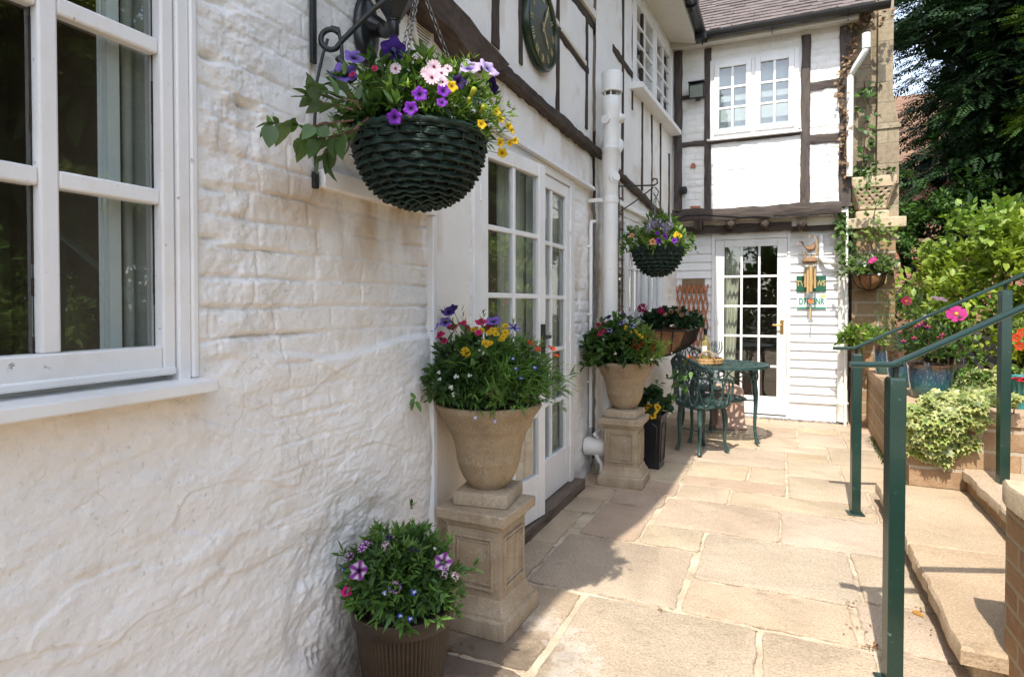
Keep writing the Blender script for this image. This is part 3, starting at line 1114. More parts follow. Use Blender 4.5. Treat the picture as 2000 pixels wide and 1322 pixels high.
for i, (x, t, b, w) in enumerate(((966, -130, 92, 0.085), (1015, -120, 126, 0.04), (1088, -130, 230, 0.055), (1144, -100, 252, 0.05), (1172, -130, 172, 0.03))):
    stud(x, t, b, w, seed=i)
for i, (x, t, b, w) in enumerate(((1215, -60, 345, 0.045), (1234, -40, 215, 0.03), (1253, -20, 372, 0.055), (1272, 225, 398, 0.028), (1289, 240, 420, 0.034), (1306, 300, 425, 0.028))):
    studR(x, t, b, w, seed=10 + i)


def rail(p, q, w, f=onX, nrm=NX, dep=0.014, seed=0, jit=0.14, seg=26):
    beam(f(*p), f(*q), w, dep, nrm, mat=MT['timber_h'], seed=seed, jit=jit, seg=seg)


rail((1000, -62), (1147, 141), 0.055, seed=21)
rail((1090, -40), (1190, 90), 0.06, seed=22)
rail((1196, 95), (1256, 180), 0.06, onR, rn, seed=23)
rail((1256, 180), (1318, 268), 0.05, onR, rn, seed=24)
rail((960, 131), (1176, 312), 0.078, seed=25, dep=0.05, jit=0.13, seg=90)
rail((1190, 326), (1316, 451), 0.070, onR, rn, seed=26, dep=0.04, jit=0.13, seg=70)
# cream fillets above two of the rails
for p, q in (((1058, 12), (1086, 50)), ((1092, 58), (1140, 126))):
    a, b = onX(*p), onX(*q)
    MB().bar(a + (0.012, 0, 0), b + (0.012, 0, 0), 0.024, 0.03).build('fillet', MT['cream'], COT, bevel=0.003)
a, b = onX(1122, -22, -1.29), onX(1160, 33, -1.29)
MB().bar(a, b, 0.045, 0.06).build('fillet', MT['cream'], COT, bevel=0.003)
# the great curved timber that stands out of the wall
top = [(742, -150), (800, -95), (862, -35), (893, 2), (922, 32), (946, 66), (975, 96), (1000, 126)]
bot = [(978, 139), (955, 134), (930, 118), (902, 92), (880, 62), (852, 40), (830, 10), (790, -40), (730, -95)]
P = [onX(x, y, -1.205) for x, y in top + bot]
pm = MB()
n = len(P)
mid = 0.075
V = np.array([p - np.array([0.12, 0, 0]) for p in P] + [p - np.array([0.02, 0, 0]) for p in P])
cen = np.mean(P, axis=0)
Pf = []
for i, p in enumerate(P):
    j = len(P) - 1 - i if i < len(top) else len(P) - 1 - i
    o = P[min(max(j, 0), len(P) - 1)]
    Pf.append(p * 0.9 + o * 0.1)
V = np.concatenate([V, np.array(Pf)])
F = [(i, (i + 1) % n, n + (i + 1) % n, n + i) for i in range(n)] + [(n + i, n + (i + 1) % n, 2 * n + (i + 1) % n, 2 * n + i) for i in range(n)] + [tuple(range(2 * n, 3 * n))]
pm.add(V, F)
pm.build('brace_timber', MT['oldoak'], COT, smooth=25)
# pale mortar lip under it
lipt = MB()
lip = [onX(x, y, -1.292) for x, y in [(814, -5), (836, 22), (856, 50), (884, 74), (906, 104), (936, 124), (958, 139)]]
lipt.tube(lip, 0.016, 8)
lipt.build('mortar_lip', MT['cream'], COT)

# ---- vent
v = onX(823, 62, -1.295)
vm = MB()
vm.lathe([(0.075, -0.0), (0.075, 0.012), (0.062, 0.016), (0.054, 0.010), (0.054, 0.001)], n=28)
xf(vm, lambda q: np.c_[v[0] + q[:, 2], v[1] + q[:, 0], v[2] + q[:, 1]])
VN = vm.build('vent', MT['cream'], COT)
vs = MB()
for i in range(-4, 5):
    h = i * 0.0118
    w = math.sqrt(max(0.0, 0.054 ** 2 - h * h))
    vs.bar((v[0] + 0.008, v[1] - w, v[2] + h), (v[0] + 0.008, v[1] + w, v[2] + h), 0.005, 0.005)
vs.build('slat', MT['cream'], VN)
vb = MB().bx(v[0] - 0.004, v[0] + 0.0, v[1] - 0.05, v[1] + 0.05, v[2] - 0.05, v[2] + 0.05)
xf(vb, lambda q: q + (0.0015, 0, 0)).build('backing', MT['soil'], VN)

# ---- eaves, soffit, gutter, roof of the cottage
EV = [(-1.12, -2.6), (-1.09, -0.9), (-1.04, 0.05), (-0.93, 0.6), (-0.87, 1.3), (-0.82, 4.0), (-0.80, 6.95)]
ez = 4.16
so = MB()
for (x0, y0), (x1, y1) in zip(EV[:-1], EV[1:]):
    so.add([(x0 - 0.05, y0, ez - 0.02), (x1 - 0.05, y1, ez - 0.02), (-1.45, y1, ez + 0.12), (-1.45, y0, ez + 0.12),
            (x0 - 0.05, y0, ez + 0.12), (x1 - 0.05, y1, ez + 0.12)], [(0, 1, 2, 3), (0, 4, 5, 1), (0, 3, 4), (1, 5, 2), (3, 2, 5, 4)])
so.build('soffit', MT['cream'], COT, smooth=0)


def gutter_sweep(mb, P, r=0.058, n=10):
    """half-round channel along P (level), with thickness"""
    P = np.array(P, float)
    ang = np.linspace(math.pi, 2 * math.pi, n)
    prof = [(r * math.cos(a), r * math.sin(a)) for a in ang] + [(0.9 * r * math.cos(a), 0.9 * r * math.sin(a)) for a in ang[::-1]]
    T = np.gradient(P, axis=0) if len(P) > 2 else np.tile(P[1] - P[0], (2, 1))
    V = []
    for p, t in zip(P, T):
        s = unit(np.cross(t, (0, 0, 1)))
        V += [p + s * a + np.array([0, 0, b]) for a, b in prof]
    k = len(prof)
    F = []
    for i in range(len(P) - 1):
        for j in range(k):
            F.append((i * k + j, i * k + (j + 1) % k, (i + 1) * k + (j + 1) % k, (i + 1) * k + j))
    F += [tuple(range(k)), tuple(range((len(P) - 1) * k, len(P) * k))[::-1]]
    mb.add(np.array(V), F)


def gutter_clip(mb, p, along, r=0.062):
    along = unit(along)
    s = np.cross(along, (0, 0, 1))
    p = np.asarray(p, float)
    pts = [p + s * r * math.cos(a) + np.array([0, 0, r * math.sin(a)]) for a in np.linspace(math.pi, 2 * math.pi, 12)]
    for a, b in zip(pts[:-1], pts[1:]):
        mb.bar(a, b, 0.03, 0.008, upv=along)
    mb.bar(p + (0, 0, -r), p + (0, 0, -r - 0.05), 0.022, 0.012, upv=along)


gm = MB()
gutter_sweep(gm, [(x + 0.0, y, ez + 0.10) for x, y in EV])
for q in range(1, 9):
    yy = -1.8 + q
    gutter_clip(gm, (np.interp(yy, [e[1] for e in EV], [e[0] for e in EV]), yy, ez + 0.10), (0, 1, 0))
gm.build('gutter', MT['black'], COT, smooth=40)
rf = MB()
for (x0, y0), (x1, y1) in zip(EV[:-1], EV[1:]):
    y1 = y1 + (0.6 if y1 > 6 else 0)
    rf.add([(x0 - 0.02, y0, ez + 0.13), (x1 - 0.02, y1, ez + 0.13), (-4.0, y1, 6.9), (-4.0, y0, 6.9), (x0 - 0.02, y0, ez + 0.17), (x1 - 0.02, y1, ez + 0.17), (-4.0, y1, 6.96), (-4.0, y0, 6.96)],
           [(0, 1, 2, 3), (7, 6, 5, 4), (0, 4, 5, 1), (2, 6, 7, 3)])
rf.build('roof', MT['tile'], COT, smooth=0)

# ---- soil pipe
sp = MB()
px, py = -1.142, 4.40
sp.lathe([(0.055, 0.0), (0.055, 2.02), (0.060, 2.02), (0.060, 2.06), (0.055, 2.065), (0.057, 2.07), (0.057, 2.25), (0.062, 2.26), (0.062, 2.40), (0.066, 2.405), (0.066, 2.425),
          (0.060, 2.43), (0.060, 2.62), (0.064, 2.63), (0.064, 2.70), (0.066, 2.71), (0.067, 2.79), (0.060, 2.80), (0.0, 2.80)], (px, py, 0), 36)
sp.lathe([(0.0, 2.98), (0.074, 2.98), (0.078, 2.97), (0.078, 2.835), (0.070, 2.83), (0.06, 2.84)], (px + 0.005, py + 0.01, 0), 36)
for a in range(6):
    sp.bar((px + 0.05 * math.cos(a), py + 0.05 * math.sin(a), 2.79), (px + 0.05 * math.cos(a), py + 0.05 * math.sin(a), 2.85), 0.008, 0.008)
sp.tube([(px, py, 2.62), (px - 0.02, py - 0.08, 2.62)], 0.032, 16)
sp.tube([(px, py, 2.62), (px + 0.05, py + 0.05, 2.66), (px + 0.06, py + 0.09, 2.66)], 0.035, 16)
sp.tube([(px + 0.01, py + 0.02, 2.40), (px + 0.02, py + 0.10, 2.47), (px - 0.01, py + 0.17, 2.50), (px - 0.08, py + 0.20, 2.51), (px - 0.14, py + 0.21, 2.51)], 0.057, 20)
sp.tube([(px, py, 2.20), (px + 0.045, py - 0.045, 2.20)], 0.042, 18)
sp.tube([(px + 0.04, py - 0.04, 2.20), (px + 0.055, py - 0.055, 2.20)], 0.026, 14)
for z in (2.045,):
    sp.bx(-1.33, px, py - 0.03, py - 0.012, z - 0.014, z + 0.014)
sp.build('soil_pipe', MT['pvc'], COT, smooth=40)
tp = MB()
tp.tube([(-1.272, 4.335, 0.36), (-1.272, 4.335, 1.86), (-1.272, 4.345, 1.885), (-1.265, 4.42, 1.895)], 0.0125, 10)
for z in (0.7, 1.2, 1.7):
    tp.bx(-1.30, -1.262, 4.32, 4.35, z - 0.008, z + 0.008)
tp.build('waste_pipe', MT['pvc'], COT, smooth=40)
vl = MB()
vl.lathe([(0.0, 0.0), (0.064, 0.0), (0.066, 0.02), (0.064, 0.13), (0.056, 0.155), (0.03, 0.168), (0.0, 0.17)], n=28)
xf(vl, lambda q: np.c_[-1.29 + q[:, 2], 4.27 + q[:, 0], 0.235 + q[:, 1]])
vl.tube([(-1.20, 4.27, 0.29), (-1.20, 4.27, 0.335)], 0.012, 8)
vl.tube([(-1.20, 4.20, 0.338), (-1.20, 4.33, 0.338)], 0.015, 10)
vl.tube([(-1.20, 4.24, 0.19), (-1.18, 4.24, 0.14), (-1.16, 4.24, 0.12), (-1.155, 4.24, -0.01)], 0.016, 10)
vl.tube([(-1.155, 4.24, 0.03), (-1.155, 4.24, 0.075)], 0.022, 10)
vl.build('drain_tap', MT['pvc'], COT, smooth=40)

# ================================================================= the wing across the end of the yard
WG = thing('cottage_wing', 'two storey end wing with black timbers over white weatherboards and glazed door', 'cottage', (-0.1, 8.0, 0))
YU, YL = 7.17, 7.42
NY = (0, -1, 0)


def toF(x, y, Y=YU):
    return onY(x, y, Y)


zbr = onY(1470, 423, YU - 0.02)[2]
uw = MB()
xL, xRt = -1.2, 0.66
WX0, WX1 = toF(1388, 180)[0], toF(1559, 180)[0]
WZ0, WZ1 = toF(1470, 262)[2], toF(1470, 110)[2]
nu = 120
for (a, b, c, d) in ((xL, WX0, zbr, 4.25), (WX1, xRt, zbr, 4.25), (WX0, WX1, zbr, WZ0), (WX0, WX1, WZ1, 4.25)):
    na, nb = max(2, int((b - a) / 0.015)), max(2, int((d - c) / 0.015))
    U, Z = np.meshgrid(np.linspace(a, b, na), np.linspace(c, d, nb), indexing='ij')
    D, _j = brick_relief(U, Z, 0.02, 0.077, 0.8)
    uw.grid(np.stack([U, YU + 0.004 - np.clip(D, -0.012, 0.012), Z], -1))
UWL = uw.build('wall', MT['pbrick'], WG, smooth=180)
# bare bricks where the paint has gone
for (x, y, w, h) in ((1358, 407, 0.105, 0.05), (1354, 324, 0.055, 0.05)):
    p = toF(x, y)
    m = []
    for a in np.linspace(0, 2 * math.pi, 16, endpoint=False):
        rr = 0.5 * (1 + 0.15 * math.sin(a * 3 + x))
        m.append((p[0] + w * rr * np.sign(math.cos(a)) * abs(math.cos(a)) ** 0.5, YU - 0.014, p[2] + h * rr * np.sign(math.sin(a)) * abs(math.sin(a)) ** 0.5))
    MB().prism(m, (0, 0.02, 0)).build('bare_brick', MT['bare'], UWL, smooth=0)
sd = MB()
sd.bx(xL, xRt, YU + 0.03, YU + 0.06, zbr, WZ0 - 0.02)
sd.bx(xRt - 0.02, xRt, YU, 8.3, 0.0, 4.25)
sd.bx(xRt - 0.02, xRt, 8.3, 9.4, 2.1, 4.25)  # gable left open below this piece to let light into the lower room
sd.build('gable_wall', MT['pbrick'], WG, smooth=0)
WR2 = MB()
room = MB()
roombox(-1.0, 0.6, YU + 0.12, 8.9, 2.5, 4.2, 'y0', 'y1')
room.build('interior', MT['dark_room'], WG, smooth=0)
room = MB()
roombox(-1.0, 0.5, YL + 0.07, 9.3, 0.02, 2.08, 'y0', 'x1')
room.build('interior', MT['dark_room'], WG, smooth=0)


def tv(x0, x1, yt, yb, seed, Y=YU, dep=0.014):
    a, b = toF((x0 + x1) / 2, yb, Y), toF((x0 + x1) / 2, yt, Y)
    w = abs(toF(x1, (yt + yb) / 2, Y)[0] - toF(x0, (yt + yb) / 2, Y)[0])
    b[0] = a[0]
    beam(a, b, w, dep, NY, mat=MT['timber_v'], parent=WG, seed=seed, jit=0.06, seg=20)


def th(x0, x1, y0, y1, w, seed, Y=YU, dep=0.012):
    a, b = toF(x0, y0, Y), toF(x1, y1, Y)
    b[2] = a[2]
    beam(a, b, w, dep, NY, mat=MT['timber_x'], parent=WG, seed=seed, jit=0.08, seg=14)


# the posts: corner, left of window, right of window, gable end
tv(1317, 1332, 96, 417, 31, dep=0.05)
tv(1375, 1388, 96, 417, 32)
tv(1562, 1581, 70, 417, 33)
tv(1638, 1661, 52, 404, 34, dep=0.022)
th(1331, 1376, 193, 192, 0.05, 35)
th(1331, 1376, 284, 283, 0.06, 36)
th(1388, 1563, 275, 262, 0.075, 37)
th(1580, 1639, 170, 166, 0.085, 38)
th(1580, 1639, 275, 272, 0.085, 39)
# bressumer, joist ends and the dark plate beneath
a, b = toF(1308, 424, YU - 0.02), toF(1643, 422, YU - 0.02)
b[2] = a[2]
beam(a + (0, 0, -0.0), b, 0.125, 0.03, NY, mat=MT['timber_x'], parent=WG, seed=40, jit=0.10, seg=40)
zj1 = onY(1430, 446, YL - 0.10)[2]
zj2 = onY(1430, 460, YL - 0.10)[2]
cb_p = [toF(x, y, YU - 0.055) for x, y in ((1316, 440), (1326, 428), (1340, 421), (1380, 420), (1420, 422), (1450, 424), (1480, 422), (1520, 425), (1560, 421), (1600, 423), (1636, 421))]
cbm = MB()
cbm.tube(cb_p, 0.006, 6)
cbm.build('cable', MT['black'], WG, smooth=60)
jet = MB()
jet.bx(xL, 0.66, YU + 0.035, YL + 0.1, a[2] - 0.062, a[2] - 0.040)
jet.build('jetty_board', MT['cream'], WG, smooth=0)
fb = MB().bx(xL, 0.62, YL - 0.10, YL + 0.02, zj1 - 0.01, a[2] - 0.064)
fb.build('fascia_board', MT['cream'], WG, smooth=0)
for x in (1363, 1427, 1494, 1567):
    p = toF(x, 437, YU - 0.03)
    m = MB()
    hw = 0.043
    if x == 1363:
        m.box((p[0], p[1] + 0.10, p[2] - 0.005), (0.085, 0.22, 0.11))
    else:
        m.lathe([(0.0, -0.03), (0.028, -0.022), (0.043, -0.004), (0.046, 0.02), (0.05, 0.2)], n=9)
        m.v = [np.c_[p[0] + q[:, 0] * 1.05, p[1] + q[:, 2] + 0.0, p[2] - 0.004 + q[:, 1] * (1 + 0.2 * np.sin(5 * q[:, 0] * 20))] for q in m.v]
    m.build('joist_end', MT['timber'], WG, bevel=0.006 if x == 1363 else 0, smooth=30)
a2, b2 = onY(1300, 453, YL - 0.10), onY(1546, 453, YL - 0.10)
b2[2] = a2[2]
beam(a2, b2, zj1 - zj2 + 0.015, 0.03, NY, mat=MT['timber_x'], parent=WG, seed=45, jit=0.10, seg=24)
MB().bx(b2[0], 0.62, YL - 0.09, YL + 0.02, zj2 + 0.02, zj1 - 0.011).build('plate', MT['timber_x'], WG, smooth=0)

# upper window of the wing
wf = MB()
fx0, fx1, fz0, fz1 = WX0 - 0.005, WX1 + 0.005, WZ0 - 0.01, WZ1 + 0.01
Yf = YU - 0.018
wf.bx(fx0, fx0 + 0.045, Yf, YU + 0.07, fz0, fz1)
wf.bx(fx1 - 0.045, fx1, Yf, YU + 0.07, fz0, fz1)
wf.bx(fx0 + 0.045, fx1 - 0.045, Yf + 0.001, YU + 0.07, fz1 - 0.045, fz1)
wf.bx(fx0 + 0.045, fx1 - 0.045, Yf + 0.001, YU + 0.07, fz0, fz0 + 0.035)
fm = (fx0 + fx1) / 2
wf.bx(fm - 0.02, fm + 0.02, Yf + 0.002, YU + 0.07, fz0 + 0.035, fz1 - 0.045)
WW = wf.build('window', MT['wwood'], WG, bevel=0.004)
sl = MB().prism([(fx0 - 0.03, Yf - 0.035, fz0 - 0.030), (fx0 - 0.03, Yf - 0.035, fz0 - 0.008), (fx0 - 0.03, YU + 0.05, fz0 + 0.006), (fx0 - 0.03, YU + 0.05, fz0 - 0.030)], (fx1 - fx0 + 0.06, 0, 0))
sl.build('sill', MT['wwood'], WW, bevel=0.003)


def toY(Yp, s=-1):       # local sash axes (x out, y along, z) -> wall facing -Y
    return lambda v: np.c_[v[:, 1], Yp - v[:, 0], v[:, 2]]


gl = MB()
for p, q in ((fx0 + 0.045, fm - 0.02), (fm + 0.02, fx1 - 0.045)):
    m = MB()
    gg = sash(m, p, q, fz0 + 0.035, fz1 - 0.045, 2, 3, 0.055, 0.055, 0.06, 0.0, 0.05, 0.026, 0.03)
    xf(m, toY(Yf - 0.018)).build('sash', MT['wwood'], WW, bevel=0.004)
    gl.bx(-0.030, -0.026, gg[0], gg[1], gg[2], gg[3])
xf(gl, toY(Yf - 0.018)).build('pane', MT['glass'], WW)
bl = MB()
bl.bx(fx0 + 0.06, fx1 - 0.06, YU + 0.09, YU + 0.095, fz0 + 0.02, fz1 - 0.05)
tag(bl.build('window_blind', MT['blind'], None), 'pale grey blind drawn behind the upper casement of the wing', 'blind')

# weatherboards
def boards(x0, x1, z0, z1, exp=0.096, Y=YL):
    m = MB()
    k = int(math.ceil((z1 - z0) / exp))
    for i in range(k):
        a = z0 + i * exp
        b = min(a + exp + 0.012, z1 + 0.01)
        w = 0.004 * math.sin(i * 2.3)
        m.add([(x0, Y - 0.026, a + w * 0.3), (x1, Y - 0.026, a - w * 0.3), (x1, Y - 0.006, b), (x0, Y - 0.006, b), (x0, Y - 0.004, a + 0.002), (x1, Y - 0.004, a + 0.002)],
              [(0, 1, 2, 3), (4, 5, 1, 0), (0, 3, 4), (1, 5, 2)])
    return m


DX0, DX1 = onY(1390, 600, YL)[0], onY(1543, 600, YL)[0]
BX = 0.66
boards(xL, DX0, 0.14, 2.12).build('weatherboard', MT['wwood'], WG, smooth=0)
boards(DX1, BX, 0.19, 2.12).build('weatherboard', MT['wwood'], WG, smooth=0)
pl = MB()
pl.bx(DX1 + 0.001, BX, YL - 0.02, YL + 0.08, -0.02, 0.135)
pl.bx(xL, DX0 - 0.001, YL - 0.02, YL + 0.08, -0.02, 0.135)
pl.bx(DX1 + 0.001, BX, YL - 0.004, YL + 0.08, 0.13, 2.1)
pl.bx(xL, DX0 - 0.001, YL - 0.004, YL + 0.08, 0.13, 2.1)
pl.build('plinth', MT['wall'], WG, col=False, smooth=0)
# glazed door of the wing
dfm = MB()
lx0, lx1 = onY(1397, 600, YL)[0], onY(1536.5, 600, YL)[0]
ztop = onY(1470, 467, YL)[2]
dfm.bx(DX0, lx0 - 0.002, YL - 0.042, YL + 0.08, 0.02, 2.10)
dfm.bx(lx1 + 0.002, DX1, YL - 0.042, YL + 0.08, 0.02, 2.10)
dfm.bx(lx0 - 0.002, lx1 + 0.002, YL - 0.041, YL + 0.08, ztop, 2.10)
dfm.bx(DX0, DX1, YL - 0.05, YL + 0.08, -0.01, 0.018)
dfm.build('door_frame', MT['wwood'], WG, bevel=0.003)
dl = MB()
z_g0, z_g1 = onY(1470, 772, YL)[2], onY(1470, 481, YL)[2]
x_g0, x_g1 = onY(1414.5, 600, YL)[0], onY(1517.5, 600, YL)[0]
gg = sash(dl, lx0, lx1, 0.035, ztop - 0.004, 3, 5, (x_g0 - lx0 + lx1 - x_g1) / 2, ztop - z_g1, z_g0 - 0.035, 0.0, 0.044, 0.026, 0.030)
DLF = xf(dl, toY(YL - 0.028)).build('door', MT['wwood'], WG, bevel=0.004)
xf(MB().bx(-0.024, -0.020, gg[0], gg[1], gg[2], gg[3]), toY(YL - 0.028)).build('pane', MT['glass'], DLF)
h = MB()
hp = onY(1527, 638, YL)
h.box((hp[0], YL - 0.032, hp[2]), (0.036, 0.01, 0.155))
h.tube([(hp[0], YL - 0.035, hp[2] + 0.02), (hp[0], YL - 0.075, hp[2] + 0.02), (hp[0] - 0.02, YL - 0.08, hp[2] + 0.02), (hp[0] - 0.095, YL - 0.078, hp[2] + 0.018)], 0.009, 10)
h.build('handle', MT['brass'], DLF, bevel=0.002)
curtain('curtain', 'cream curtain tied back behind the glazed door of the end wing', (x_g0 - 0.03, YL + 0.14, 0), (x_g0 + 0.17, YL + 0.14, 0), 0.1, 2.0, 4, 0.02, MT['curtain'], (0, 1), 0.35)
# eaves of the wing
YG = 6.92
gz = 4.215
fa = MB()
fa.add([(xL, YG + 0.06, gz - 0.075), (0.72, YG + 0.06, gz - 0.075), (0.72, YU + 0.02, gz - 0.04), (xL, YU + 0.02, gz - 0.04), (xL, YG + 0.06, gz + 0.05), (0.72, YG + 0.06, gz + 0.05), (0.72, YU + 0.02, gz + 0.05), (xL, YU + 0.02, gz + 0.05)],
       [(0, 1, 2, 3), (4, 5, 1, 0), (7, 6, 5, 4), (1, 5, 6, 2), (0, 3, 7, 4)])
fa.build('soffit', MT['cream'], WG, smooth=0)
gm = MB()
gutter_sweep(gm, [(-0.80, YG, gz), (0.2, YG, gz), (0.98, YG, gz)])
for x in (1372, 1508, 1656):
    gutter_clip(gm, (toF(x, 80, YG)[0], YG, gz), (1, 0, 0))
gm.bx(-0.87, -0.73, YG - 0.07, YG + 0.07, gz - 0.07, gz - 0.005)
gm.build('gutter', MT['black'], WG, smooth=40)
# tiled roof
rt = MB()
sl_a = R(39)
nrow, ncol = 17, 22
x0r, x1r = -1.6, 0.86
tw = (x1r - x0r) / ncol
ex = 0.112
for i in range(nrow):
    s0 = i * ex
    for j in range(-1, ncol + 1):
        xa = x0r + (j + (0.5 if i % 2 else 0)) * tw
        xb = xa + tw * 0.985
        xa, xb = max(xa, x0r), min(xb, x1r)
        if xb - xa < 0.02:
            continue
        lift = rng.normal(0, 0.003)
        dx = rng.normal(0, 0.003)
        sA, sB = s0 + rng.normal(0, 0.004), s0 + ex * 1.25
        y1, z1 = YG + 0.01 + sA * math.cos(sl_a), gz + 0.03 + sA * math.sin(sl_a) + 0.016 + lift
        y2, z2 = YG + 0.01 + sB * math.cos(sl_a), gz + 0.03 + sB * math.sin(sl_a)
        V = [(xa + dx, y1, z1), (xb + dx, y1, z1), (xb, y2, z2), (xa, y2, z2), (xa + dx, y1 + 0.008, z1 - 0.014), (xb + dx, y1 + 0.008, z1 - 0.014)]
        rt.add(V, [(0, 1, 2, 3), (4, 5, 1, 0), (0, 3, 4), (1, 5, 2)])
yr, zr = YG + nrow * ex * math.cos(sl_a), gz + 0.03 + nrow * ex * math.sin(sl_a)
rt.add([(x0r, YG + 0.02, gz + 0.02), (x1r, YG + 0.02, gz + 0.02), (x1r, yr, zr - 0.01), (x0r, yr, zr - 0.01), (x1r, 2 * yr - YG, gz), (x0r, 2 * yr - YG, gz)], [(0, 1, 2, 3), (3, 2, 4, 5), (1, 4, 2), (0, 3, 5)])
for j in range(8):
    xa = x0r + j * (x1r - x0r) / 8
    rt.tube([(xa, yr, zr - 0.02), (xa + (x1r - x0r) / 8 - 0.01, yr, zr - 0.02)], 0.075, 12)
rt.build('roof', MT['tile'], WG, smooth=20)
ld = MB()
ld.bar(toF(1668, 30, 7.35), toF(1664, -60, 7.9), 0.10, 0.02)
ld.build('flashing', MT['pvc'], WG)
# downpipe by the door, with its side branch
dp = MB()
c = onY(1646, 700, YL - 0.10)
dpx, dpy = c[0], YL - 0.10
dp.lathe([(0.052, 0.02), (0.058, 0.025), (0.058, 0.20), (0.062, 0.205), (0.062, 0.225), (0.052, 0.23), (0.050, 1.74), (0.058, 1.745), (0.058, 1.80), (0.052, 1.81), (0.050, 2.04)], (dpx, dpy, 0), 28)
jz = onY(1620, 512, YL - 0.1)[2]
jx = onY(1604, 490, YL - 0.1)[0]
dp.tube([(jx, dpy + 0.03, jz + 0.30), (jx, dpy + 0.03, jz + 0.05), (jx + 0.03, dpy + 0.01, jz + 0.008), (jx + 0.08, dpy, jz), (dpx, dpy, jz - 0.01)], 0.027, 14)
dp.tube([(dpx - 0.09, dpy - 0.02, jz + 0.11), (dpx, dpy - 0.01, jz + 0.10)], 0.028, 14)
dp.build('downpipe', MT['pvc'], WG, smooth=40)
dq = MB()
q0, q1, q2 = onY(1692, 66, YG), onY(1692, 95, YG), onY(1661, 150, YU - 0.07)
q3 = onY(1661, 345, YU - 0.07)
dq.tube([q0, q1, q1 + (-0.01, 0, -0.03), q2 + (0.01, 0, 0.03), q2, (q2[0], q2[1], q3[2])], 0.032, 14)
dq.tube([q0, q1], 0.039, 14)
dq.build('downpipe', MT['pvc'], WG, smooth=40)
# ================================================================= stone stack and brick pier at the gable
ST = thing('chimney_stack', 'tall buff stone chimney stack rising past the end gable', 'chimney', (0.95, 7.6, 0))
s1 = MB()
e0, e1, e2 = onY(1664, 300, 7.40)[0], onY(1710, 300, 7.40)[0], onY(1752, 330, 7.30)[0]
s1.bx(e0, e1, 7.42, 8.1, 1.9, 6.2)
s1.build('stack', MT['ashlar'], ST, smooth=0)
s2 = MB()
t0 = onY(1745, 100, 7.30)[0]
za, zb = onY(1740, 245, 7.30)[2], onY(1740, 180, 7.30)[2]
s2.prism([(e1 + 0.002, 7.30, 1.9), (e2 + 0.02, 7.30, 1.9), (e2 + 0.015, 7.30, za), (t0, 7.30, zb), (t0, 7.30, 6.3), (e1 + 0.002, 7.30, 6.3)], (0, 0.7, 0))
s2.bx(e1 - 0.002, e2 + 0.03, 7.285, 7.4, za - 0.03, za + 0.005)
s2.build('buttress', MT['ashlar'], ST, smooth=0)
PI = thing('brick_pier', 'buff brick pier with a stone capping slab beside the white downpipe', 'pier', (0.95, 7.3, 0))
p0, p1 = onY(1664, 600, 7.25)[0], onY(1748, 600, 7.25)[0]
zc0, zc1 = onY(1700, 447, 7.2)[2], onY(1700, 426, 7.2)[2]
MB().bx(p0, p1, 7.25, 7.9, -0.02, zc0).build('shaft', MT['block'], PI, smooth=0)
MB().bx(p0 - 0.05, p1 + 0.08, 7.16, 7.95, zc0 + 0.001, zc1).build('capping', MT['pale_stone'], PI, bevel=0.012)

# ================================================================= ground
gr = MB()
gr.bx(-60, 60, -60, 60, -0.5, -0.06)
structure(gr.build('ground', MT['soil'], None, smooth=0))
pv = MB()
tones = [(0.50, 0.405, 0.295), (0.49, 0.390, 0.280), (0.51, 0.420, 0.310), (0.475, 0.370, 0.270), (0.49, 0.405, 0.310), (0.475, 0.385, 0.285)]
SLABS = []


def slab(x0, x1, y0, y1, t=None):
    SLABS.append((x0, x1, y0, y1, t))


# measured rows (metres along the yard)
slab(-0.76, -0.06, 1.25, 2.545, 2); slab(-0.05, 0.33, 1.25, 2.55, 0); slab(0.34, 0.72, 1.3, 2.56, 1)
slab(-1.34, -0.78, 1.92, 2.54, 1); slab(-1.34, -0.80, 1.2, 1.91, 3)
slab(-0.37, 0.29, 2.56, 2.885, 1); slab(0.305, 0.72, 2.57, 2.95, 0); slab(-1.06, -0.385, 2.56, 3.205, 5); slab(-1.34, -1.07, 2.55, 3.0, 3)
slab(-0.355, 0.335, 2.895, 3.50, 4); slab(0.345, 0.72, 2.96, 3.53, 2); slab(-0.68, -0.365, 3.215, 3.515, 2); slab(-1.01, -0.69, 3.215, 3.80, 3); slab(-1.34, -1.08, 3.01, 3.54, 1)
slab(-0.655, 0.015, 3.525, 4.05, 0); slab(0.025, 0.74, 3.51, 4.06, 4); slab(-1.34, -1.02, 3.55, 3.81, 2); slab(-1.0, -0.665, 3.81, 4.07, 3)
slab(-0.61, -0.29, 4.06, 4.38, 1); slab(-0.28, 0.55, 4.07, 4.36, 0); slab(0.56, 0.85, 4.07, 4.7, 3); slab(-1.34, -0.62, 4.08, 4.39, 3); slab(-1.34, -1.01, 3.82, 4.07, 1)
slab(-0.62, 0.06, 4.39, 4.64, 3); slab(0.07, 0.55, 4.37, 4.92, 2); slab(-1.34, -0.63, 4.40, 4.95, 0)
slab(-0.62, -0.20, 4.65, 5.10, 0); slab(-0.19, 0.06, 4.65, 5.10, 1); slab(0.07, 0.44, 4.93, 5.42, 4); slab(0.45, 0.87, 4.71, 5.42, 0); slab(-1.3, -0.63, 4.96, 5.6, 1)
slab(-0.62, 0.06, 5.11, 5.70, 2); slab(0.07, 0.39, 5.43, 5.92, 1); slab(0.40, 0.90, 5.43, 6.05, 2); slab(-1.3, -0.63, 5.61, 6.2, 4)
slab(-0.62, -0.16, 5.71, 6.33, 1); slab(-0.15, 0.17, 5.93, 6.33, 0); slab(0.18, 0.56, 6.06, 6.64, 4); slab(-1.3, -0.63, 6.21, 6.8, 2); slab(-0.15, 0.39, 5.71, 5.92, 2)
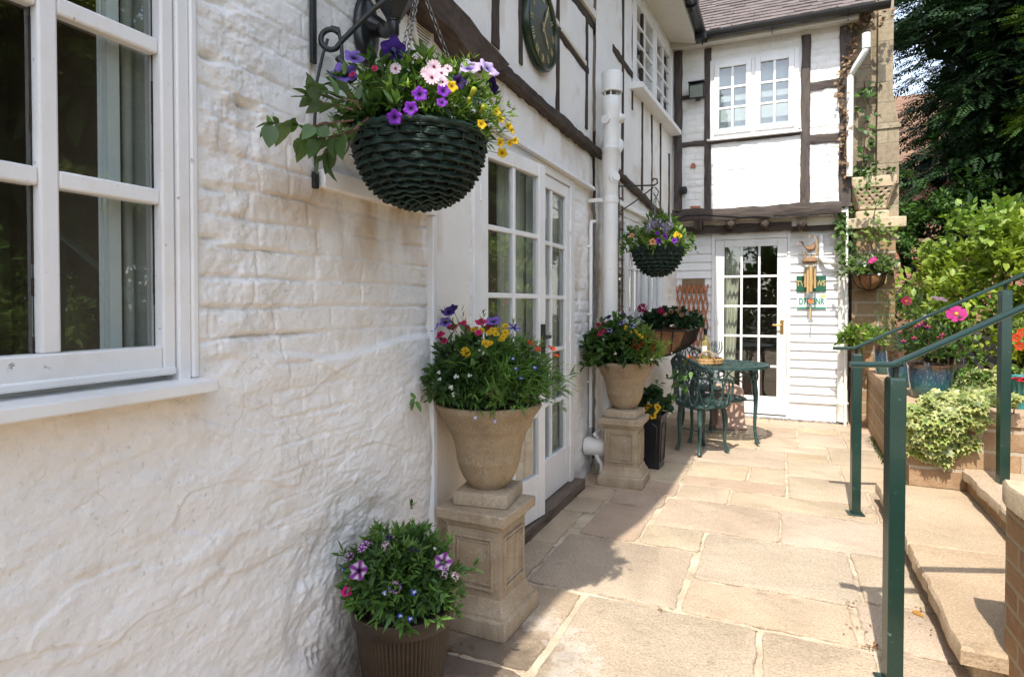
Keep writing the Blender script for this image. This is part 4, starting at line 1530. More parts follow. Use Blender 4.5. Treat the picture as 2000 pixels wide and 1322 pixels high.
slab(-0.62, -0.11, 6.34, 6.74, 2); slab(-0.10, 0.17, 6.34, 6.8, 3); slab(0.57, 0.92, 6.06, 6.84, 0); slab(0.18, 0.56, 6.65, 6.86, 1)
slab(-0.62, -0.09, 6.75, 7.25, 0); slab(-0.08, 0.22, 6.81, 7.26, 2); slab(0.23, 0.53, 6.87, 7.27, 4); slab(0.54, 0.92, 6.85, 7.27, 1); slab(-1.3, -0.63, 6.81, 7.4, 0)
# behind the viewpoint, never in the photo's frame but part of the yard
yy = -3.0
while yy < 1.2:
    h_ = 0.55
    xx = -1.34
    while xx < 0.7:
        w_ = rng.uniform(0.45, 0.8)
        slab(xx, min(xx + w_ - 0.012, 0.72), yy, min(yy + h_ - 0.012, 1.19), int(rng.integers(6)))
        xx += w_
    yy += h_
for (x0, x1, y0, y1, t) in SLABS:
    j = rng.uniform(-0.004, 0.004, 8)
    e_ = 0.003 if y0 < 3 else -0.001
    cs = [(x0 + e_ + j[0], y0 + e_ + j[1]), (x1 - e_ + j[2], y0 + e_ + j[3]), (x1 - e_ + j[4], y1 - e_ + j[5]), (x0 + e_ + j[6], y1 - e_ + j[7])]
    pts = []
    for k in range(4):
        a, b = np.array(cs[k]), np.array(cs[(k + 1) % 4])
        L = np.linalg.norm(b - a)
        n = max(3, int(L / 0.018))
        nr = np.array([(b - a)[1], -(b - a)[0]]) / L
        for q in range(n):
            s = q / n
            w = 0.010 * fbm(np.array([(a[0] + (b[0] - a[0]) * s) * 16]), np.array([(a[1] + (b[1] - a[1]) * s) * 16 + k * 9]), 7, 4, 0.65)[0] - 0.002
            cr = 0.012 * max(0.0, 1 - min(s, 1 - s) * L / 0.03)
            pts.append(a + (b - a) * s + nr * (w - cr))
    pts = np.array(pts)
    ctr = pts.mean(0)
    zt = 0.0 + rng.uniform(-0.0015, 0.002)
    tl = rng.uniform(-0.002, 0.002, 2)
    def zf(p):
        return zt + (p[:, 0] - ctr[0]) * tl[0] + (p[:, 1] - ctr[1]) * tl[1]
    n = len(pts)
    inn = ctr + (pts - ctr) * (1 - 0.010 / np.maximum(np.linalg.norm(pts - ctr, axis=1, keepdims=True), 0.05))
    V = np.concatenate([np.c_[pts, np.full(n, -0.03)], np.c_[pts, zf(pts) - 0.005], np.c_[inn, zf(inn)]])
    F = [(i, (i + 1) % n, n + (i + 1) % n, n + i) for i in range(n)] + [(n + i, n + (i + 1) % n, 2 * n + (i + 1) % n, 2 * n + i) for i in range(n)] + [tuple(range(2 * n, 3 * n))]
    tc = np.array(tones[t if t is not None else int(rng.integers(6))]) * rng.uniform(0.93, 1.05) * np.array([1, rng.uniform(0.97, 1.01), rng.uniform(0.96, 1.04)])
    Ct = np.tile(tc, (3 * n, 1))
    Ct[:2 * n] *= 0.62 + 0.30 * rng.random((2 * n, 1))
    pv.add(V, F, Ct)
structure(pv.build('paving', MT['paving'], None, col=True, smooth=30))
mo = MB()
na, nb = 150, 420
U, Vv = np.meshgrid(np.linspace(-1.4, 0.95, na), np.linspace(-3.1, 7.5, nb), indexing='ij')
mo.grid(np.stack([U, Vv, np.minimum(-0.007 + 0.009 * fbm(U * 16, Vv * 16, 3, 5), -0.0045)], -1))
structure(mo.build('pointing', MT['mortar'], None, smooth=180))
# pebble strip in front of the wing
pb = MB()
for i in range(420):
    x = rng.uniform(-0.66, 0.60)
    y = rng.uniform(7.285, 7.36)
    r_ = rng.uniform(0.006, 0.011)
    pb.lathe([(0, -0.004), (r_, 0.0), (r_ * 0.7, r_ * 0.6), (0, r_ * 0.8)], (x, y, 0.002), 6, col=[(0.10, 0.11, 0.13), (0.35, 0.32, 0.28), (0.2, 0.2, 0.2)][i % 3])
n = NT('pebbles')
structure(pb.build('pebble_strip', n.end(n.bsdf(n.attr(), 0.6)), None, col=True, smooth=60), 'stuff')
# ================================================================= steps, garden walls, raised ground
STEP = thing('stone_steps', 'worn sandstone steps climbing between the green handrails', 'steps', (0.9, 3.4, 0))


def slab_edge(pts, z0, z1, name, mat, parent, rough=0.006, seed=0, tone=None, bev=0.012):
    """a stone slab with an uneven arris; pts ccw outline"""
    out = []
    pts = [np.array(p, float) for p in pts]
    for a, b in zip(pts, pts[1:] + pts[:1]):
        L = np.linalg.norm(b - a)
        n = max(2, int(L / 0.03))
        nr = np.array([(b - a)[1], -(b - a)[0]]) / L
        for q in range(n):
            s = q / n
            e = min(s, 1 - s) * L
            out.append(a + (b - a) * s + nr * (rough * fbm(np.array([s * L * 12 + seed]), np.array([seed * 3.1]), 7, 3)[0] - 0.6 * rough * max(0, 1 - e / 0.05)))
    P = np.array(out)
    n = len(P)
    c = P.mean(0)
    dd = (P - c) / np.linalg.norm(P - c, axis=1, keepdims=True)
    jz = 0.004 * fbm(P[:, 0] * 15 + seed, P[:, 1] * 15, 9, 3)
    V = np.concatenate([np.c_[P, np.full(n, z0)], np.c_[P, np.full(n, z1 - bev) + jz], np.c_[P - dd * bev * 0.8, np.full(n, z1) + jz * 0.4]])
    F = [(i, (i + 1) % n, n + (i + 1) % n, n + i) for i in range(n)] + [(n + i, n + (i + 1) % n, 2 * n + (i + 1) % n, 2 * n + i) for i in range(n)] + [tuple(range(2 * n, 3 * n)), tuple(range(n))[::-1]]
    m = MB().add(V, F, tone if tone is not None else (0.48, 0.36, 0.25))
    return m.build(name, mat, parent, col=True, smooth=30)


# first step: two treads end to end over a set-back riser
slab_edge([(0.563, 2.42), (1.12, 2.40), (1.12, 3.385), (0.572, 3.385)], 0.075, 0.135, 'tread', MT['paving'], STEP, rough=0.010, seed=1, tone=(0.49, 0.37, 0.25))
slab_edge([(0.572, 3.392), (1.12, 3.392), (1.12, 4.475), (0.578, 4.475)], 0.075, 0.134, 'tread', MT['paving'], STEP, rough=0.010, seed=2, tone=(0.51, 0.40, 0.28))
MB().bx(0.610, 1.12, 2.46, 4.47, -0.03, 0.074).build('riser', MT['pale_stone'], STEP, bevel=0.006)
# second step
slab_edge([(0.975, 2.47), (1.55, 2.47), (1.55, 4.475), (1.03, 4.475)], 0.222, 0.272, 'tread', MT['paving'], STEP, seed=3, rough=0.014, tone=(0.50, 0.39, 0.28))
MB().prism([(1.0, 2.47, 0.13), (1.06, 4.47, 0.13), (1.5, 4.47, 0.13), (1.5, 2.47, 0.13)], (0, 0, 0.091)).build('riser', MT['brick'], STEP, bevel=0.006)
MB().bx(1.42, 2.1, 2.47, 4.47, 0.13, 0.36).build('riser', MT['brick'], STEP, bevel=0.006)
slab_edge([(1.39, 2.47), (2.1, 2.47), (2.1, 4.475), (1.41, 4.475)], 0.361, 0.41, 'tread', MT['paving'], STEP, seed=4, rough=0.01)
FL = thing('flank_wall', 'low brick wall with a chipped coping on the near side of the steps', 'wall', (1.0, 1.8, 0))
MB().bx(0.690, 2.2, 0.2, 2.462, -0.03, 0.625).build('brickwork', MT['brick'], FL, smooth=0)
slab_edge([(0.672, 0.2), (2.2, 0.2), (2.2, 2.478), (0.672, 2.478)], 0.626, 0.695, 'coping', MT['pale_stone'], FL, seed=6, rough=0.012)
RWL = thing('retaining_wall', 'low buff brick retaining wall carrying the glazed pots', 'wall', (1.0, 5.5, 0))
rwp = [(0.762, 4.478), (2.6, 4.44), (2.6, 4.64), (0.99, 4.66), (1.07, 7.24), (0.857, 7.24)]
m = MB()
m.prism([(x, y, -0.03) for x, y in rwp], (0, 0, 0.575))
m.build('brickwork', MT['block'], RWL, smooth=0)
slab_edge([(0.75, 4.462), (1.02, 4.455), (1.085, 7.24), (0.846, 7.24)], 0.546, 0.625, 'coping', MT['paving'], RWL, seed=8, rough=0.008, tone=(0.46, 0.32, 0.21))
slab_edge([(1.025, 4.455), (2.6, 4.425), (2.6, 4.66), (1.025, 4.68)], 0.546, 0.624, 'coping', MT['paving'], RWL, seed=9, rough=0.008, tone=(0.48, 0.34, 0.23))
# raised beds
bed = MB()
na, nb = 60, 70
U, Vv = np.meshgrid(np.linspace(0.98, 14, na), np.linspace(4.55, 30, nb), indexing='ij')
bed.grid(np.stack([U, Vv, 0.56 + 0.03 * fbm(U * 3, Vv * 3, 5, 3) + 0.05 * np.clip(U - 3, 0, 10)], -1))
U, Vv = np.meshgrid(np.linspace(2.05, 14, na), np.linspace(-12, 4.6, nb), indexing='ij')
bed.grid(np.stack([U, Vv, 0.55 + 0.03 * fbm(U * 3, Vv * 3, 6, 3) + 0.05 * np.clip(U - 3, 0, 10)], -1))
U, Vv = np.meshgrid(np.linspace(0.75, 2.2, 20), np.linspace(-12, 0.25, 40), indexing='ij')
bed.grid(np.stack([U, Vv, 0.5 + 0.03 * fbm(U * 3, Vv * 3, 6, 3)], -1))
structure(bed.build('garden_ground', MT['soil'], None, smooth=180))

# ---------------------------------------------------------------- handrails
def handrail(label, Y, xe, xj, xf, ze, zj, zf, posts, grp):
    t = thing('handrail', label, 'railing', (posts[0][0], Y, 0), group=grp)
    m = MB()
    pts = [np.array((xe, Y, ze)), np.array((xj, Y, zj)), np.array((xf, Y, zf))]
    # a rounded bar: wide and shallow, bent once over the first post
    prof = [(-0.026, -0.006), (-0.020, -0.009), (0.020, -0.009), (0.026, -0.006), (0.026, 0.002), (0.016, 0.008), (0.0, 0.010), (-0.016, 0.008), (-0.026, 0.002)]
    dirs = [unit(pts[1] - pts[0]), unit(unit(pts[1] - pts[0]) + unit(pts[2] - pts[1])), unit(pts[2] - pts[1])]
    V = []
    for p, d in zip(pts, dirs):
        s = np.array([0, 1.0, 0])
        u = np.cross(d, s)
        u = u if u[2] > 0 else -u
        V += [p + s * a + u * b for a, b in prof]
    k = len(prof)
    F = [(i * k + j, i * k + (j + 1) % k, (i + 1) * k + (j + 1) % k, (i + 1) * k + j) for i in range(2) for j in range(k)]
    F += [tuple(range(k)), tuple(range(2 * k, 3 * k))[::-1]]
    m.add(np.array(V), F)
    m.build('rail', MT['greenpaint'], t, smooth=40)
    for (x, zb, zt, rz) in posts:
        q = MB()
        q.sqlathe([(0.0245, zb), (0.025, zt - 0.01), (0.0245, zt - 0.006), (0.020, zt), (0.019, zt + 0.001)], (x, Y, 0), rz)
        po = q.build('post', MT['greenpaint'], t, bevel=0.003, smooth=30)
        f = MB()
        f.sqlathe([(0.044, zb), (0.045, zb + 0.006), (0.040, zb + 0.009)], (x, Y, 0), rz)
        for sx, sy in ((1, 1), (-1, -1)):
            cx_, sx_ = math.cos(rz), math.sin(rz)
            u_, v_ = sx * 0.033, sy * 0.033
            f.lathe([(0.0, zb + 0.0145), (0.005, zb + 0.0145), (0.006, zb + 0.008)], (x + u_ * cx_ - v_ * sx_, Y + u_ * sx_ + v_ * cx_, 0), 6)
        f.build('base_plate', MT['greenpaint'], po, bevel=0.0008)
        b = MB()
        zr = np.interp(x, [xe, xj, xf], [ze, zj, zf]) - 0.008
        b.tube([(x, Y, zt), (x, Y, zr)], 0.009, 10)
        b.bar((x - 0.022, Y, zr - 0.002), (x + 0.022, Y, zr + 0.001), 0.03, 0.005)
        b.build('bracket', MT['iron'], po)
    return t


handrail('green handrail nearest the viewer, rising over the front of the steps', 2.353, 0.225, 0.350, 1.55, 1.066, 1.070, 1.74, [(0.359, 0.0, 1.028, R(12)), (1.50, 0.27, 1.67, R(12))], 'green handrails of the steps')
handrail('green handrail on the far side of the steps before the ivy wall', 4.183, 0.308, 0.422, 1.9, 1.003, 1.006, 1.79, [(0.4365, 0.0, 0.972, R(8)), (1.155, 0.135, 1.350, R(8))], 'green handrails of the steps')

# ================================================================= pedestals and urns
def pedestal(name, label, x, y, h, rz, grp):
    t = thing(name, label, 'pedestal', (x, y, 0), rz, grp)
    b = MB()
    b.sqlathe([(0.158, 0.0), (0.160, 0.062), (0.156, 0.070), (0.146, 0.072), (0.146, 0.082), (0.140, 0.092), (0.128, 0.112), (0.121, 0.135), (0.117, 0.137)])
    b.build('base', MT['stone'], t, world=False, bevel=0.005, smooth=30)
    d = MB()
    z0, z1 = 0.136, h - 0.075
    hw = 0.117
    d.sqlathe([(hw, z0), (hw, z1)])
    # raised fillets of the sunk panel on the four faces
    for k in range(4):
        M = np.array([[math.cos(k * PI_2), -math.sin(k * PI_2), 0], [math.sin(k * PI_2), math.cos(k * PI_2), 0], [0, 0, 1]])
        for (ins, w, dp) in ((0.028, 0.010, 0.010), (0.046, 0.007, 0.006)):
            a, bq = hw - ins, hw - ins
            zl, zh = z0 + ins * 1.1, z1 - ins * 0.9
            for (x0, x1, zz0, zz1) in ((-a, a, zl, zl + w), (-a, a, zh - w, zh), (-a, -a + w, zl + w, zh - w), (a - w, a, zl + w, zh - w)):
                c = M @ np.array([(x0 + x1) / 2, -hw - dp / 2 + 0.0008, (zz0 + zz1) / 2])
                d.box(c, (x1 - x0, dp, zz1 - zz0), rz=k * PI_2)
    d.build('die', MT['stone'], t, world=False, bevel=0.0018, smooth=30)
    c = MB()
    c.sqlathe([(0.116, h - 0.0745), (0.122, h - 0.070), (0.124, h - 0.060), (0.130, h - 0.057), (0.136, h - 0.047), (0.150, h - 0.042), (0.152, h - 0.006), (0.149, h - 0.001), (0.146, h)])
    c.build('cap', MT['stone'], t, world=False, bevel=0.004, smooth=30)
    return t


PI_2 = math.pi / 2
URN_PROF = [(0.0, 0.0), (0.070, 0.0), (0.074, 0.006), (0.090, 0.022), (0.106, 0.045), (0.120, 0.078), (0.1285, 0.108), (0.1310, 0.112), (0.1312, 0.118), (0.1340, 0.145), (0.142, 0.185), (0.156, 0.222), (0.168, 0.243),
            (0.1720, 0.247), (0.1735, 0.252), (0.183, 0.278), (0.200, 0.305), (0.213, 0.322), (0.218, 0.334), (0.216, 0.343), (0.208, 0.345), (0.196, 0.334), (0.17, 0.31), (0.0, 0.30)]


def urn(label, x, y, zb, rz, k, grp):
    t = thing('stone_urn', label, 'urn', (x, y, zb), rz, grp)
    f = MB()
    f.sqlathe([(0.112, 0.0), (0.114, 0.004), (0.114, 0.046), (0.110, 0.054), (0.095, 0.056)])
    f.build('foot', MT['stone'], t, world=False, bevel=0.006, smooth=30)
    b = MB()
    b.lathe([(r_ * k, 0.0555 + z * k) for r_, z in URN_PROF], n=64)
    b.build('bowl', MT['urn'], t, world=False, smooth=50)
    s = MB()
    s.lathe([(0.0, 0.385 * k), (0.10 * k, 0.383 * k), (0.190 * k, 0.377 * k)], n=24)
    s.build('soil', MT['soil'], t, world=False, smooth=60)
    return t


pedestal('stone_pedestal', 'weathered stone pedestal with sunk panels beside the ribbed brown pot', -1.080, 2.198, 0.472, R(-1.5), 'stone pedestals along the wall')
pedestal('stone_pedestal', 'weathered stone pedestal further off beside the white soil pipe', -1.003, 4.27, 0.475, R(1.5), 'stone pedestals along the wall')
URN1 = urn('large sandstone urn of mixed flowers on the nearer pedestal', -1.085, 2.225, 0.472, R(7), 1.0, 'stone urns')
URN2 = urn('sandstone urn of mixed flowers on the farther pedestal by the soil pipe', -1.000, 4.27, 0.475, R(-6), 0.98, 'stone urns')

# ================================================================= ribbed brown pot
P1 = (-1.085, 1.605)
POT = thing('ribbed_pot', 'brown ribbed pot of petunias and lobelia on the paving below the nearer urn', 'flower pot', (*P1, 0))
m = MB()
prof = [(0.0, 0.0), (0.108, 0.0), (0.112, 0.006), (0.126, 0.085), (0.139, 0.185), (0.147, 0.250), (0.149, 0.276), (0.158, 0.280), (0.161, 0.287), (0.163, 0.320), (0.160, 0.328), (0.151, 0.328), (0.147, 0.295), (0.0, 0.29)]
nn = 420
ang = np.linspace(0, 2 * math.pi, nn, endpoint=False)
rib = 0.5 + 0.5 * np.cos(ang * 70)
V = []
for i, (r_, z_) in enumerate(prof):
    a = 0.0042 if 2 <= i <= 6 else 0.0
    rr = r_ - a * (1 - rib ** 0.6)
    V.append(np.c_[rr * np.cos(ang), rr * np.sin(ang), np.full(nn, z_)])
V = np.concatenate(V)
F = []
for i in range(len(prof) - 1):
    I = np.arange(nn)
    F.append(np.stack([i * nn + I, i * nn + (I + 1) % nn, (i + 1) * nn + (I + 1) % nn, (i + 1) * nn + I], -1))
m.add(V, np.concatenate(F))
nb_ = NT('bronze_plastic')
lw = nb_.ramp(nb_.noise(9, 4, 0.6), [(0.3, (0.018, 0.011, 0.006)), (0.7, (0.036, 0.023, 0.012))])
MT['bronze'] = nb_.end(nb_.bsdf(lw, 0.5, nb_.bump(nb_.noise(120, 3), 0.15, 0.002), spec=0.4))
m.build('pot', MT['bronze'], POT, world=False, smooth=40)
MB().lathe([(0.0, 0.315), (0.150, 0.307)], n=24).build('soil', MT['soil'], POT, world=False)

# ================================================================= black planter and yellow pansies
BP = thing('black_planter', 'tall black square planter of yellow pansies half hidden by the farther pedestal', 'planter', (-0.905, 4.77, 0), R(-4))
m = MB()
m.sqlathe([(0.078, 0.0), (0.080, 0.01), (0.082, 0.03), (0.100, 0.40), (0.107, 0.405), (0.107, 0.425), (0.098, 0.425), (0.094, 0.39), (0.0, 0.39)])
m.build('pot', MT['black'], BP, world=False, bevel=0.004, smooth=30)
m = MB()
for k in range(4):
    M = np.array([[math.cos(k * PI_2), -math.sin(k * PI_2), 0], [math.sin(k * PI_2), math.cos(k * PI_2), 0], [0, 0, 1]])
    pts = [np.array(q) for q in ((-0.055, -0.0875, 0.06), (0.055, -0.0875, 0.06), (0.066, -0.0985, 0.33), (0.03, -0.1, 0.36), (-0.03, -0.1, 0.36), (-0.066, -0.0985, 0.33))]
    pts = [M @ q for q in pts]
    for a, b in zip(pts, pts[1:] + pts[:1]):
        m.tube([a, b], 0.004, 6)
m.build('moulding', MT['black'], BP, world=False)

# ================================================================= terracotta block beside the table
TB = MB()
TB.sqlathe([(0.155, 0.0), (0.160, 0.03), (0.142, 0.06), (0.132, 0.20), (0.128, 0.36), (0.122, 0.41), (0.105, 0.435), (0.07, 0.442)], (-0.47, 6.62, 0), R(18))
tag(TB.build('terracotta_block', MT['terra'], None, bevel=0.012, smooth=40), 'rounded pink terracotta block standing behind the green table', 'block')

# ================================================================= cast table and chairs
def scroll(mb, path, r=0.007, n=7):
    mb.tube(path, r, n)


def cabriole(mb, x, y, z1, out, s=1.0):
    """curved cast leg from (x,y,z1) bowing outward along unit vector out, hoof at the floor"""
    t = np.linspace(0, 1, 16)
    off = 0.055 * np.sin(t * math.pi * 1.15) * s - 0.02 * np.sin(t * math.pi) + 0.085 * s * t ** 5
    r_ = 0.022 - 0.010 * t + 0.011 * np.exp(-((t - 0.98) / 0.04) ** 2) + 0.005 * np.exp(-((t - 0.33) / 0.07) ** 2)
    P = np.c_[x + out[0] * off, y + out[1] * off, z1 * (1 - t) + 0.012 * t]
    mb.tube(P, r_, 9)


TBX, TBY, TBZ, TBR = -0.50, 5.94, 0.725, 0.425
TAB = thing('garden_table', 'round green cast iron garden table holding the drinks tray', 'table', (TBX, TBY, 0))
m = MB()
na = 96
ang = np.linspace(0, 2 * math.pi, na, endpoint=False)
rings = [(0.045, 0), (0.075, 0), (0.15, 0), (0.165, 0), (0.275, 0), (0.290, 0), (0.385, 0), (TBR, 1)]
sca = 0.012 * np.abs(np.cos(ang * 12))
for (r0, f0), (r1, f1) in ((rings[0], rings[1]), (rings[2], rings[3]), (rings[4], rings[5]), (rings[6], rings[7])):
    ro = r1 + (sca if f1 else 0)
    top_ = [np.c_[r0 * np.cos(ang), r0 * np.sin(ang), np.full(na, 0.012)], np.c_[ro * np.cos(ang), ro * np.sin(ang), np.full(na, 0.012)],
            np.c_[ro * np.cos(ang), ro * np.sin(ang), np.full(na, -0.012 if f1 else 0.0)], np.c_[r0 * np.cos(ang), r0 * np.sin(ang), np.full(na, 0.0)]]
    V = np.concatenate(top_) + np.array([0, 0, TBZ - 0.012])
    I = np.arange(na)
    F = np.concatenate([np.stack([a * na + I, a * na + (I + 1) % na, ((a + 1) % 4) * na + (I + 1) % na, ((a + 1) % 4) * na + I], -1) for a in range(4)])
    m.add(V, F)
for (ra, rb, k, wd) in ((0.07, 0.155, 14, 0.020), (0.16, 0.28, 24, 0.020), (0.285, 0.39, 36, 0.020)):
    for i in range(k):
        for sg in (-1, 1):
            a0, a1 = 2 * math.pi * i / k, 2 * math.pi * (i + sg * 0.9) / k
            am = (a0 + a1) / 2 + sg * 0.05
            pts = [(ra * math.cos(a0), ra * math.sin(a0)), ((ra + rb) / 2 * math.cos(am), (ra + rb) / 2 * math.sin(am)), (rb * math.cos(a1), rb * math.sin(a1))]
            for a, b in zip(pts[:-1], pts[1:]):
                m.bar((a[0], a[1], TBZ - 0.006), (b[0], b[1], TBZ - 0.006), wd, 0.008)
m.build('table_top', MT['castgreen'], TAB, world=False, smooth=30)
for k in range(3):
    a = R(-12 + 120 * k)
    d = (math.cos(a), math.sin(a))
    m = MB()
    cabriole(m, 0.29 * d[0], 0.29 * d[1], TBZ - 0.02, d, 1.0)
    m.build('leg', MT['castgreen'], TAB, world=False, smooth=60)
m = MB()
for r_ in (0.10, 0.19, 0.235):
    m.tube([(r_ * math.cos(a), r_ * math.sin(a), 0.40) for a in np.linspace(0, 2 * math.pi, 40)], 0.007, 6)
for k in range(16):
    a = 2 * math.pi * k / 16
    m.tube([((0.10 + 0.135 * t) * math.cos(a + 0.5 * t), (0.10 + 0.135 * t) * math.sin(a + 0.5 * t), 0.40) for t in np.linspace(0, 1, 5)], 0.006, 5)
    m.tube([((0.10 + 0.135 * t) * math.cos(a - 0.5 * t), (0.10 + 0.135 * t) * math.sin(a - 0.5 * t), 0.40) for t in np.linspace(0, 1, 5)], 0.006, 5)
for k in range(3):
    a = R(-12 + 120 * k)
    m.tube([(0.235 * math.cos(a), 0.235 * math.sin(a), 0.40), (0.335 * math.cos(a), 0.335 * math.sin(a), 0.405)], 0.007, 6)
m.build('shelf', MT['castgreen'], TAB, world=False, smooth=60)
m = MB()
for k in range(12):
    a0 = 2 * math.pi * k / 12
    for sg in (-1, 1):
        t = np.linspace(0, 1, 14)
        aa = a0 + sg * (0.20 * np.sin(t * math.pi * 1.3))
        zz = TBZ - 0.02 - 0.115 * t
        m.tube(np.c_[0.335 * np.cos(aa), 0.335 * np.sin(aa), zz], 0.006, 5)
m.build('apron', MT['castgreen'], TAB, world=False, smooth=60)


def chair(label, x, y, rz):
    """cast barrel-back chair; local +x is forward"""
    t = thing('garden_chair', label, 'chair', (x, y, 0), rz, 'green cast iron chairs')
    zs = 0.425
    m = MB()
    ang = np.linspace(0, 2 * math.pi, 40, endpoint=False)
    V = []
    for r_, z in ((0.205, zs - 0.022), (0.215, zs - 0.016), (0.215, zs - 0.002), (0.205, zs + 0.003), (0.10, zs - 0.004)):
        V.append(np.c_[r_ * np.cos(ang) * (1 + 0.10 * (np.cos(ang) > 0)), r_ * np.sin(ang), np.full(40, z)])
    V = np.concatenate(V)
    I = np.arange(40)
    F = np.concatenate([np.stack([a * 40 + I, a * 40 + (I + 1) % 40, (a + 1) * 40 + (I + 1) % 40, (a + 1) * 40 + I], -1) for a in range(4)])
    m.add(V, F)
    for k in range(14):
        a = 2 * math.pi * k / 14
        m.bar((0.02 * math.cos(a), 0.02 * math.sin(a), zs - 0.006), (0.11 * math.cos(a + 0.3), 0.11 * math.sin(a + 0.3), zs - 0.006), 0.013, 0.006)
    m.build('seat', MT['castgreen'], t, world=False, smooth=40)
    for (a, s) in ((40, 1.0), (-40, 1.0), (140, 0.75), (-140, 0.75)):
        q = R(a)
        d = (math.cos(q), math.sin(q))
        m = MB()
        cabriole(m, 0.17 * d[0], 0.17 * d[1], zs - 0.01, d, s * 0.8)
        m.build('leg', MT['castgreen'], t, world=False, smooth=60)
    m = MB()
    for a, b in ((40, -140), (-40, 140)):
        pa, pb = R(a), R(b)
        m.tube([(0.16 * math.cos(pa), 0.16 * math.sin(pa), 0.20), (0.0, 0.0, 0.17), (0.16 * math.cos(pb), 0.16 * math.sin(pb), 0.20)], 0.007, 6)
    m.build('stretcher', MT['castgreen'], t, world=False, smooth=60)
    # barrel back: arm rail, tall crest at the rear, hoops between
    m = MB()
    A = np.linspace(R(58), R(302), 44)
    rr = 0.235 + 0.02 * np.cos(A)

    def crest(a):
        u = np.abs(a - math.pi) / R(122)
        return 0.66 + 0.19 * np.clip(1 - u * 1.55, 0, 1) ** 0.7
    m.tube(np.c_[rr * np.cos(A), rr * np.sin(A), 0.66 - 0.03 * (np.abs(A - math.pi) / R(122)) ** 4], 0.010, 7)
    B = np.linspace(R(112), R(248), 24)
    m.tube(np.c_[0.235 * np.cos(B) * 1.08, 0.235 * np.sin(B) * 1.02, crest(B)], 0.015, 7)
    for s in (1, -1):
        a = math.pi + s * R(122)
        x_, y_ = 0.235 * math.cos(a), 0.235 * math.sin(a)
        m.tube([(x_, y_, 0.635), (x_ + 0.03, y_, 0.61), (x_ + 0.035, y_, 0.56), (x_ + 0.01, y_, 0.50), (x_, y_ * 0.93, zs)], 0.010, 7)
    K = 9
    for k in range(K):
        a0 = R(62) + (R(298) - R(62)) * (k + 0.5) / K
        wv = R(236) / K * 0.60
        for zt, zb_ in ((0.655, zs),):
            t_ = np.linspace(0, 2 * math.pi, 22)
            aa = a0 + wv * np.sin(t_) * (0.75 + 0.25 * np.cos(t_))
            zz = (zt + zb_) / 2 + (zt - zb_) / 2 * np.cos(t_) * 0.98
            rad = 0.222 + 0.013 * (zz - zs) / 0.23
            m.tube(np.c_[rad * np.cos(aa), rad * np.sin(aa), zz], 0.0068, 6)
        t_ = np.linspace(0, 1, 10)
    for k in range(7):
        a0 = R(120) + R(120) * k / 6
        m.tube([(0.238 * math.cos(a0), 0.238 * math.sin(a0), 0.66), (0.25 * math.cos(a0), 0.245 * math.sin(a0), float(crest(np.array([a0]))[0]))], 0.007, 6)
        if k < 6:
            a1 = a0 + R(20)
            m.tube([(0.238 * math.cos(a0), 0.238 * math.sin(a0), 0.66), (0.25 * math.cos(a1), 0.245 * math.sin(a1), float(crest(np.array([a1]))[0]))], 0.006, 6)
            m.tube([(0.238 * math.cos(a1), 0.238 * math.sin(a1), 0.66), (0.25 * math.cos(a0), 0.245 * math.sin(a0), float(crest(np.array([a0]))[0]))], 0.006, 6)
    m.build('backrest', MT['castgreen'], t, world=False, smooth=60)
    return t


chair('green cast iron chair with its back to the planters, nearest the viewer', -0.60, 5.42, R(52))
chair('green cast iron chair tucked in behind the far side of the table', -0.72, 6.50, R(-40))

# ---- tray and what stands on it
tx, ty, tz = onG(1385, 712, TBZ)[0], TBY - 0.10, TBZ + 0.001
tx = -0.635
TR = thing('wicker_tray', 'straw wicker tray with loop handles on the green table', 'tray', (tx, ty, tz))
m = MB()
m.lathe([(0.0, 0.0), (0.165, 0.0), (0.165, 0.008), (0.0, 0.008)], n=40)
for k in range(5):
    rr = 0.168 + 0.004 * (k % 2)
    t_ = np.linspace(0, 2 * math.pi, 90)
    m.tube(np.c_[rr * np.cos(t_), rr * np.sin(t_), 0.006 + 0.0105 * k + 0.002 * np.sin(t_ * 30 + k * math.pi)], 0.006, 6)
m.build('basket', MT['wicker'], TR, world=False, smooth=60)
for s in (1, -1):
    t_ = np.linspace(0, math.pi, 16)
    q = MB()
    for o_ in (-0.006, 0.006):
        q.tube(np.c_[s * (0.168 + 0 * t_) * 0.30 + 0.07 * np.cos(t_) * 0.9, -s * 0.160 + 0.0 * t_ + o_, 0.05 + 0.075 * np.sin(t_)], 0.006, 6)
    q.build('handle', MT['wicker'], TR, world=False, smooth=60)
n_ = NT('clear_glass')
b_ = n_.bsdf((0.95, 0.97, 0.96), 0.02)
b_.inputs['Transmission Weight'].default_value = 1.0
b_.inputs['IOR'].default_value = 1.18
MT['clear'] = n_.end(b_)
n_ = NT('wine_bottle_glass')
b_ = n_.bsdf((0.52, 0.44, 0.16), 0.05)
b_.inputs['Transmission Weight'].default_value = 0.55
MT['wine'] = n_.end(b_)
BO = thing('wine_bottle', 'white wine bottle with a dark capsule and pale label on the tray', 'bottle', (tx + 0.015, ty + 0.045, tz + 0.009))
MB().lathe([(0, 0), (0.036, 0.0), (0.038, 0.006), (0.038, 0.185), (0.034, 0.205), (0.018, 0.232), (0.0145, 0.25), (0.0145, 0.302), (0.0, 0.302)], n=24).build('bottle', MT['wine'], BO, world=False, smooth=50)
MB().lathe([(0.0155, 0.252), (0.0160, 0.256), (0.0160, 0.312), (0.0, 0.314)], n=20).build('capsule', MT['black'], BO, world=False, smooth=50)
MB().lathe([(0.0384, 0.065), (0.0386, 0.066), (0.0386, 0.15), (0.0384, 0.151)], n=14, a0=R(195), a1=R(295)).build('paper_label', MT['wwood'], BO, world=False, smooth=50)


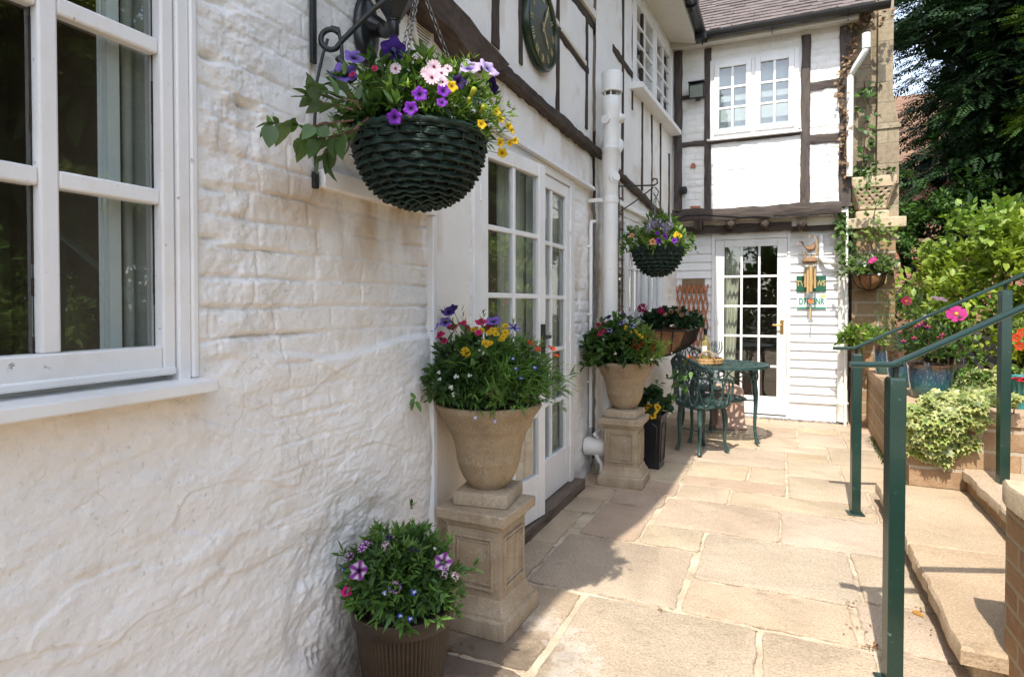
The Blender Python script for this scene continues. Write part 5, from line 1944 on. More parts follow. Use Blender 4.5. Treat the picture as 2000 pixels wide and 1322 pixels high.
def wineglass(label, x, y):
    t = tag(MB().lathe([(0.034, 0.0), (0.033, 0.003), (0.006, 0.006), (0.0045, 0.012), (0.0045, 0.075), (0.008, 0.082), (0.030, 0.105), (0.040, 0.135), (0.038, 0.175), (0.034, 0.20),
                        (0.0325, 0.20), (0.0365, 0.175), (0.0385, 0.135), (0.028, 0.107), (0.004, 0.086)], (x, y, tz + 0.009), 28).build('wine_glass', MT['clear'], None, smooth=60), label, 'wine glass', 'glasses on the tray')
    return t


wineglass('stemmed wine glass on the tray just beside the bottle', tx + 0.105, ty + 0.06)
wineglass('stemmed wine glass on the tray at the edge farthest from the bottle', tx + 0.135, ty - 0.035)

# ================================================================= wall things: trellis, board, number plates
TRL = MB()
ux0, ux1 = onY(1321, 600, YL)[0], onY(1386, 600, YL)[0]
zt_, zb_ = onY(1350, 556, YL)[2], onY(1350, 676, YL)[2]
K = 7
sp_ = (ux1 - ux0) / (K - 0.4)
for k in range(K):
    x0 = ux0 + 0.02 + k * sp_ * 0.93
    for s, yo in ((1, 0.0), (-1, 0.010)):
        nseg = 24
        tt = np.linspace(0, 1, nseg + 1)
        # scissor lattice: straight laths leaning each way, cut by the crossings
        z_ = zt_ + (zb_ - zt_) * tt
        lean = s * sp_ * 0.46
        for (t0_, t1_, sg) in ((0, 1 / 3, 1), (1 / 3, 2 / 3, -1), (2 / 3, 1, 1)):
            a = (x0 - sg * lean, YL - 0.042 - yo, zt_ + (zb_ - zt_) * t0_)
            b = (x0 + sg * lean, YL - 0.042 - yo, zt_ + (zb_ - zt_) * t1_)
            if ux0 - 0.04 < a[0] < ux1 + 0.03 and ux0 - 0.04 < b[0] < ux1 + 0.03:
                TRL.bar(a, b, 0.018, 0.008, upv=(0, 1, 0))
tag(TRL.build('trellis', MT['cedar'], None, bevel=0.001, smooth=0), 'orange brown expanding trellis hung on the white weatherboards', 'trellis')
p, q = onY(1333, 545, YL), onY(1377, 573, YL)
bd = MB().bx(p[0], q[0], YL - 0.034, YL - 0.026, q[2], p[2])
n_ = NT('brown_board')
MT['board'] = n_.end(n_.bsdf(n_.ramp(n_.noise(20, 4), [(0.3, (0.17, 0.11, 0.06)), (0.7, (0.23, 0.155, 0.09))]), 0.8))
tag(bd.build('wall_board', MT['board'], None, bevel=0.002), 'plain brown board on the weatherboards behind the top of the trellis', 'board')


def flatmat(name, c, rough=0.45):
    n = NT(name)
    return n.end(n.bsdf(n.ramp(n.noise(30, 3), [(0.3, tuple(0.93 * x for x in c)), (0.7, c)]), rough))


def lettering(txt, name, c, size, mat, parent, ext=0.001, sx=1.0, font=None):
    cu = bpy.data.curves.new(name, 'FONT')
    cu.body = txt
    cu.size = size
    cu.extrude = ext
    cu.offset = size * 0.022
    cu.align_x = 'CENTER'
    cu.align_y = 'CENTER'
    ob = bpy.data.objects.new(name + '_tmp', cu)
    COL.objects.link(ob)
    dg = bpy.context.evaluated_depsgraph_get()
    dg.update()
    me = bpy.data.meshes.new_from_object(ob.evaluated_get(dg))
    bpy.data.objects.remove(ob)
    bpy.data.curves.remove(cu)
    co_ = np.zeros(len(me.vertices) * 3)
    me.vertices.foreach_get('co', co_)
    co_ = co_.reshape(-1, 3)
    me.vertices.foreach_set('co', np.c_[c[0] + co_[:, 0] * sx, c[1] - co_[:, 2], c[2] + co_[:, 1]].ravel())
    me.update()
    me.materials.clear()
    me.materials.append(mat)
    return link(name, me, parent, True)


MT['plate_green'] = flatmat('plate_green', (0.010, 0.10, 0.055))
MT['plate_gold'] = flatmat('plate_gold', (0.50, 0.38, 0.16))
MT['plate_white'] = flatmat('plate_white', (0.66, 0.72, 0.69))
MT['plate_text'] = flatmat('plate_text', (0.02, 0.22, 0.16))
MT['plate_yellow'] = flatmat('plate_yellow', (0.75, 0.55, 0.06))
p, q = onY(1555.5, 539, YL - 0.035), onY(1613.5, 569, YL - 0.035)
G1 = thing('sign_plate', 'green metal plate with gold lettering, upper of the two behind the wind chime', 'sign', ((p[0] + q[0]) / 2, YL - 0.035, q[2]))
MB().bx(p[0], q[0], YL - 0.034, YL - 0.030, q[2], p[2]).build('plate', MT['plate_green'], G1, bevel=0.002)
cz = (p[2] + q[2]) / 2
lettering('TW', 'lettering', (p[0] + 0.055, YL - 0.035, cz), 0.085, MT['plate_gold'], G1, sx=0.8)
lettering('OWS.', 'lettering', (q[0] - 0.070, YL - 0.035, cz), 0.085, MT['plate_gold'], G1, sx=0.72)
p, q = onY(1556, 575, YL - 0.035), onY(1614, 604, YL - 0.035)
G2 = thing('number_plate', 'pale old car number plate reading D7R BNR under the green sign', 'number plate', ((p[0] + q[0]) / 2, YL - 0.035, q[2]))
MB().bx(p[0], q[0], YL - 0.034, YL - 0.030, q[2], p[2]).build('plate', MT['plate_white'], G2, bevel=0.002)
cz = (p[2] + q[2]) / 2
lettering('D7R BNR', 'lettering', ((p[0] + q[0]) / 2, YL - 0.035, cz), 0.098, MT['plate_text'], G2, sx=0.63)
MB().bx(q[0] - 0.055, q[0] - 0.012, YL - 0.0352, YL - 0.034, p[2] - 0.032, p[2] - 0.008).build('sticker', MT['plate_yellow'], G2)
MB().bx(p[0] + 0.005, q[0] - 0.005, YL - 0.0352, YL - 0.034, q[2] + 0.004, q[2] + 0.022).build('dark_band', MT['plate_text'], G2)

# ================================================================= bamboo wind chime
hk = onY(1579, 468, YL - 0.17)
WC = thing('wind_chime', 'bamboo wind chime with a driftwood bird perched on its coconut', 'wind chime', tuple(hk))
MT['bamboo'] = m_var('bamboo', (0.42, 0.27, 0.11), (0.60, 0.42, 0.20), 20, 0.45, 0.1, vec=(1, 1, 0.2))
MT['coconut'] = m_var('coconut_shell', (0.16, 0.085, 0.04), (0.30, 0.17, 0.09), 40, 0.8, 0.5, 90, 0.003)
MT['twine'] = m_var('twine', (0.45, 0.36, 0.25), (0.55, 0.46, 0.33), 40, 0.9, 0.0)
Yc = YL - 0.17


def cw(x, y, o=0.0):
    return onY(x, y, Yc + o)


m = MB()
m.tube([cw(1560, 447), cw(1582, 464)], 0.006, 6)
m.tube([cw(1561, 446, 0.02), (cw(1561, 446)[0], YU + 0.02, cw(1561, 440)[2])], 0.005, 6)
a_ = [cw(1582, 461), cw(1588, 460), cw(1592, 464), cw(1595, 472), cw(1596, 482), cw(1594, 496), cw(1590, 503)]
m.tube(a_, 0.006, 7)
m.tube([cw(1569, 486), cw(1570, 495), cw(1574, 503)], 0.004, 6)
m.build('hanger', MT['bamboo'], WC, smooth=60)
m = MB()
b0, b1, b2, b3 = cw(1573, 482), cw(1580, 487), cw(1588, 486), cw(1593, 476)
m.tube([b0, b1, b2, b3], [0.010, 0.030, 0.026, 0.006], 9)
m.tube([b1, cw(1584, 484, 0.03), cw(1591, 473, 0.03)], [0.01, 0.018, 0.004], 7)
m.tube([b0, cw(1570, 479), cw(1567, 474), cw(1565, 472)], [0.010, 0.008, 0.010, 0.012], 8)
m.tube([cw(1584, 490), cw(1585, 503)], 0.005, 6)
BR = m.build('bird', MT['coconut'], WC, smooth=60)
n_ = NT('pink_beak')
mb_ = n_.end(n_.bsdf((0.62, 0.30, 0.22), 0.5))
MB().tube([cw(1564, 472), cw(1557.5, 477)], [0.009, 0.003], 7).build('beak', mb_, BR, smooth=60)
m = MB()
cc = cw(1582, 509)
m.lathe([(0.0, 0.045), (0.045, 0.038), (0.075, 0.012), (0.082, -0.012), (0.07, -0.024), (0.05, -0.012), (0.0, 0.0)], tuple(cc), 24)
m.build('coconut', MT['coconut'], WC, smooth=60)
for i, (x, yt, yb, r_) in enumerate(((1573, 523, 561, 0.0115), (1578, 528, 573, 0.013), (1584, 518, 570, 0.017), (1592, 520, 563, 0.0115), (1587, 524, 556, 0.010))):
    o_ = (0.03, -0.03, -0.05, 0.0, 0.045)[i]
    q = MB()
    a, b = cw(x, yt, o_), cw(x, yb, o_)
    b[:2] = a[:2]
    q.tube([a, a * 0.5 + b * 0.5, b], [r_, r_ * 0.96, r_], 12, caps=False)
    q.tube([b + (0, 0, 0.0), a], r_ * 0.75, 12, caps=True)
    q.tube([a * 0.55 + b * 0.45 + (0, 0, 0.003), a * 0.55 + b * 0.45 - (0, 0, 0.003)], r_ * 1.08, 12)
    tb = q.build('bamboo_tube', MT['bamboo'], WC, smooth=50)
    MB().tube([a, (a[0] * 0.4 + cc[0] * 0.6, a[1] * 0.4 + cc[1] * 0.6, cc[2] - 0.015)], 0.0016, 4).build('string', MT['twine'], tb)
m = MB()
m.tube([cc - (0, 0, 0.02), cw(1585, 600)], 0.0016, 4)
m.tube([hk + (0, 0, 0.02), cc + (0, 0, 0.04)], 0.0016, 4)
m.build('string', MT['twine'], WC)
n_ = NT('orange_paint')
mo_ = n_.end(n_.bsdf((0.60, 0.20, 0.06), 0.5))
e = cw(1583.5, 588)
q = MB().lathe([(0, -0.003), (0.026, -0.003), (0.028, 0.0), (0.026, 0.003), (0.0, 0.003)], n=20)
q.v = [np.c_[e[0] + v_[:, 0], e[1] + v_[:, 2], e[2] + v_[:, 1]] for v_ in q.v]
q.build('clapper', mo_, WC)
a, b = cw(1583, 600), cw(1582, 622)
MB().tube([a, b], 0.009, 8).build('bamboo_tag', MT['bamboo'], WC, smooth=60)

# ================================================================= lights on the wing
FLD = thing('floodlight', 'black floodlight under the wing eaves left of the upper window', 'floodlight', tuple(toF(1362, 190, YU - 0.03)))
c = toF(1361, 178, YU - 0.12)
m = MB()
m.box(c, (0.165, 0.10, 0.155), M=np.array([[1, 0, 0], [0, math.cos(0.35), -math.sin(0.35)], [0, math.sin(0.35), math.cos(0.35)]]))
m.bar(c + (0, 0.03, -0.05), (c[0], YU, c[2] - 0.07), 0.05, 0.02)
m.box(c + (0, 0.0, 0.088), (0.18, 0.13, 0.012))
m.build('housing', MT['black'], FLD, bevel=0.008)
n_ = NT('dull_lamp_glass')
mg_ = n_.end(n_.bsdf((0.22, 0.25, 0.22), 0.2))
Mx = np.array([[1, 0, 0], [0, math.cos(0.35), -math.sin(0.35)], [0, math.sin(0.35), math.cos(0.35)]])
MB().box(c + Mx @ np.array([0, -0.052, 0]), (0.14, 0.004, 0.125), M=Mx).build('lamp_glass', mg_, FLD, bevel=0.002)
s = toF(1335, 372, YU - 0.06)
SN = thing('sensor', 'small black movement sensor on the corner post of the wing', 'sensor', tuple(s))
m = MB()
m.box(s, (0.07, 0.07, 0.075))
m.lathe([(0.0, -0.05), (0.025, -0.042), (0.035, -0.015), (0.035, 0.01)], tuple(s + (0.01, -0.02, 0)), 16)
m.tube([s + (0, 0.0, 0.02), (s[0] - 0.03, YU, s[2] + 0.02)], 0.015, 8)
m.build('housing', MT['black'], SN, bevel=0.008, smooth=40)

# ================================================================= round wall clock
CLK_C = np.array([-1.272, 3.30, 2.87])
CK = thing('wall_clock', 'round dark green wall clock with gold figures among the timbers', 'clock', tuple(CLK_C))
n_ = NT('green_enamel')
MT['enamel'] = n_.end(n_.bsdf((0.006, 0.022, 0.008), 0.3, coat=0.08))


def toClk(v_):
    return np.c_[CLK_C[0] + v_[:, 2], CLK_C[1] + v_[:, 0], CLK_C[2] + v_[:, 1]]


RC = 0.235
xf(MB().lathe([(0.0, -0.02), (RC, -0.02), (RC, 0.012), (0.0, 0.012)], n=48), toClk).build('case', MT['enamel'], CK, smooth=40)
xf(MB().lathe([(RC - 0.022, 0.012), (RC - 0.018, 0.024), (RC - 0.004, 0.026), (RC + 0.006, 0.014), (RC + 0.006, -0.02)], n=48), toClk).build('rim', MT['enamel'], CK, smooth=60)
MT['goldleaf'] = flatmat('gold_leaf', (0.52, 0.42, 0.17), 0.4)
dial = MB()
rom = ['XII', 'I', 'II', 'III', 'IV', 'V', 'VI', 'VII', 'VIII', 'IX', 'X', 'XI']
for k, r_ in enumerate(rom):
    a = math.pi / 2 - k * math.pi / 6
    wch = {'I': 0.014, 'V': 0.026, 'X': 0.026}
    tot = sum(wch[c_] for c_ in r_)
    xx = -tot / 2
    d = np.array([math.cos(a), math.sin(a)])
    t_ = np.array([math.sin(a), -math.cos(a)])
    for c_ in r_:
        cx_ = xx + wch[c_] / 2
        xx += wch[c_]

        def pt(u, v_):
            q = d * (0.172 + v_) + t_ * (cx_ + u)
            return (q[0], q[1], 0.014)
        st_ = {'I': [((0, -0.022), (0, 0.022))], 'V': [((-0.009, 0.022), (0, -0.022)), ((0.009, 0.022), (0, -0.022))], 'X': [((-0.009, 0.022), (0.009, -0.022)), ((0.009, 0.022), (-0.009, -0.022))]}[c_]
        for (s0, s1) in st_:
            dial.bar(pt(*s0), pt(*s1), 0.0045, 0.002)
xf(dial, toClk).build('numerals', MT['goldleaf'], CK, smooth=0)
for (ang_, L) in ((R(-50), 0.12), (R(62), 0.165)):
    h = MB()
    d = np.array([math.cos(ang_), math.sin(ang_), 0])
    h.bar(-0.03 * d + (0, 0, 0.020), L * d + (0, 0, 0.020), 0.008, 0.002)
    h.bar(L * 0.55 * d + (0, 0, 0.021), L * 0.8 * d + (0, 0, 0.021), 0.018, 0.002)
    xf(h, toClk).build('hand', MT['goldleaf'], CK)

# ================================================================= coach lantern
lw_ = onX(712, 62, -1.295)
LN = thing('wall_lantern', 'black coach lantern on an oval back plate above the hanging basket', 'lantern', tuple(lw_))
m = MB()
t_ = np.linspace(0, 2 * math.pi, 28, endpoint=False)
prof_ = [(0.060, 0.115, 0.0), (0.058, 0.112, 0.018), (0.045, 0.095, 0.028), (0.020, 0.05, 0.034)]
V = np.concatenate([np.c_[lw_[0] + np.full(28, d_), lw_[1] + a_ * np.cos(t_), lw_[2] + b_ * np.sin(t_)] for a_, b_, d_ in prof_])
I = np.arange(28)
F = [tuple(r_) for k in range(3) for r_ in np.stack([k * 28 + I, k * 28 + (I + 1) % 28, (k + 1) * 28 + (I + 1) % 28, (k + 1) * 28 + I], -1)] + [tuple(range(84, 112))]
m.add(V, F)
m.build('back_plate', MT['black'], LN, smooth=50)
lc = onX(769, 62, -1.135)
m = MB()
m.tube([lw_ + (0.02, 0.0, 0.02), lw_ + (0.07, 0.01, -0.002), (lc[0] - 0.03, lc[1], lc[2] - 0.002), lc + (0, 0, -0.002)], [0.042, 0.027, 0.016, 0.016], 12)
m.lathe([(0.0, -0.052), (0.008, -0.050), (0.012, -0.040), (0.006, -0.034), (0.010, -0.020), (0.018, -0.010), (0.018, 0.028), (0.022, 0.03), (0.022, 0.034), (0.026, 0.04)], tuple(lc), 16)
m.build('arm', MT['black'], LN, smooth=50)
m = MB()
m.lathe([(0.026, 0.04), (0.040, 0.062), (0.062, 0.098), (0.066, 0.100), (0.066, 0.108)], tuple(lc), 6)
m.lathe([(0.085, 0.285), (0.098, 0.285), (0.10, 0.295), (0.06, 0.335), (0.02, 0.36), (0.0, 0.38)], tuple(lc), 6)
for k in range(6):
    a = 2 * math.pi * k / 6
    m.bar(lc + (0.064 * math.cos(a), 0.064 * math.sin(a), 0.105), lc + (0.088 * math.cos(a), 0.088 * math.sin(a), 0.287), 0.009, 0.009)
m.build('lantern_frame', MT['black'], LN, smooth=20)
gl = MB().lathe([(0.060, 0.108), (0.083, 0.285)], tuple(lc), 6)
gl.build('lantern_glass', MT['glass'], LN, smooth=0)

# ================================================================= the big hanging basket and its bracket
HB = np.array([-1.000, 1.575])
HBR = 0.198
hz = 1.775          # rim height
BRK = thing('basket_bracket', 'black wrought iron bracket with a scroll holding the large hanging basket', 'bracket', (-1.30, 1.445, 1.65))
m = MB()
b0 = onX(609, 125, -1.288)
m.bar((-1.282, b0[1], b0[2]), (-1.282, b0[1], 2.75), 0.020, 0.012, upv=(1, 0, 0))
m.build('back_bar', MT['iron'], BRK, bevel=0.002)
m = MB()
dirb = unit(np.array([HB[0] + 1.285, HB[1] - b0[1], 0]))
base = np.array([-1.285, b0[1], 0])


def bp(u, z):
    return base + dirb * u + np.array([0, 0, z])


zs_ = onX(622, 96, -1.27)[2]
# curled foot, straight run, bend out to the arm
cur = [bp(0.055 + 0.030 * math.cos(a), zs_ + 0.028 + 0.030 * math.sin(a)) for a in np.linspace(R(40), R(300), 18)]
zq = onX(742, 8, -1.09)[2]
run = [bp(0.09, zs_ + 0.028), bp(0.155, zs_ + 0.095), bp(0.185, zs_ + 0.125), bp(0.225, zs_ + 0.155), bp(0.245, zs_ + 0.20), bp(0.25, zs_ + 0.30)]
m.tube(cur + run, 0.0085, 8)
m.build('brace', MT['iron'], BRK, smooth=60)
m = MB()
m.bar(bp(0.0, zs_ + 0.34), bp(0.33, zs_ + 0.34), 0.014, 0.012)
m.build('arm', MT['iron'], BRK, bevel=0.002)
m = MB()
lowp = onX(617, 352, -1.285)
m.tube([bp(0.045, zs_ + 0.03), bp(0.03, zs_ - 0.02), bp(0.012, zs_ - 0.10), (-1.284, b0[1] + 0.004, zs_ - 0.25), (-1.283, lowp[1], lowp[2])], 0.005, 7)
m.box((-1.287, lowp[1], lowp[2]), (0.014, 0.018, 0.05))
m.build('stay', MT['iron'], BRK, bevel=0.001)
m = MB()
m.tube([bp(0.055, zs_ + 0.065), bp(0.075, zs_ + 0.062), bp(0.085, zs_ + 0.02), bp(0.088, zs_ - 0.03)], 0.006, 7)
m.tube([bp(0.075, zs_ - 0.025), bp(0.125, zs_ - 0.09)], 0.011, 8)
m.build('hook', MT['iron'], BRK, smooth=60)


def wicker_basket(t, R_, H, zrim, rows, strands, mat, parent, seed=0):
    """woven bowl: fat over-and-under strands on a bowl profile"""
    m = MB()

    def prof(q):                       # q 0 rim .. 1 bottom
        a = q * math.pi / 2
        return R_ * (math.cos(a) ** 0.85), zrim - H * math.sin(a) ** 1.05
    aa = np.linspace(0, 2 * math.pi, strands * 8 + 1)
    for i in range(rows):
        q = (i + 0.45) / rows * 0.985
        r_, z_ = prof(q)
        r2, z2 = prof(min(1, q + 0.5 / rows))
        rs = math.hypot(z2 - z_, r2 - r_)
        nx_, nz_ = unit(np.array([1.0 - q * q, -q - 0.05]))
        k = max(5, int(round(strands * (0.35 + 0.65 * r_ / R_))))
        ph = seed + (math.pi if i % 2 else 0.0) + 0.12 * i
        amp = 0.0060 * (0.5 + 0.5 * r_ / R_)
        jit = 0.0022 * fbm(aa * 4 + i * 3.1, aa * 0 + i, 7, 3)
        for o_ in (-0.66, 0.0, 0.66):
            off = amp * np.cos(k * aa + ph) + 0.0015 * fbm(aa * 9 + o_ * 5, aa * 0 + i * 2.3, 13, 3)
            dz = rs * o_ * (0.78 + 0.22 * np.cos(k * aa + ph)) + jit + 0.0016 * fbm(aa * 6 + o_ * 9, aa * 0 + i * 1.7, 17, 3)
            rr = r_ + off * nx_ + dz * (-nz_) * 0 + (r2 - r_) * o_
            zz = z_ + off * nz_ * 0.6 + dz
            c_ = np.array((0.9, 1.0, 0.95)) * (0.75 + 0.45 * np.repeat(fbm(aa * 7 + o_ * 3, aa * 0 + i * 4.1, 23, 3), 6)[:, None])
            m.tube(np.c_[rr * np.cos(aa), rr * np.sin(aa), zz], rs * 0.36, 6, col=c_, caps=False)
    for kk in range(strands):
        a = 2 * math.pi * kk / strands + seed
        qs = np.linspace(0.0, 0.93, 12)
        m.tube([((prof(q)[0] - 0.001) * math.cos(a), (prof(q)[0] - 0.001) * math.sin(a), prof(q)[1]) for q in qs], 0.0035, 5, col=(0.5, 0.55, 0.5))
    for kk in range(60):                   # loose ends of cane
        q = rng.uniform(0.05, 0.9)
        a = rng.uniform(0, 6.28)
        r_, z_ = prof(q)
        p_ = np.array([r_ * math.cos(a), r_ * math.sin(a), z_])
        d_ = np.array([-math.sin(a), math.cos(a), 0]) * rng.choice([-1, 1]) + np.array([math.cos(a), math.sin(a), 0]) * 0.4 + rng.normal(0, 0.25, 3)
        m.tube([p_, p_ + d_ * rng.uniform(0.008, 0.02)], 0.0013, 4, col=np.array((1.5, 1.4, 1.0)) * rng.uniform(0.8, 2.0))
    # backing bowl
    m.lathe([(prof(q)[0] - 0.008, prof(q)[1] + 0.003) for q in np.linspace(0, 1, 14)], n=36, col=(0.25, 0.25, 0.25))
    t_ = np.linspace(0, 2 * math.pi, 80)
    m.tube(np.c_[(R_ + 0.003) * np.cos(t_), (R_ + 0.003) * np.sin(t_), zrim + 0.004 * np.sin(t_ * 40)], 0.009, 7, col=(0.9, 0.9, 0.9))
    return m.build('basket', mat, parent, world=False, col=True, smooth=60)


n_ = NT('green_wicker')
cc_ = n_.mix(1.0, n_.attr(), n_.ramp(n_.noise(70, 4, 0.6, n_.coord((1, 1, 3))), [(0.35, (0.003, 0.015, 0.009)), (0.6, (0.006, 0.036, 0.024)), (0.80, (0.045, 0.06, 0.030))]), 'MULTIPLY')
MT['gwicker'] = n_.end(n_.bsdf(cc_, 0.62, n_.bump(n_.noise(220, 3, 0.5, n_.coord((0.6, 0.6, 4))), 0.4, 0.003)))
BK1 = thing('hanging_basket', 'large dark green wicker basket spilling petunias near the casement window', 'hanging basket', (HB[0], HB[1], hz - 0.205), group='green wicker hanging baskets')
wicker_basket(BK1, HBR, 0.205, 0.205, 14, 19, MT['gwicker'], BK1)


def chain(p, q, parent, link=0.022, r=0.0016):
    p, q = np.array(p, float), np.array(q, float)
    d = q - p
    L = np.linalg.norm(d)
    d /= L
    s = unit(np.cross(d, (0.3, 0.9, 0.1)))
    u = np.cross(d, s)
    n = int(L / (link * 0.78))
    m = MB()
    t_ = np.linspace(0, 2 * math.pi, 10)
    for i in range(n):
        c = p + d * (i + 0.5) / n * L
        a = s if i % 2 else u
        m.tube(c + np.outer(np.cos(t_) * link * 0.5, d) + np.outer(np.sin(t_) * link * 0.28, a), r, 4, caps=False)
    return m.build('chain', MT['chain'], parent, smooth=60)


MT['chain'] = m_var('dull_steel', (0.12, 0.12, 0.115), (0.22, 0.215, 0.20), 40, 0.4, 0.0, metal=0.7)
apex = np.array([HB[0] + 0.0, HB[1] + 0.0, hz + 0.47])
for a in (R(165), R(285), R(45)):
    chain(apex, (HB[0] + HBR * math.cos(a), HB[1] + HBR * math.sin(a), hz), BK1)
m = MB()
m.tube([apex + (0, 0, -0.01), apex + (0.012, 0, 0.0), apex + (0.012, 0, 0.03), apex + (0, 0, 0.05), apex + (-0.01, 0, 0.035)], 0.003, 6)
m.build('hook', MT['chain'], BK1)

# ---- the smaller bracket and basket past the soil pipe
bw0 = onX(1213, 362, -1.09)
BR2 = thing('basket_bracket', 'thin black iron bracket past the soil pipe holding the small basket', 'bracket', tuple(bw0))
YB = bw0[1] + 0.02
dq = lambda x, y: onY(x, y, YB)
m = MB()
m.tube([dq(1210, 364), dq(1278, 362), dq(1284, 358), dq(1283, 350), dq(1276, 349), dq(1275, 354)], 0.006, 7)
m.build('arm', MT['iron'], BR2, smooth=60)
m = MB()
m.tube([dq(1210, 414), dq(1240, 394), dq(1270, 371), dq(1276, 366)], 0.005, 7)
m.tube([dq(1280, 366), dq(1286, 374), dq(1284, 383), dq(1278, 382), dq(1277, 377)], 0.004, 7)
m.build('brace', MT['iron'], BR2, smooth=60)
m = MB()
e0_, e1_ = dq(1210, 352), dq(1210, 425)
m.bar((e0_[0] - 0.004, YB, e0_[2]), (e0_[0] - 0.004, YB, e1_[2]), 0.014, 0.008, upv=(1, 0, 0))
m.build('back_bar', MT['iron'], BR2)
hb2 = dq(1284, 486)
B2R = 0.5 * (dq(1333, 486)[0] - dq(1236, 486)[0])
BK2 = thing('hanging_basket', 'smaller dark green wicker basket of mixed flowers hung past the soil pipe', 'hanging basket', (hb2[0], YB, hb2[2] - 0.17), group='green wicker hanging baskets')
wicker_basket(BK2, B2R, 0.19, 0.17, 9, 20, MT['gwicker'], BK2, 0.3)
ap2 = dq(1281, 384)
for a in (R(150), R(270), R(30)):
    chain(ap2, (hb2[0] + B2R * math.cos(a), YB + B2R * math.sin(a), hb2[2]), BK2, 0.026, 0.002)
# brown trellis strip by the low window
STR = thing('trellis_strip', 'narrow brown trellis strip standing between soil pipe and low window', 'trellis', tuple(onR(1211, 640, 0.03)))
m = MB()
for x in (1207, 1216):
    a, b = onR(x, 366, 0.035), onR(x, 640, 0.035)
    b[:2] = a[:2]
    m.bar(a, b, 0.022, 0.012, upv=rn)
for y in range(386, 640, 30):
    a, b = onR(1206.5, y, 0.022), onR(1216.5, y + 3, 0.022)
    m.bar(a, b, 0.010, 0.022, upv=rn)
m.build('lath', MT['step'], STR, bevel=0.001)

# ================================================================= hay-rack planter on the wall
YH = 5.30
hr = lambda x, y: onY(x, y, YH)
pL, pR_ = hr(1228, 652), hr(1338, 648)
HR = thing('wall_manger', 'iron hay rack planter with brown coir liner and geraniums under the low window', 'planter', ((pL[0] + pR_[0]) / 2, YH, pL[2] - 0.2))
m = MB()
wl = rx(YH) + 0.02
xa, xb = -1.10, pR_[0]
zt2, zb2 = hr(1290, 645)[2], hr(1290, 682)[2] - 0.05
L0, L1 = YH - 0.02, YH + 0.95
sec = [(xa, zt2), (xa, zb2 - 0.02), (xa + 0.10, zb2 - 0.02), (xb - 0.12, zb2 + 0.02), (xb - 0.04, zb2 + 0.08), (xb, zt2)]
V, F = [], []
for i, y in enumerate(np.linspace(L0, L1, 12)):
    for k, (x, z) in enumerate(sec):
        V.append((x + 0.006 * math.sin(i * 2.1 + k), y, z + 0.006 * math.sin(i * 1.7 + 2 * k)))
K = len(sec)
for i in range(11):
    for k in range(K - 1):
        F.append((i * K + k, (i + 1) * K + k, (i + 1) * K + k + 1, i * K + k + 1))
F += [tuple(range(K)), tuple(range(11 * K, 12 * K))[::-1]]
m.add(np.array(V), F)
m.build('liner', MT['coir'], HR, smooth=40)
m = MB()
for y in np.linspace(L0 - 0.004, L1 + 0.004, 9):
    m.tube([(x + (0.012 if k > 1 else 0), y, z - (0.012 if 0 < k < 4 else 0)) for k, (x, z) in enumerate(sec)], 0.006, 6)
m.tube([(xb + 0.012, L0, zt2), (xb + 0.012, L1, zt2)], 0.007, 6)
m.tube([(xa, L0 - 0.008, zt2), (xb + 0.012, L0 - 0.008, zt2)], 0.007, 6)
for s in (0.25, 0.5, 0.75):
    xx = xa + (xb - xa) * s
    m.tube([(xx, L0 - 0.010, zt2), (xx - 0.02, L0 - 0.010, zb2 + 0.01 * s)], 0.005, 6)
m.build('rack', MT['iron'], HR, smooth=60)

# ================================================================= glazed pots on the wall
n_ = NT('blue_green_glaze')
tc_ = n_.N('ShaderNodeTexCoord')
sx_ = n_.N('ShaderNodeSeparateXYZ')
n_.L(tc_.outputs['Object'], sx_.inputs[0])
dr = n_.noise(18, 5, 0.6, n_.coord((1, 1, 0.12)))
hgt = n_.math('ADD', n_.math('MULTIPLY', sx_.outputs[2], 3.2), n_.math('MULTIPLY', dr, 0.5))
gc = n_.ramp(hgt, [(0.20, (0.055, 0.065, 0.055)), (0.45, (0.025, 0.105, 0.095)), (0.70, (0.028, 0.065, 0.105)), (0.90, (0.04, 0.05, 0.065)), (1.0, (0.12, 0.06, 0.035))])
gc = n_.mix(n_.ramp(n_.noise(120, 3, 0.6, n_.coord((1, 1, 0.3))), [(0.55, 0.0), (0.7, 0.5)]), gc, (0.20, 0.30, 0.30))
MT['glaze'] = n_.end(n_.bsdf(gc, 0.14, n_.bump(n_.noise(9, 3), 0.2, 0.01), coat=0.4))


def glazed_pot(label, x, y, z, r_, h, taper=0.78):
    t = thing('glazed_pot', label, 'flower pot', (x, y, z), 0, 'blue green glazed pots')
    m = MB()
    m.lathe([(0, 0), (r_ * taper * 0.9, 0.0), (r_ * taper, 0.012), (r_ * (taper * 0.45 + 0.55), h * 0.45), (r_ * 0.97, h * 0.82), (r_ * 0.985, h * 0.93), (r_ * 1.02, h * 0.96), (r_ * 1.02, h), (r_ * 0.94, h), (r_ * 0.9, h * 0.9), (0, h * 0.88)], n=48)
    m.build('pot', MT['glaze'], t, world=False, smooth=45)
    MB().lathe([(0, h * 0.90), (r_ * 0.93, h * 0.885)], n=20).build('soil', MT['soil'], t, world=False)
    return t


GPA = glazed_pot('wide blue green glazed pot of fuchsia nearest on the retaining wall', 0.965, 4.98, 0.625, 0.138, 0.235, 0.80)
GPB = glazed_pot('small blue green glazed pot at the far end of the retaining wall', 0.895, 6.52, 0.625, 0.078, 0.265, 0.75)
GPC = glazed_pot('tall blue grey glazed pot between the wide pot and the small one', 0.915, 5.62, 0.625, 0.125, 0.285, 0.80)

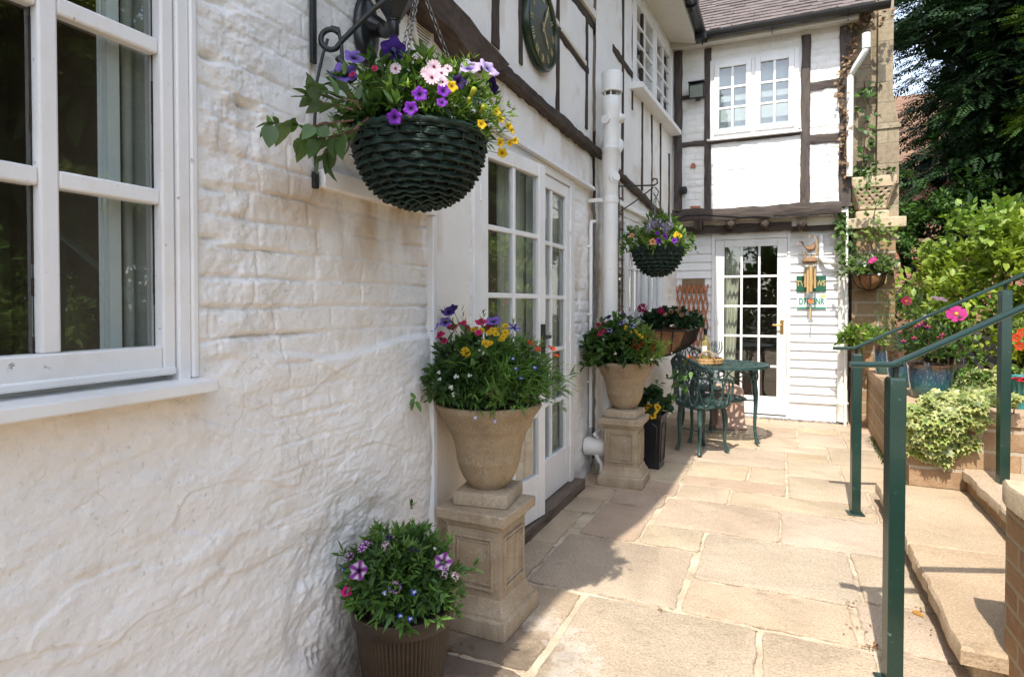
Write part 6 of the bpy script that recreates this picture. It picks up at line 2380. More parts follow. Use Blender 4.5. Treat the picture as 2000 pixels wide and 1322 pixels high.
# ================================================================= lattice stone planter on the pier
q0, q1 = onY(1662, 340, 7.2)[0], onY(1753, 340, 7.2)[0]
lx, lz = (q0 + q1) / 2, zc1 + 0.001
LP = thing('lattice_planter', 'pierced lattice stone planter standing on the brick pier', 'planter', (lx, 7.42, lz))
h1 = onY(1705, 343, 7.2)[2] - lz
wt, wbt = (q1 - q0) / 2, (q1 - q0) / 2 * 0.66
hb_ = h1 * 0.27
m = MB()
m.sqlathe([(wbt * 1.12, 0), (wbt * 1.12, 0.08), (wbt * 0.95, 0.085), (wbt * 1.03, 0.12), (wbt * 1.03, hb_ - 0.02), (wbt * 0.95, hb_)])
m.build('foot', MT['pale_stone'], LP, world=False, bevel=0.012)
m = MB()
m.sqlathe([(wt * 0.955, h1 * 0.80), (wt * 1.0, h1 * 0.83), (wt * 1.0, h1 * 0.97), (wt * 0.97, h1), (wt * 0.88, h1), (wt * 0.85, h1 * 0.8)])
m.build('rim', MT['pale_stone'], LP, world=False, bevel=0.008)
m = MB()
zA, zB = hb_ - 0.002, h1 * 0.80


def face(u, s, k):            # u -1..1 across, s 0..1 up, face k
    hw_ = wbt * 0.96 + (wt * 0.95 - wbt * 0.96) * s
    p = np.array([u * hw_, -hw_, zA + (zB - zA) * s])
    a = k * PI_2
    return np.array([p[0] * math.cos(a) - p[1] * math.sin(a), p[0] * math.sin(a) + p[1] * math.cos(a), p[2]])


for k in range(4):
    for (u0, u1, s0, s1) in ((-1, -1, 0, 1), (1, 1, 0, 1)):
        m.bar(face(u0, s0, k), face(u1, s1, k), 0.05, 0.04)
    for s_ in (0.04, 0.97):
        m.bar(face(-1, s_, k), face(1, s_, k), 0.035, 0.035)
    nL = 5
    for i in range(-nL, nL + 1):
        for sg in (1, -1):
            pts = []
            for s_ in np.linspace(0, 1, 24):
                u = (i / nL * 1.0) * 2 + sg * (s_ - 0.5) * 1.35
                if abs(u) <= 0.97:
                    pts.append(face(u, s_, k))
            if len(pts) > 2:
                m.tube(np.array(pts[::2] if len(pts) > 5 else pts), 0.017, 6)
m.build('lattice', MT['pale_stone'], LP, world=False, smooth=50)
m = MB()
m.sqlathe([(wbt * 0.80, hb_), (wt * 0.80, h1 * 0.9)])
m.build('soil', MT['soil'], LP, world=False, smooth=0)

# ================================================================= coir basket on the pier
cb_ = onY(1699, 536, 7.02)
cr = 0.5 * (onY(1733, 536, 7.02)[0] - onY(1669, 536, 7.02)[0])
CB = thing('coir_basket', 'small iron half basket lined with orange coir on the brick pier', 'hanging basket', (cb_[0], 7.08, cb_[2] - 0.16))
m = MB()
m.lathe([(cr * math.cos(a), 0.16 - 0.155 * math.sin(a)) for a in np.linspace(0, math.pi / 2, 10)], n=30)
m.build('liner', MT['coir'], CB, world=False, smooth=60)
m = MB()
for k in range(8):
    b = 2 * math.pi * k / 8
    m.tube([(1.03 * cr * math.cos(a) * math.cos(b), 1.03 * cr * math.cos(a) * math.sin(b), 0.16 - 0.16 * math.sin(a)) for a in np.linspace(0, math.pi / 2, 9)], 0.005, 6)
t_ = np.linspace(0, 2 * math.pi, 36)
m.tube(np.c_[1.03 * cr * np.cos(t_), 1.03 * cr * np.sin(t_), 0.16 + 0 * t_], 0.006, 6)
for b in (R(30), R(150), R(270)):
    m.tube([(1.03 * cr * math.cos(b), 1.03 * cr * math.sin(b), 0.16), (0, 0.02, 0.52)], 0.003, 5)
m.tube([(0, 0.02, 0.52), (0, 0.17, 0.56)], 0.005, 5)
m.build('frame', MT['iron'], CB, world=False, smooth=60)

# ================================================================= green glazed ornament
oc = onY(1990, 782, 4.72)
ORN = thing('garden_ornament', 'green glazed shell shaped jardiniere tied with a red ribbon beside the handrail', 'ornament', (oc[0] + 0.035, 4.74, 0.60))
m = MB()
nn = 120
ang = np.linspace(0, 2 * math.pi, nn, endpoint=False)
rib = np.abs(np.cos(ang * 9))
V = []
pr = [(0.0, 0.0), (0.055, 0.0), (0.060, 0.015), (0.045, 0.045), (0.040, 0.065), (0.062, 0.095), (0.085, 0.14), (0.092, 0.19), (0.098, 0.225), (0.090, 0.225), (0.08, 0.19), (0.0, 0.18)]
for i, (r_, z_) in enumerate(pr):
    a = 0.10 if 4 < i < 9 else 0.0
    rr = r_ * (1 - a * rib)
    V.append(np.c_[rr * np.cos(ang), rr * np.sin(ang), np.full(nn, z_)])
V = np.concatenate(V)
I = np.arange(nn)
m.add(V, np.concatenate([np.stack([i * nn + I, i * nn + (I + 1) % nn, (i + 1) * nn + (I + 1) % nn, (i + 1) * nn + I], -1) for i in range(len(pr) - 1)]))
n_ = NT('sea_green_glaze')
m.build('bowl', n_.end(n_.bsdf(n_.ramp(n_.noise(14, 4), [(0.3, (0.02, 0.13, 0.12)), (0.7, (0.06, 0.26, 0.24))]), 0.15, coat=0.4)), ORN, world=False, smooth=60)
m = MB()
t_ = np.linspace(0, 2 * math.pi, 60)
m.tube(np.c_[0.101 * np.cos(t_), 0.101 * np.sin(t_), 0.210 + 0.008 * np.sin(5 * t_)], 0.012, 8, flat=0.5)
for s in (1, -1):
    m.tube([(0.02 * s, -0.10, 0.21), (0.05 * s, -0.12, 0.225), (0.07 * s, -0.115, 0.205), (0.03 * s, -0.105, 0.205)], 0.010, 8, flat=0.5)
n_ = NT('red_ribbon')
m.build('ribbon', n_.end(n_.bsdf((0.62, 0.02, 0.04), 0.4)), ORN, world=False, smooth=60)

# ================================================================= house beyond the trees
DH = thing('distant_house', 'red brick house with a mossy red tiled roof beyond the yew', 'house', (5.5, 19, 0))
m = MB()
m.bx(2.2, 16, 18, 26, 0, 4.6)
m.build('wall', MT['redbrick'], DH, smooth=0)
m = MB()
zr_ = onY(1780, 208, 20)[2]
m.add([(2.0, 17.6, 4.5), (16.2, 17.6, 4.5), (16.2, 22, zr_ + 0.9), (2.0, 22, zr_ + 0.9), (16.2, 26.4, 4.5), (2.0, 26.4, 4.5), (2.0, 17.6, 4.35), (16.2, 17.6, 4.35)], [(0, 1, 2, 3), (3, 2, 4, 5), (1, 4, 2), (0, 3, 5), (6, 7, 1, 0)])
rr_ = m.build('roof', MT['redtile'], DH, smooth=0)
m = MB()
for x in np.arange(3.2, 15, 2.6):
    m.bx(x, x + 1.0, 17.97, 18.01, 1.6, 3.2)
# ================================================================= leaves and flowers
def rand_unit(n):
    v = rng.normal(size=(n, 3))
    return v / np.linalg.norm(v, axis=1, keepdims=True)


def nrm_rows(v):
    return v / np.maximum(np.linalg.norm(v, axis=1, keepdims=True), 1e-9)


LOBE = {
    'oval6': ([(0, 0), (-0.36, 0.28), (-0.42, 0.55), (0, 1), (0.42, 0.55), (0.36, 0.28)], None),
    'oval': ([(0, 0), (-0.26, 0.13), (-0.41, 0.34), (-0.38, 0.60), (-0.19, 0.85), (0, 1), (0.19, 0.85), (0.38, 0.60), (0.41, 0.34), (0.26, 0.13)], None),
    'lance': ([(0, 0), (-0.38, 0.40), (0, 1), (0.38, 0.40)], None),
    'ivy': ([(0, 0), (-0.34, 0.02), (-0.62, 0.28), (-0.34, 0.42), (-0.42, 0.74), (-0.14, 0.66), (0, 1.05), (0.14, 0.66), (0.42, 0.74), (0.34, 0.42), (0.62, 0.28), (0.34, 0.02)], None),
    'round': ([(0, 0.02), (-0.34, 0.06), (-0.54, 0.36), (-0.42, 0.76), (0, 0.96), (0.42, 0.76), (0.54, 0.36), (0.34, 0.06)], None),
    'tooth': ([(0, 0), (-0.30, 0.16), (-0.40, 0.40), (-0.26, 0.42), (-0.28, 0.66), (-0.13, 0.70), (0, 1), (0.13, 0.70), (0.28, 0.66), (0.26, 0.42), (0.40, 0.40), (0.30, 0.16)], None),
}


def leaves(mb, P, D, L, W, C, kind='oval', fold=0.25, droop=0.15, up=None, edge=None, tipdark=1.0):
    """N leaves at P pointing along D; C colour per leaf; edge: margin colour per leaf (variegation)"""
    n = len(P)
    D = nrm_rows(D)
    u = rand_unit(n) * 0.7 + np.array([0, 0, 1.0]) if up is None else np.broadcast_to(up, (n, 3)) + rand_unit(n) * 0.35
    S = nrm_rows(np.cross(D, u))
    N = np.cross(S, D)
    T = np.array(LOBE[kind][0])
    k = len(T)
    L = np.broadcast_to(L, n)[:, None]
    W = np.broadcast_to(W, n)[:, None]
    V = np.zeros((n, k + 1, 3))
    for i, (a, b) in enumerate(T):
        V[:, i] = P + D * L * b + S * W * a + N * (np.abs(a) * fold * W - droop * L * b * b)
    V[:, k] = P + D * L * 0.48 - N * droop * L * 0.23
    base = np.arange(n)[:, None] * (k + 1)
    F = np.concatenate([np.c_[base + i, base + k, base + (i + 1) % k][:, [0, 1, 2]] for i in range(k)])
    Cv = np.repeat(C[:, None, :], k + 1, 1)
    if edge is not None:
        Cv[:, :k] = edge[:, None, :]
        Cv[:, 0] = C
    Cv[:, k] *= 0.92 if edge is None else 1.0
    mb.add(V.reshape(-1, 3), F[:, ::-1], Cv.reshape(-1, 3))
    return mb


def cols(n, pal, jit=0.18):
    pal = np.array(pal, float)
    w = rng.dirichlet(np.ones(len(pal)) * 0.6, n)
    c = w @ pal
    return np.clip(c * (1 + rng.normal(0, jit, (n, 1))), 0.002, 1)


def clumpcol(P, pal_a, pal_b, s, seed, jit=0.15):
    n = len(P)
    q = np.clip(0.5 + 1.3 * fbm(P[:, 0] * s + P[:, 1] * 0.7 * s, P[:, 2] * s + P[:, 1] * 0.4 * s, seed, 3), 0, 1)[:, None]
    return cols(n, pal_a, jit) * (1 - q) + cols(n, pal_b, jit) * q


def dome_pts(n, c, r, lo=0.45, zmin=-0.15):
    d = rand_unit(int(n * 2.2))
    d = d[d[:, 2] > zmin][:n]
    q = rng.uniform(lo ** 2, 1, len(d)) ** 0.5
    q = np.where(rng.random(len(d)) < 0.06, q * rng.uniform(1.05, 1.3, len(d)), q)      # stray shoots
    lump = 1 + 0.38 * fbm(d[:, 0] * 3.1 + c[0] * 7, d[:, 1] * 3.1 + d[:, 2] * 2.5, int(abs(c[1]) * 100) % 97, 3)
    P = np.asarray(c) + d * np.asarray(r) * (q * lump)[:, None]
    return P, d


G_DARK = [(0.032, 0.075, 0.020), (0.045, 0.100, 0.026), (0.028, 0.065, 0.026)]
G_MID = [(0.085, 0.175, 0.036), (0.115, 0.215, 0.048), (0.072, 0.150, 0.036)]
G_LIME = [(0.17, 0.28, 0.045), (0.22, 0.33, 0.06), (0.12, 0.23, 0.045)]
G_GREY = [(0.055, 0.085, 0.055), (0.075, 0.105, 0.07)]


def ray_dome(x, y, c, r):
    """point of the foliage dome seen at that place of the photo, with its outward normal"""
    d = ray(x, y)
    c, r = np.asarray(c, float), np.asarray(r, float)
    o = (CAM - c) / r
    e = d / r
    A, B, Cq = e @ e, o @ e, o @ o - 1
    disc = B * B - A * Cq
    t = (-B - math.sqrt(disc)) / A if disc > 0 else -B / A
    p = CAM + d * t
    nn = unit((p - c) / (r * r))
    return p, nn, -unit(d)


FL_MESH = {}


def flower_mesh(key, fn):
    if key not in FL_MESH:
        m = MB()
        fn(m)
        o = m.build('flower_' + key, MT['petal'], None, col=True, smooth=60)
        me = o.data
        bpy.data.objects.remove(o)
        FL_MESH[key] = me
    return FL_MESH[key]


def f_petunia(cc, ce, star=None, ruff=0.10, deep=0.45):
    def fn(m):
        na, rs = 40, [0.0, 0.10, 0.22, 0.42, 0.68, 0.90, 1.0]
        zs = [-deep, -deep * 0.8, -deep * 0.42, -0.10, 0.02, 0.05, 0.0]
        ang = np.linspace(0, 2 * math.pi, na, endpoint=False)
        V, C = [], []
        for q, z in zip(rs, zs):
            lob = 1 + 0.10 * q * np.cos(5 * ang) - 0.05 * q * np.abs(np.sin(2.5 * ang)) ** 8
            V.append(np.c_[q * lob * np.cos(ang), q * lob * np.sin(ang), z + ruff * q * q * np.cos(10 * ang + 1) * 0.6 + ruff * q * q * np.cos(5 * ang) * 0.7])
            w = sstep(0.12, 0.62, q)
            col = np.array(cc) * (1 - w) + np.array(ce) * w
            col = np.tile(col, (na, 1))
            if star is not None:
                s = (np.abs(np.sin(2.5 * ang)) ** 3)[:, None] * sstep(0.25, 0.6, q)
                col = col * (1 - s) + np.array(star) * s
            else:
                v_ = (np.abs(np.cos(5 * ang + 0.3)) ** 14)[:, None] * (1 - q) * 0.9
                col = col * (1 - v_ * 0.6)
            C.append(col)
        I = np.arange(na)
        F = np.concatenate([np.stack([i * na + I, i * na + (I + 1) % na, (i + 1) * na + (I + 1) % na, (i + 1) * na + I], -1) for i in range(len(rs) - 1)])
        m.add(np.concatenate(V), F, np.concatenate(C))
        # green calyx tube behind
        m.tube([(0, 0, -deep * 1.9), (0, 0, -deep * 0.9), (0, 0, -deep * 0.35)], [0.05, 0.10, 0.26], 8, col=np.array(ce) * 0.5 + np.array((0.02, 0.06, 0.01)), caps=False)
    return fn


def f_daisy(cp, cc, n=11, w=0.30, cup=0.1):
    def fn(m):
        for k in range(n):
            a = 2 * math.pi * k / n + rng.normal(0, 0.06)
            d, s = np.array([math.cos(a), math.sin(a), 0]), np.array([-math.sin(a), math.cos(a), 0])
            z = rng.normal(cup, 0.05)
            P = [d * 0.14, d * 0.5 - s * w * 0.8 + (0, 0, z * 0.6), d * 0.9 - s * w * 0.7 + (0, 0, z), d * 1.02 + (0, 0, z), d * 0.9 + s * w * 0.7 + (0, 0, z), d * 0.5 + s * w * 0.8 + (0, 0, z * 0.6), d * 0.5 + (0, 0, z * 0.4)]
            cv = np.array(cp) * rng.uniform(0.85, 1.1)
            m.add(P, [(0, 1, 6), (1, 2, 6), (2, 3, 6), (3, 4, 6), (4, 5, 6), (5, 0, 6)], np.array([cv * 0.8, cv, cv, cv, cv, cv, cv * 0.9]))
        m.lathe([(0.20, 0.0), (0.19, 0.09), (0.10, 0.15), (0.0, 0.16)], n=12, col=cc)
    return fn


def f_ball(c1, c2, n=60):
    def fn(m):
        d = rand_unit(n * 2)
        d = d[d[:, 2] > -0.45][:n]
        for v in d:
            s = unit(np.cross(v, (0.3, 0.2, 0.9)))
            u = np.cross(s, v)
            p = v * rng.uniform(0.75, 1.0)
            c = np.array(c1) * rng.uniform(0.75, 1.1) if rng.random() < 0.7 else np.array(c2) * rng.uniform(0.8, 1.1)
            r_ = 0.26
            ph = rng.uniform(0, 6)
            ring = [p + r_ * (s * math.cos(a + ph) + u * math.sin(a + ph)) * (1.0 if i % 2 == 0 else 0.55) + v * 0.06 for i, a in enumerate(np.linspace(0, 2 * math.pi, 10, endpoint=False))]
            m.add(ring + [p], [(i, (i + 1) % 10, 10) for i in range(10)], np.array([c] * 10 + [c * 0.6]))
    return fn


def f_lobelia(c, eye=(0.85, 0.85, 0.85)):
    def fn(m):
        for a, L in ((-90, 1.0), (-40, 0.95), (-140, 0.95), (60, 0.55), (120, 0.55)):
            q = R(a)
            d, s = np.array([math.cos(q), math.sin(q), 0]), np.array([-math.sin(q), math.cos(q), 0])
            P = [d * 0.05, d * 0.55 - s * 0.28, d * L, d * 0.55 + s * 0.28, d * 0.5 + (0, 0, 0.1)]
            m.add(P, [(0, 1, 4), (1, 2, 4), (2, 3, 4), (3, 0, 4)], np.array([eye, c, c, c, np.array(c) * 0.9]))
        m.lathe([(0.16, 0.06), (0.0, 0.12)], n=8, col=eye)
    return fn


def f_fuchsia():
    def fn(m):
        for k in range(4):
            a = math.pi / 2 * k
            d = np.array([math.cos(a), math.sin(a), 0])
            s = np.array([-math.sin(a), math.cos(a), 0])
            P = [(0, 0, 0.2), d * 0.5 - s * 0.25 + (0, 0, -0.1), d * 1.0 + (0, 0, 0.15), d * 0.5 + s * 0.25 + (0, 0, -0.1)]
            m.add(P, [(0, 1, 2), (0, 2, 3)], (0.62, 0.06, 0.12))
        m.lathe([(0.0, 0.9), (0.14, 0.7), (0.18, 0.3), (0.25, 0.1)], n=10, col=(0.65, 0.09, 0.15))
        m.lathe([(0.25, 0.1), (0.38, -0.3), (0.40, -0.7), (0.30, -0.9), (0.0, -0.8)], n=10, col=(0.12, 0.02, 0.16))
    return fn


VIOLET = flower_mesh('violet', f_petunia((0.010, 0.004, 0.04), (0.23, 0.14, 0.52)))
LILAC = flower_mesh('lilac', f_petunia((0.11, 0.035, 0.34), (0.56, 0.45, 0.72)))
INDIGO = flower_mesh('indigo', f_petunia((0.010, 0.004, 0.04), (0.085, 0.035, 0.30)))
DARKV = flower_mesh('dark_violet', f_petunia((0.008, 0.004, 0.02), (0.045, 0.02, 0.12)))
PURPLE = flower_mesh('purple', f_petunia((0.02, 0.003, 0.06), (0.20, 0.025, 0.42), deep=0.3))
STARP = flower_mesh('star_purple', f_petunia((0.03, 0.004, 0.06), (0.22, 0.02, 0.27), star=(0.72, 0.60, 0.72)))
STARB = flower_mesh('star_blue', f_petunia((0.012, 0.006, 0.05), (0.10, 0.06, 0.33), star=(0.60, 0.56, 0.74)))
MAGENTA = flower_mesh('magenta', f_petunia((0.12, 0.004, 0.04), (0.62, 0.012, 0.22), deep=0.3))
HOTPINK = flower_mesh('hot_pink', f_petunia((0.30, 0.01, 0.05), (0.66, 0.03, 0.14), deep=0.25))
YELLOWC = flower_mesh('yellow', f_petunia((0.45, 0.22, 0.01), (0.80, 0.55, 0.02), deep=0.35))
PEACH = flower_mesh('peach', f_petunia((0.35, 0.08, 0.03), (0.75, 0.36, 0.17), deep=0.3))
BIDENS = flower_mesh('bidens', f_daisy((0.78, 0.46, 0.015), (0.45, 0.22, 0.01), 8, 0.38))
PINKDAISY = flower_mesh('pink_daisy', f_daisy((0.78, 0.60, 0.68), (0.30, 0.03, 0.09), 14, 0.20))
REDSM = flower_mesh('small_red', f_daisy((0.60, 0.07, 0.02), (0.45, 0.20, 0.02), 6, 0.42, 0.25))
CRIMSON = flower_mesh('crimson_ball', f_ball((0.36, 0.012, 0.012), (0.26, 0.01, 0.012), 34))
GERAN = flower_mesh('geranium', f_ball((0.58, 0.012, 0.14), (0.44, 0.01, 0.12), 60))
SALMON = flower_mesh('salmon', f_ball((0.62, 0.34, 0.22), (0.70, 0.46, 0.30), 40))
LILBALL = flower_mesh('lilac_ball', f_ball((0.45, 0.36, 0.55), (0.58, 0.50, 0.64), 50))
PINKBALL = flower_mesh('pale_pink_ball', f_ball((0.68, 0.50, 0.58), (0.76, 0.66, 0.70), 36))
BLUEBALL = flower_mesh('pink_blue_ball', f_ball((0.55, 0.38, 0.52), (0.20, 0.20, 0.55), 36))
LOBB = flower_mesh('lobelia_blue', f_lobelia((0.03, 0.07, 0.55)))
LOBP = flower_mesh('lobelia_pale', f_lobelia((0.28, 0.36, 0.66)))
LOBW = flower_mesh('lobelia_white', f_lobelia((0.76, 0.76, 0.74), (0.7, 0.7, 0.5)))
COSMOS = flower_mesh('cosmos', f_daisy((0.46, 0.012, 0.20), (0.75, 0.48, 0.03), 8, 0.40, 0.05))
COSMOSR = flower_mesh('cosmos_red', f_daisy((0.30, 0.01, 0.06), (0.75, 0.40, 0.03), 8, 0.40, 0.1))
COSMOSP = flower_mesh('cosmos_pink', f_daisy((0.60, 0.42, 0.60), (0.6, 0.4, 0.1), 8, 0.40, 0.1))
FUCHSIA = flower_mesh('fuchsia', f_fuchsia())
PANSY = flower_mesh('pansy', f_daisy((0.72, 0.42, 0.02), (0.10, 0.02, 0.005), 5, 0.55, 0.05))
TUBEY = flower_mesh('yellow_bud', lambda m: m.tube([(0, 0, -1.2), (0, 0, -0.2), (0, 0, 0.8), (0, 0, 1.0)], [0.10, 0.22, 0.38, 0.20], 9, col=(0.42, 0.45, 0.05)))


def put(me, name, parent, p, n, size, spin=None):
    o = link(name, me, parent, True)
    n = unit(n)
    q = Vector(n).to_track_quat('Z', 'Y')
    o.matrix_basis = Matrix.Translation(Vector(p)) @ q.to_matrix().to_4x4() @ Matrix.Rotation(rng.uniform(0, 6.28) if spin is None else spin, 4, 'Z') @ Matrix.Scale(size, 4)
    return o


def flowers(parent, c, r, pxm, items, face=0.55, out=0.012):
    """items: (mesh, name, x, y, radius in photo px); pxm = photo px per metre at that depth"""
    stems = MB()
    for it in items:
        me, nm, x, y, rp = it[:5]
        p, nn, tc = ray_dome(x, y, c, r)
        tilt = it[5] if len(it) > 5 else None
        n_ = unit(nn * (1 - face) + tc * face + np.array([0, 0, 0.25]) + rng.normal(0, 0.12, 3)) if tilt is None else unit(tilt)
        p = p + nn * out
        sz = rp / pxm * (0.86 if me is not BIDENS else 0.72) * rng.uniform(0.82, 1.12)
        put(me, nm, parent, p, n_, sz)
        a = p - n_ * sz * 0.7
        b = np.asarray(c) + (a - np.asarray(c)) * np.array([0.55, 0.55, 0.5])
        stems.tube([a, a * 0.6 + b * 0.4 - np.array([0, 0, 0.004]), b], max(0.0011, 0.05 * sz), 5)
    return stems  # stem tubes only, no leaves; callers build them as a mesh apart


def build_leafy(mb, parent, name='greenery', mat='leaf', world=True):
    return mb.build(name, MT[mat], parent, world=world, col=True, smooth=60)


def tuft(mb, P, d, L, W, pal, n_per, spread=0.9, kind='lance', fold=0.2, droop=0.2):
    """short shoots: n_per leaves round each point, pointing out along d"""
    Q = np.repeat(P, n_per, 0) + rng.normal(0, 0.3, (len(P) * n_per, 3)) * np.mean(L) * 0.5
    Dd = np.repeat(d, n_per, 0) + rand_unit(len(P) * n_per) * spread
    n = len(Q)
    C = np.repeat(cols(len(P), pal, 0.22), n_per, 0) * (1 + rng.normal(0, 0.12, (n, 1)))
    leaves(mb, Q, Dd, rng.uniform(L[0], L[1], n), rng.uniform(W[0], W[1], n), np.clip(C, 0.003, 1), kind, fold, droop)


# ---------------------------------------------------------------- big hanging basket
c1 = np.array([HB[0], HB[1], hz + 0.025])
r1 = np.array([0.245, 0.245, 0.205])
mb = MB()
P, d = dome_pts(640, c1, r1, 0.35, 0.0)
dd = d * 0.7 + np.array([0, 0, 0.45])
right = (P - c1) @ RGT
far = sstep(-0.12, 0.10, right)
sel = rng.random(len(P)) < far
tuft(mb, P[sel], dd[sel], (0.022, 0.045), (0.007, 0.013), G_LIME, 5)
tuft(mb, P[~sel], dd[~sel], (0.028, 0.055), (0.012, 0.022), G_MID, 4, kind='oval')
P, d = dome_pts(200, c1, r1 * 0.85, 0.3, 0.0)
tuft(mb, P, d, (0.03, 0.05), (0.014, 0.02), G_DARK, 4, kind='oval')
# trailing sprays with big toothed leaves on the window side
stm = MB()
for (pts, nl, ls) in (
    ([(690, 215), (655, 205), (625, 200), (605, 196)], 9, 40), ([(690, 235), (650, 240), (600, 248), (560, 240), (520, 243)], 12, 42),
    ([(700, 250), (660, 265), (625, 270), (590, 268)], 8, 44), ([(700, 245), (665, 275), (640, 292), (628, 305)], 7, 48),
    ([(720, 230), (690, 255), (672, 280)], 6, 42), ([(700, 200), (660, 190), (630, 176), (606, 190)], 8, 36), ([(740, 190), (748, 150), (745, 118)], 8, 26), ([(760, 200), (775, 150), (790, 110)], 8, 26), ([(705, 215), (680, 180), (662, 168)], 7, 30)):
    ctr = [onX(x, y, HB[0] - 0.02 - 0.10 * (k / max(1, len(pts) - 1)) * (1 if pts[-1][0] < 700 else 0)) for k, (x, y) in enumerate(pts)]
    ctr = np.array(ctr)
    tt = np.linspace(0, 1, 12)
    idx = np.linspace(0, 1, len(ctr))
    Q = np.stack([np.interp(tt, idx, ctr[:, j]) for j in range(3)], 1)
    stm.tube(Q, np.linspace(0.0026, 0.0012, 12), 5)
    L_ = ls / 690.0
    nl = max(4, int(nl * 0.75))
    ks = np.linspace(0.25, 1.0, nl) + rng.normal(0, 0.02, nl)
    PP = np.stack([np.interp(ks, idx, ctr[:, j]) for j in range(3)], 1)
    tang = unit(ctr[-1] - ctr[0])
    Dl = np.tile(tang, (nl, 1)) * 0.8 + rand_unit(nl) * 0.75 + np.array([0, 0, -0.35 if pts[-1][0] < 700 and pts[-1][1] > 200 else 0.3])
    leaves(mb, PP, Dl, L_ * rng.uniform(0.8, 1.25, nl), L_ * 0.78 * rng.uniform(0.8, 1.1, nl), cols(nl, [(0.065, 0.125, 0.035), (0.085, 0.155, 0.05), (0.11, 0.17, 0.09)], 0.15), 'oval', 0.25, 0.3)
    n2 = nl * 2
    leaves(mb, PP[rng.integers(0, nl, n2)], rand_unit(n2) + tang * 0.3, L_ * 0.45 * rng.uniform(0.6, 1.1, n2), L_ * 0.26, cols(n2, G_MID, 0.15), 'oval', 0.25, 0.2)
build_leafy(mb, BK1)
stm.build('stem', m_var('red_stem', (0.10, 0.035, 0.03), (0.14, 0.06, 0.035), 20, 0.6, 0.0), BK1)
it = [(VIOLET, 'petunia', 697, 119, 25, (0.6, -0.55, 0.55)), (VIOLET, 'petunia', 679, 149, 27, (0.5, -0.75, 0.5)), (INDIGO, 'petunia', 770, 106, 25, (-0.5, 0.4, 0.5)), (LILAC, 'petunia', 912, 138, 27, (0.35, -0.65, 0.65)), (LILAC, 'petunia', 950, 140, 25, (0.75, -0.3, 0.5)),
      (DARKV, 'petunia', 957, 172, 20, (0.5, 0.6, 0.3)), (DARKV, 'petunia', 893, 166, 14), (PURPLE, 'petunia', 773, 230, 17), (PURPLE, 'petunia', 803, 214, 15), (PURPLE, 'petunia', 820, 188, 14), (PURPLE, 'petunia', 864, 182, 14), (PURPLE, 'petunia', 861, 203, 12),
      (PINKDAISY, 'daisy', 842, 158, 16), (PINKDAISY, 'daisy', 860, 150, 17), (PINKDAISY, 'daisy', 862, 166, 14), (PINKDAISY, 'daisy', 846, 138, 14), (PINKDAISY, 'daisy', 775, 142, 14), (PINKDAISY, 'daisy', 833, 150, 13), (PINKDAISY, 'daisy', 872, 142, 12),
      (YELLOWC, 'calibrachoa', 880, 174, 12), (YELLOWC, 'calibrachoa', 963, 221, 11), (YELLOWC, 'calibrachoa', 971, 234, 10), (YELLOWC, 'calibrachoa', 986, 247, 12), (YELLOWC, 'calibrachoa', 992, 255, 10), (YELLOWC, 'calibrachoa', 999, 274, 9), (YELLOWC, 'calibrachoa', 974, 296, 11), (YELLOWC, 'calibrachoa', 988, 278, 9), (YELLOWC, 'calibrachoa', 970, 277, 9), (YELLOWC, 'calibrachoa', 935, 243, 10),
      (TUBEY, 'flower_bud', 917, 186, 15), (TUBEY, 'flower_bud', 935, 215, 12), (TUBEY, 'flower_bud', 910, 200, 12), (HOTPINK, 'petunia', 694, 152, 7), (HOTPINK, 'petunia', 735, 142, 7)]
flowers(BK1, c1, r1, 640, it).build('greenery', MT['stem'], BK1)
# small trailing leaves with the yellow bells
mb = MB()
for k in range(16):
    x, y = rng.uniform(940, 1000), rng.uniform(205, 290)
    p, nn, tc = ray_dome(x, y, c1, r1)
    tuft(mb, p[None], nn[None], (0.014, 0.026), (0.005, 0.008), G_LIME, 7)
build_leafy(mb, BK1, 'trailing_foliage')

# ---------------------------------------------------------------- near urn
cu = np.array([-1.085, 2.225, 0.925])
ru = np.array([0.275, 0.275, 0.235])
mb = MB()
P, d = dome_pts(760, cu, ru, 0.40, -0.10)
right = (P - cu) @ RGT
sel = rng.random(len(P)) < sstep(-0.10, 0.08, right)
dd = d * 0.75 + np.array([0, 0, 0.25])
tuft(mb, P[sel], dd[sel], (0.035, 0.065), (0.006, 0.011), [(0.095, 0.19, 0.04), (0.12, 0.23, 0.05), (0.07, 0.15, 0.03)], 7, 0.8)
tuft(mb, P[~sel], dd[~sel], (0.03, 0.055), (0.015, 0.026), G_MID + G_DARK, 5, kind='oval')
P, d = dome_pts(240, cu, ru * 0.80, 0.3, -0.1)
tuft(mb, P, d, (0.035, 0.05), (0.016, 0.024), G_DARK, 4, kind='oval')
P, d = dome_pts(210, cu + RGT * 0.085 + np.array([0, 0, -0.005]), (0.22, 0.22, 0.20), 0.5, -0.12)
tuft(mb, P, d * 0.7 + RGT * 0.45 + np.array([0, 0, 0.1]), (0.035, 0.07), (0.006, 0.010), [(0.10, 0.20, 0.04), (0.13, 0.24, 0.05), (0.08, 0.17, 0.035)], 7, 0.75)
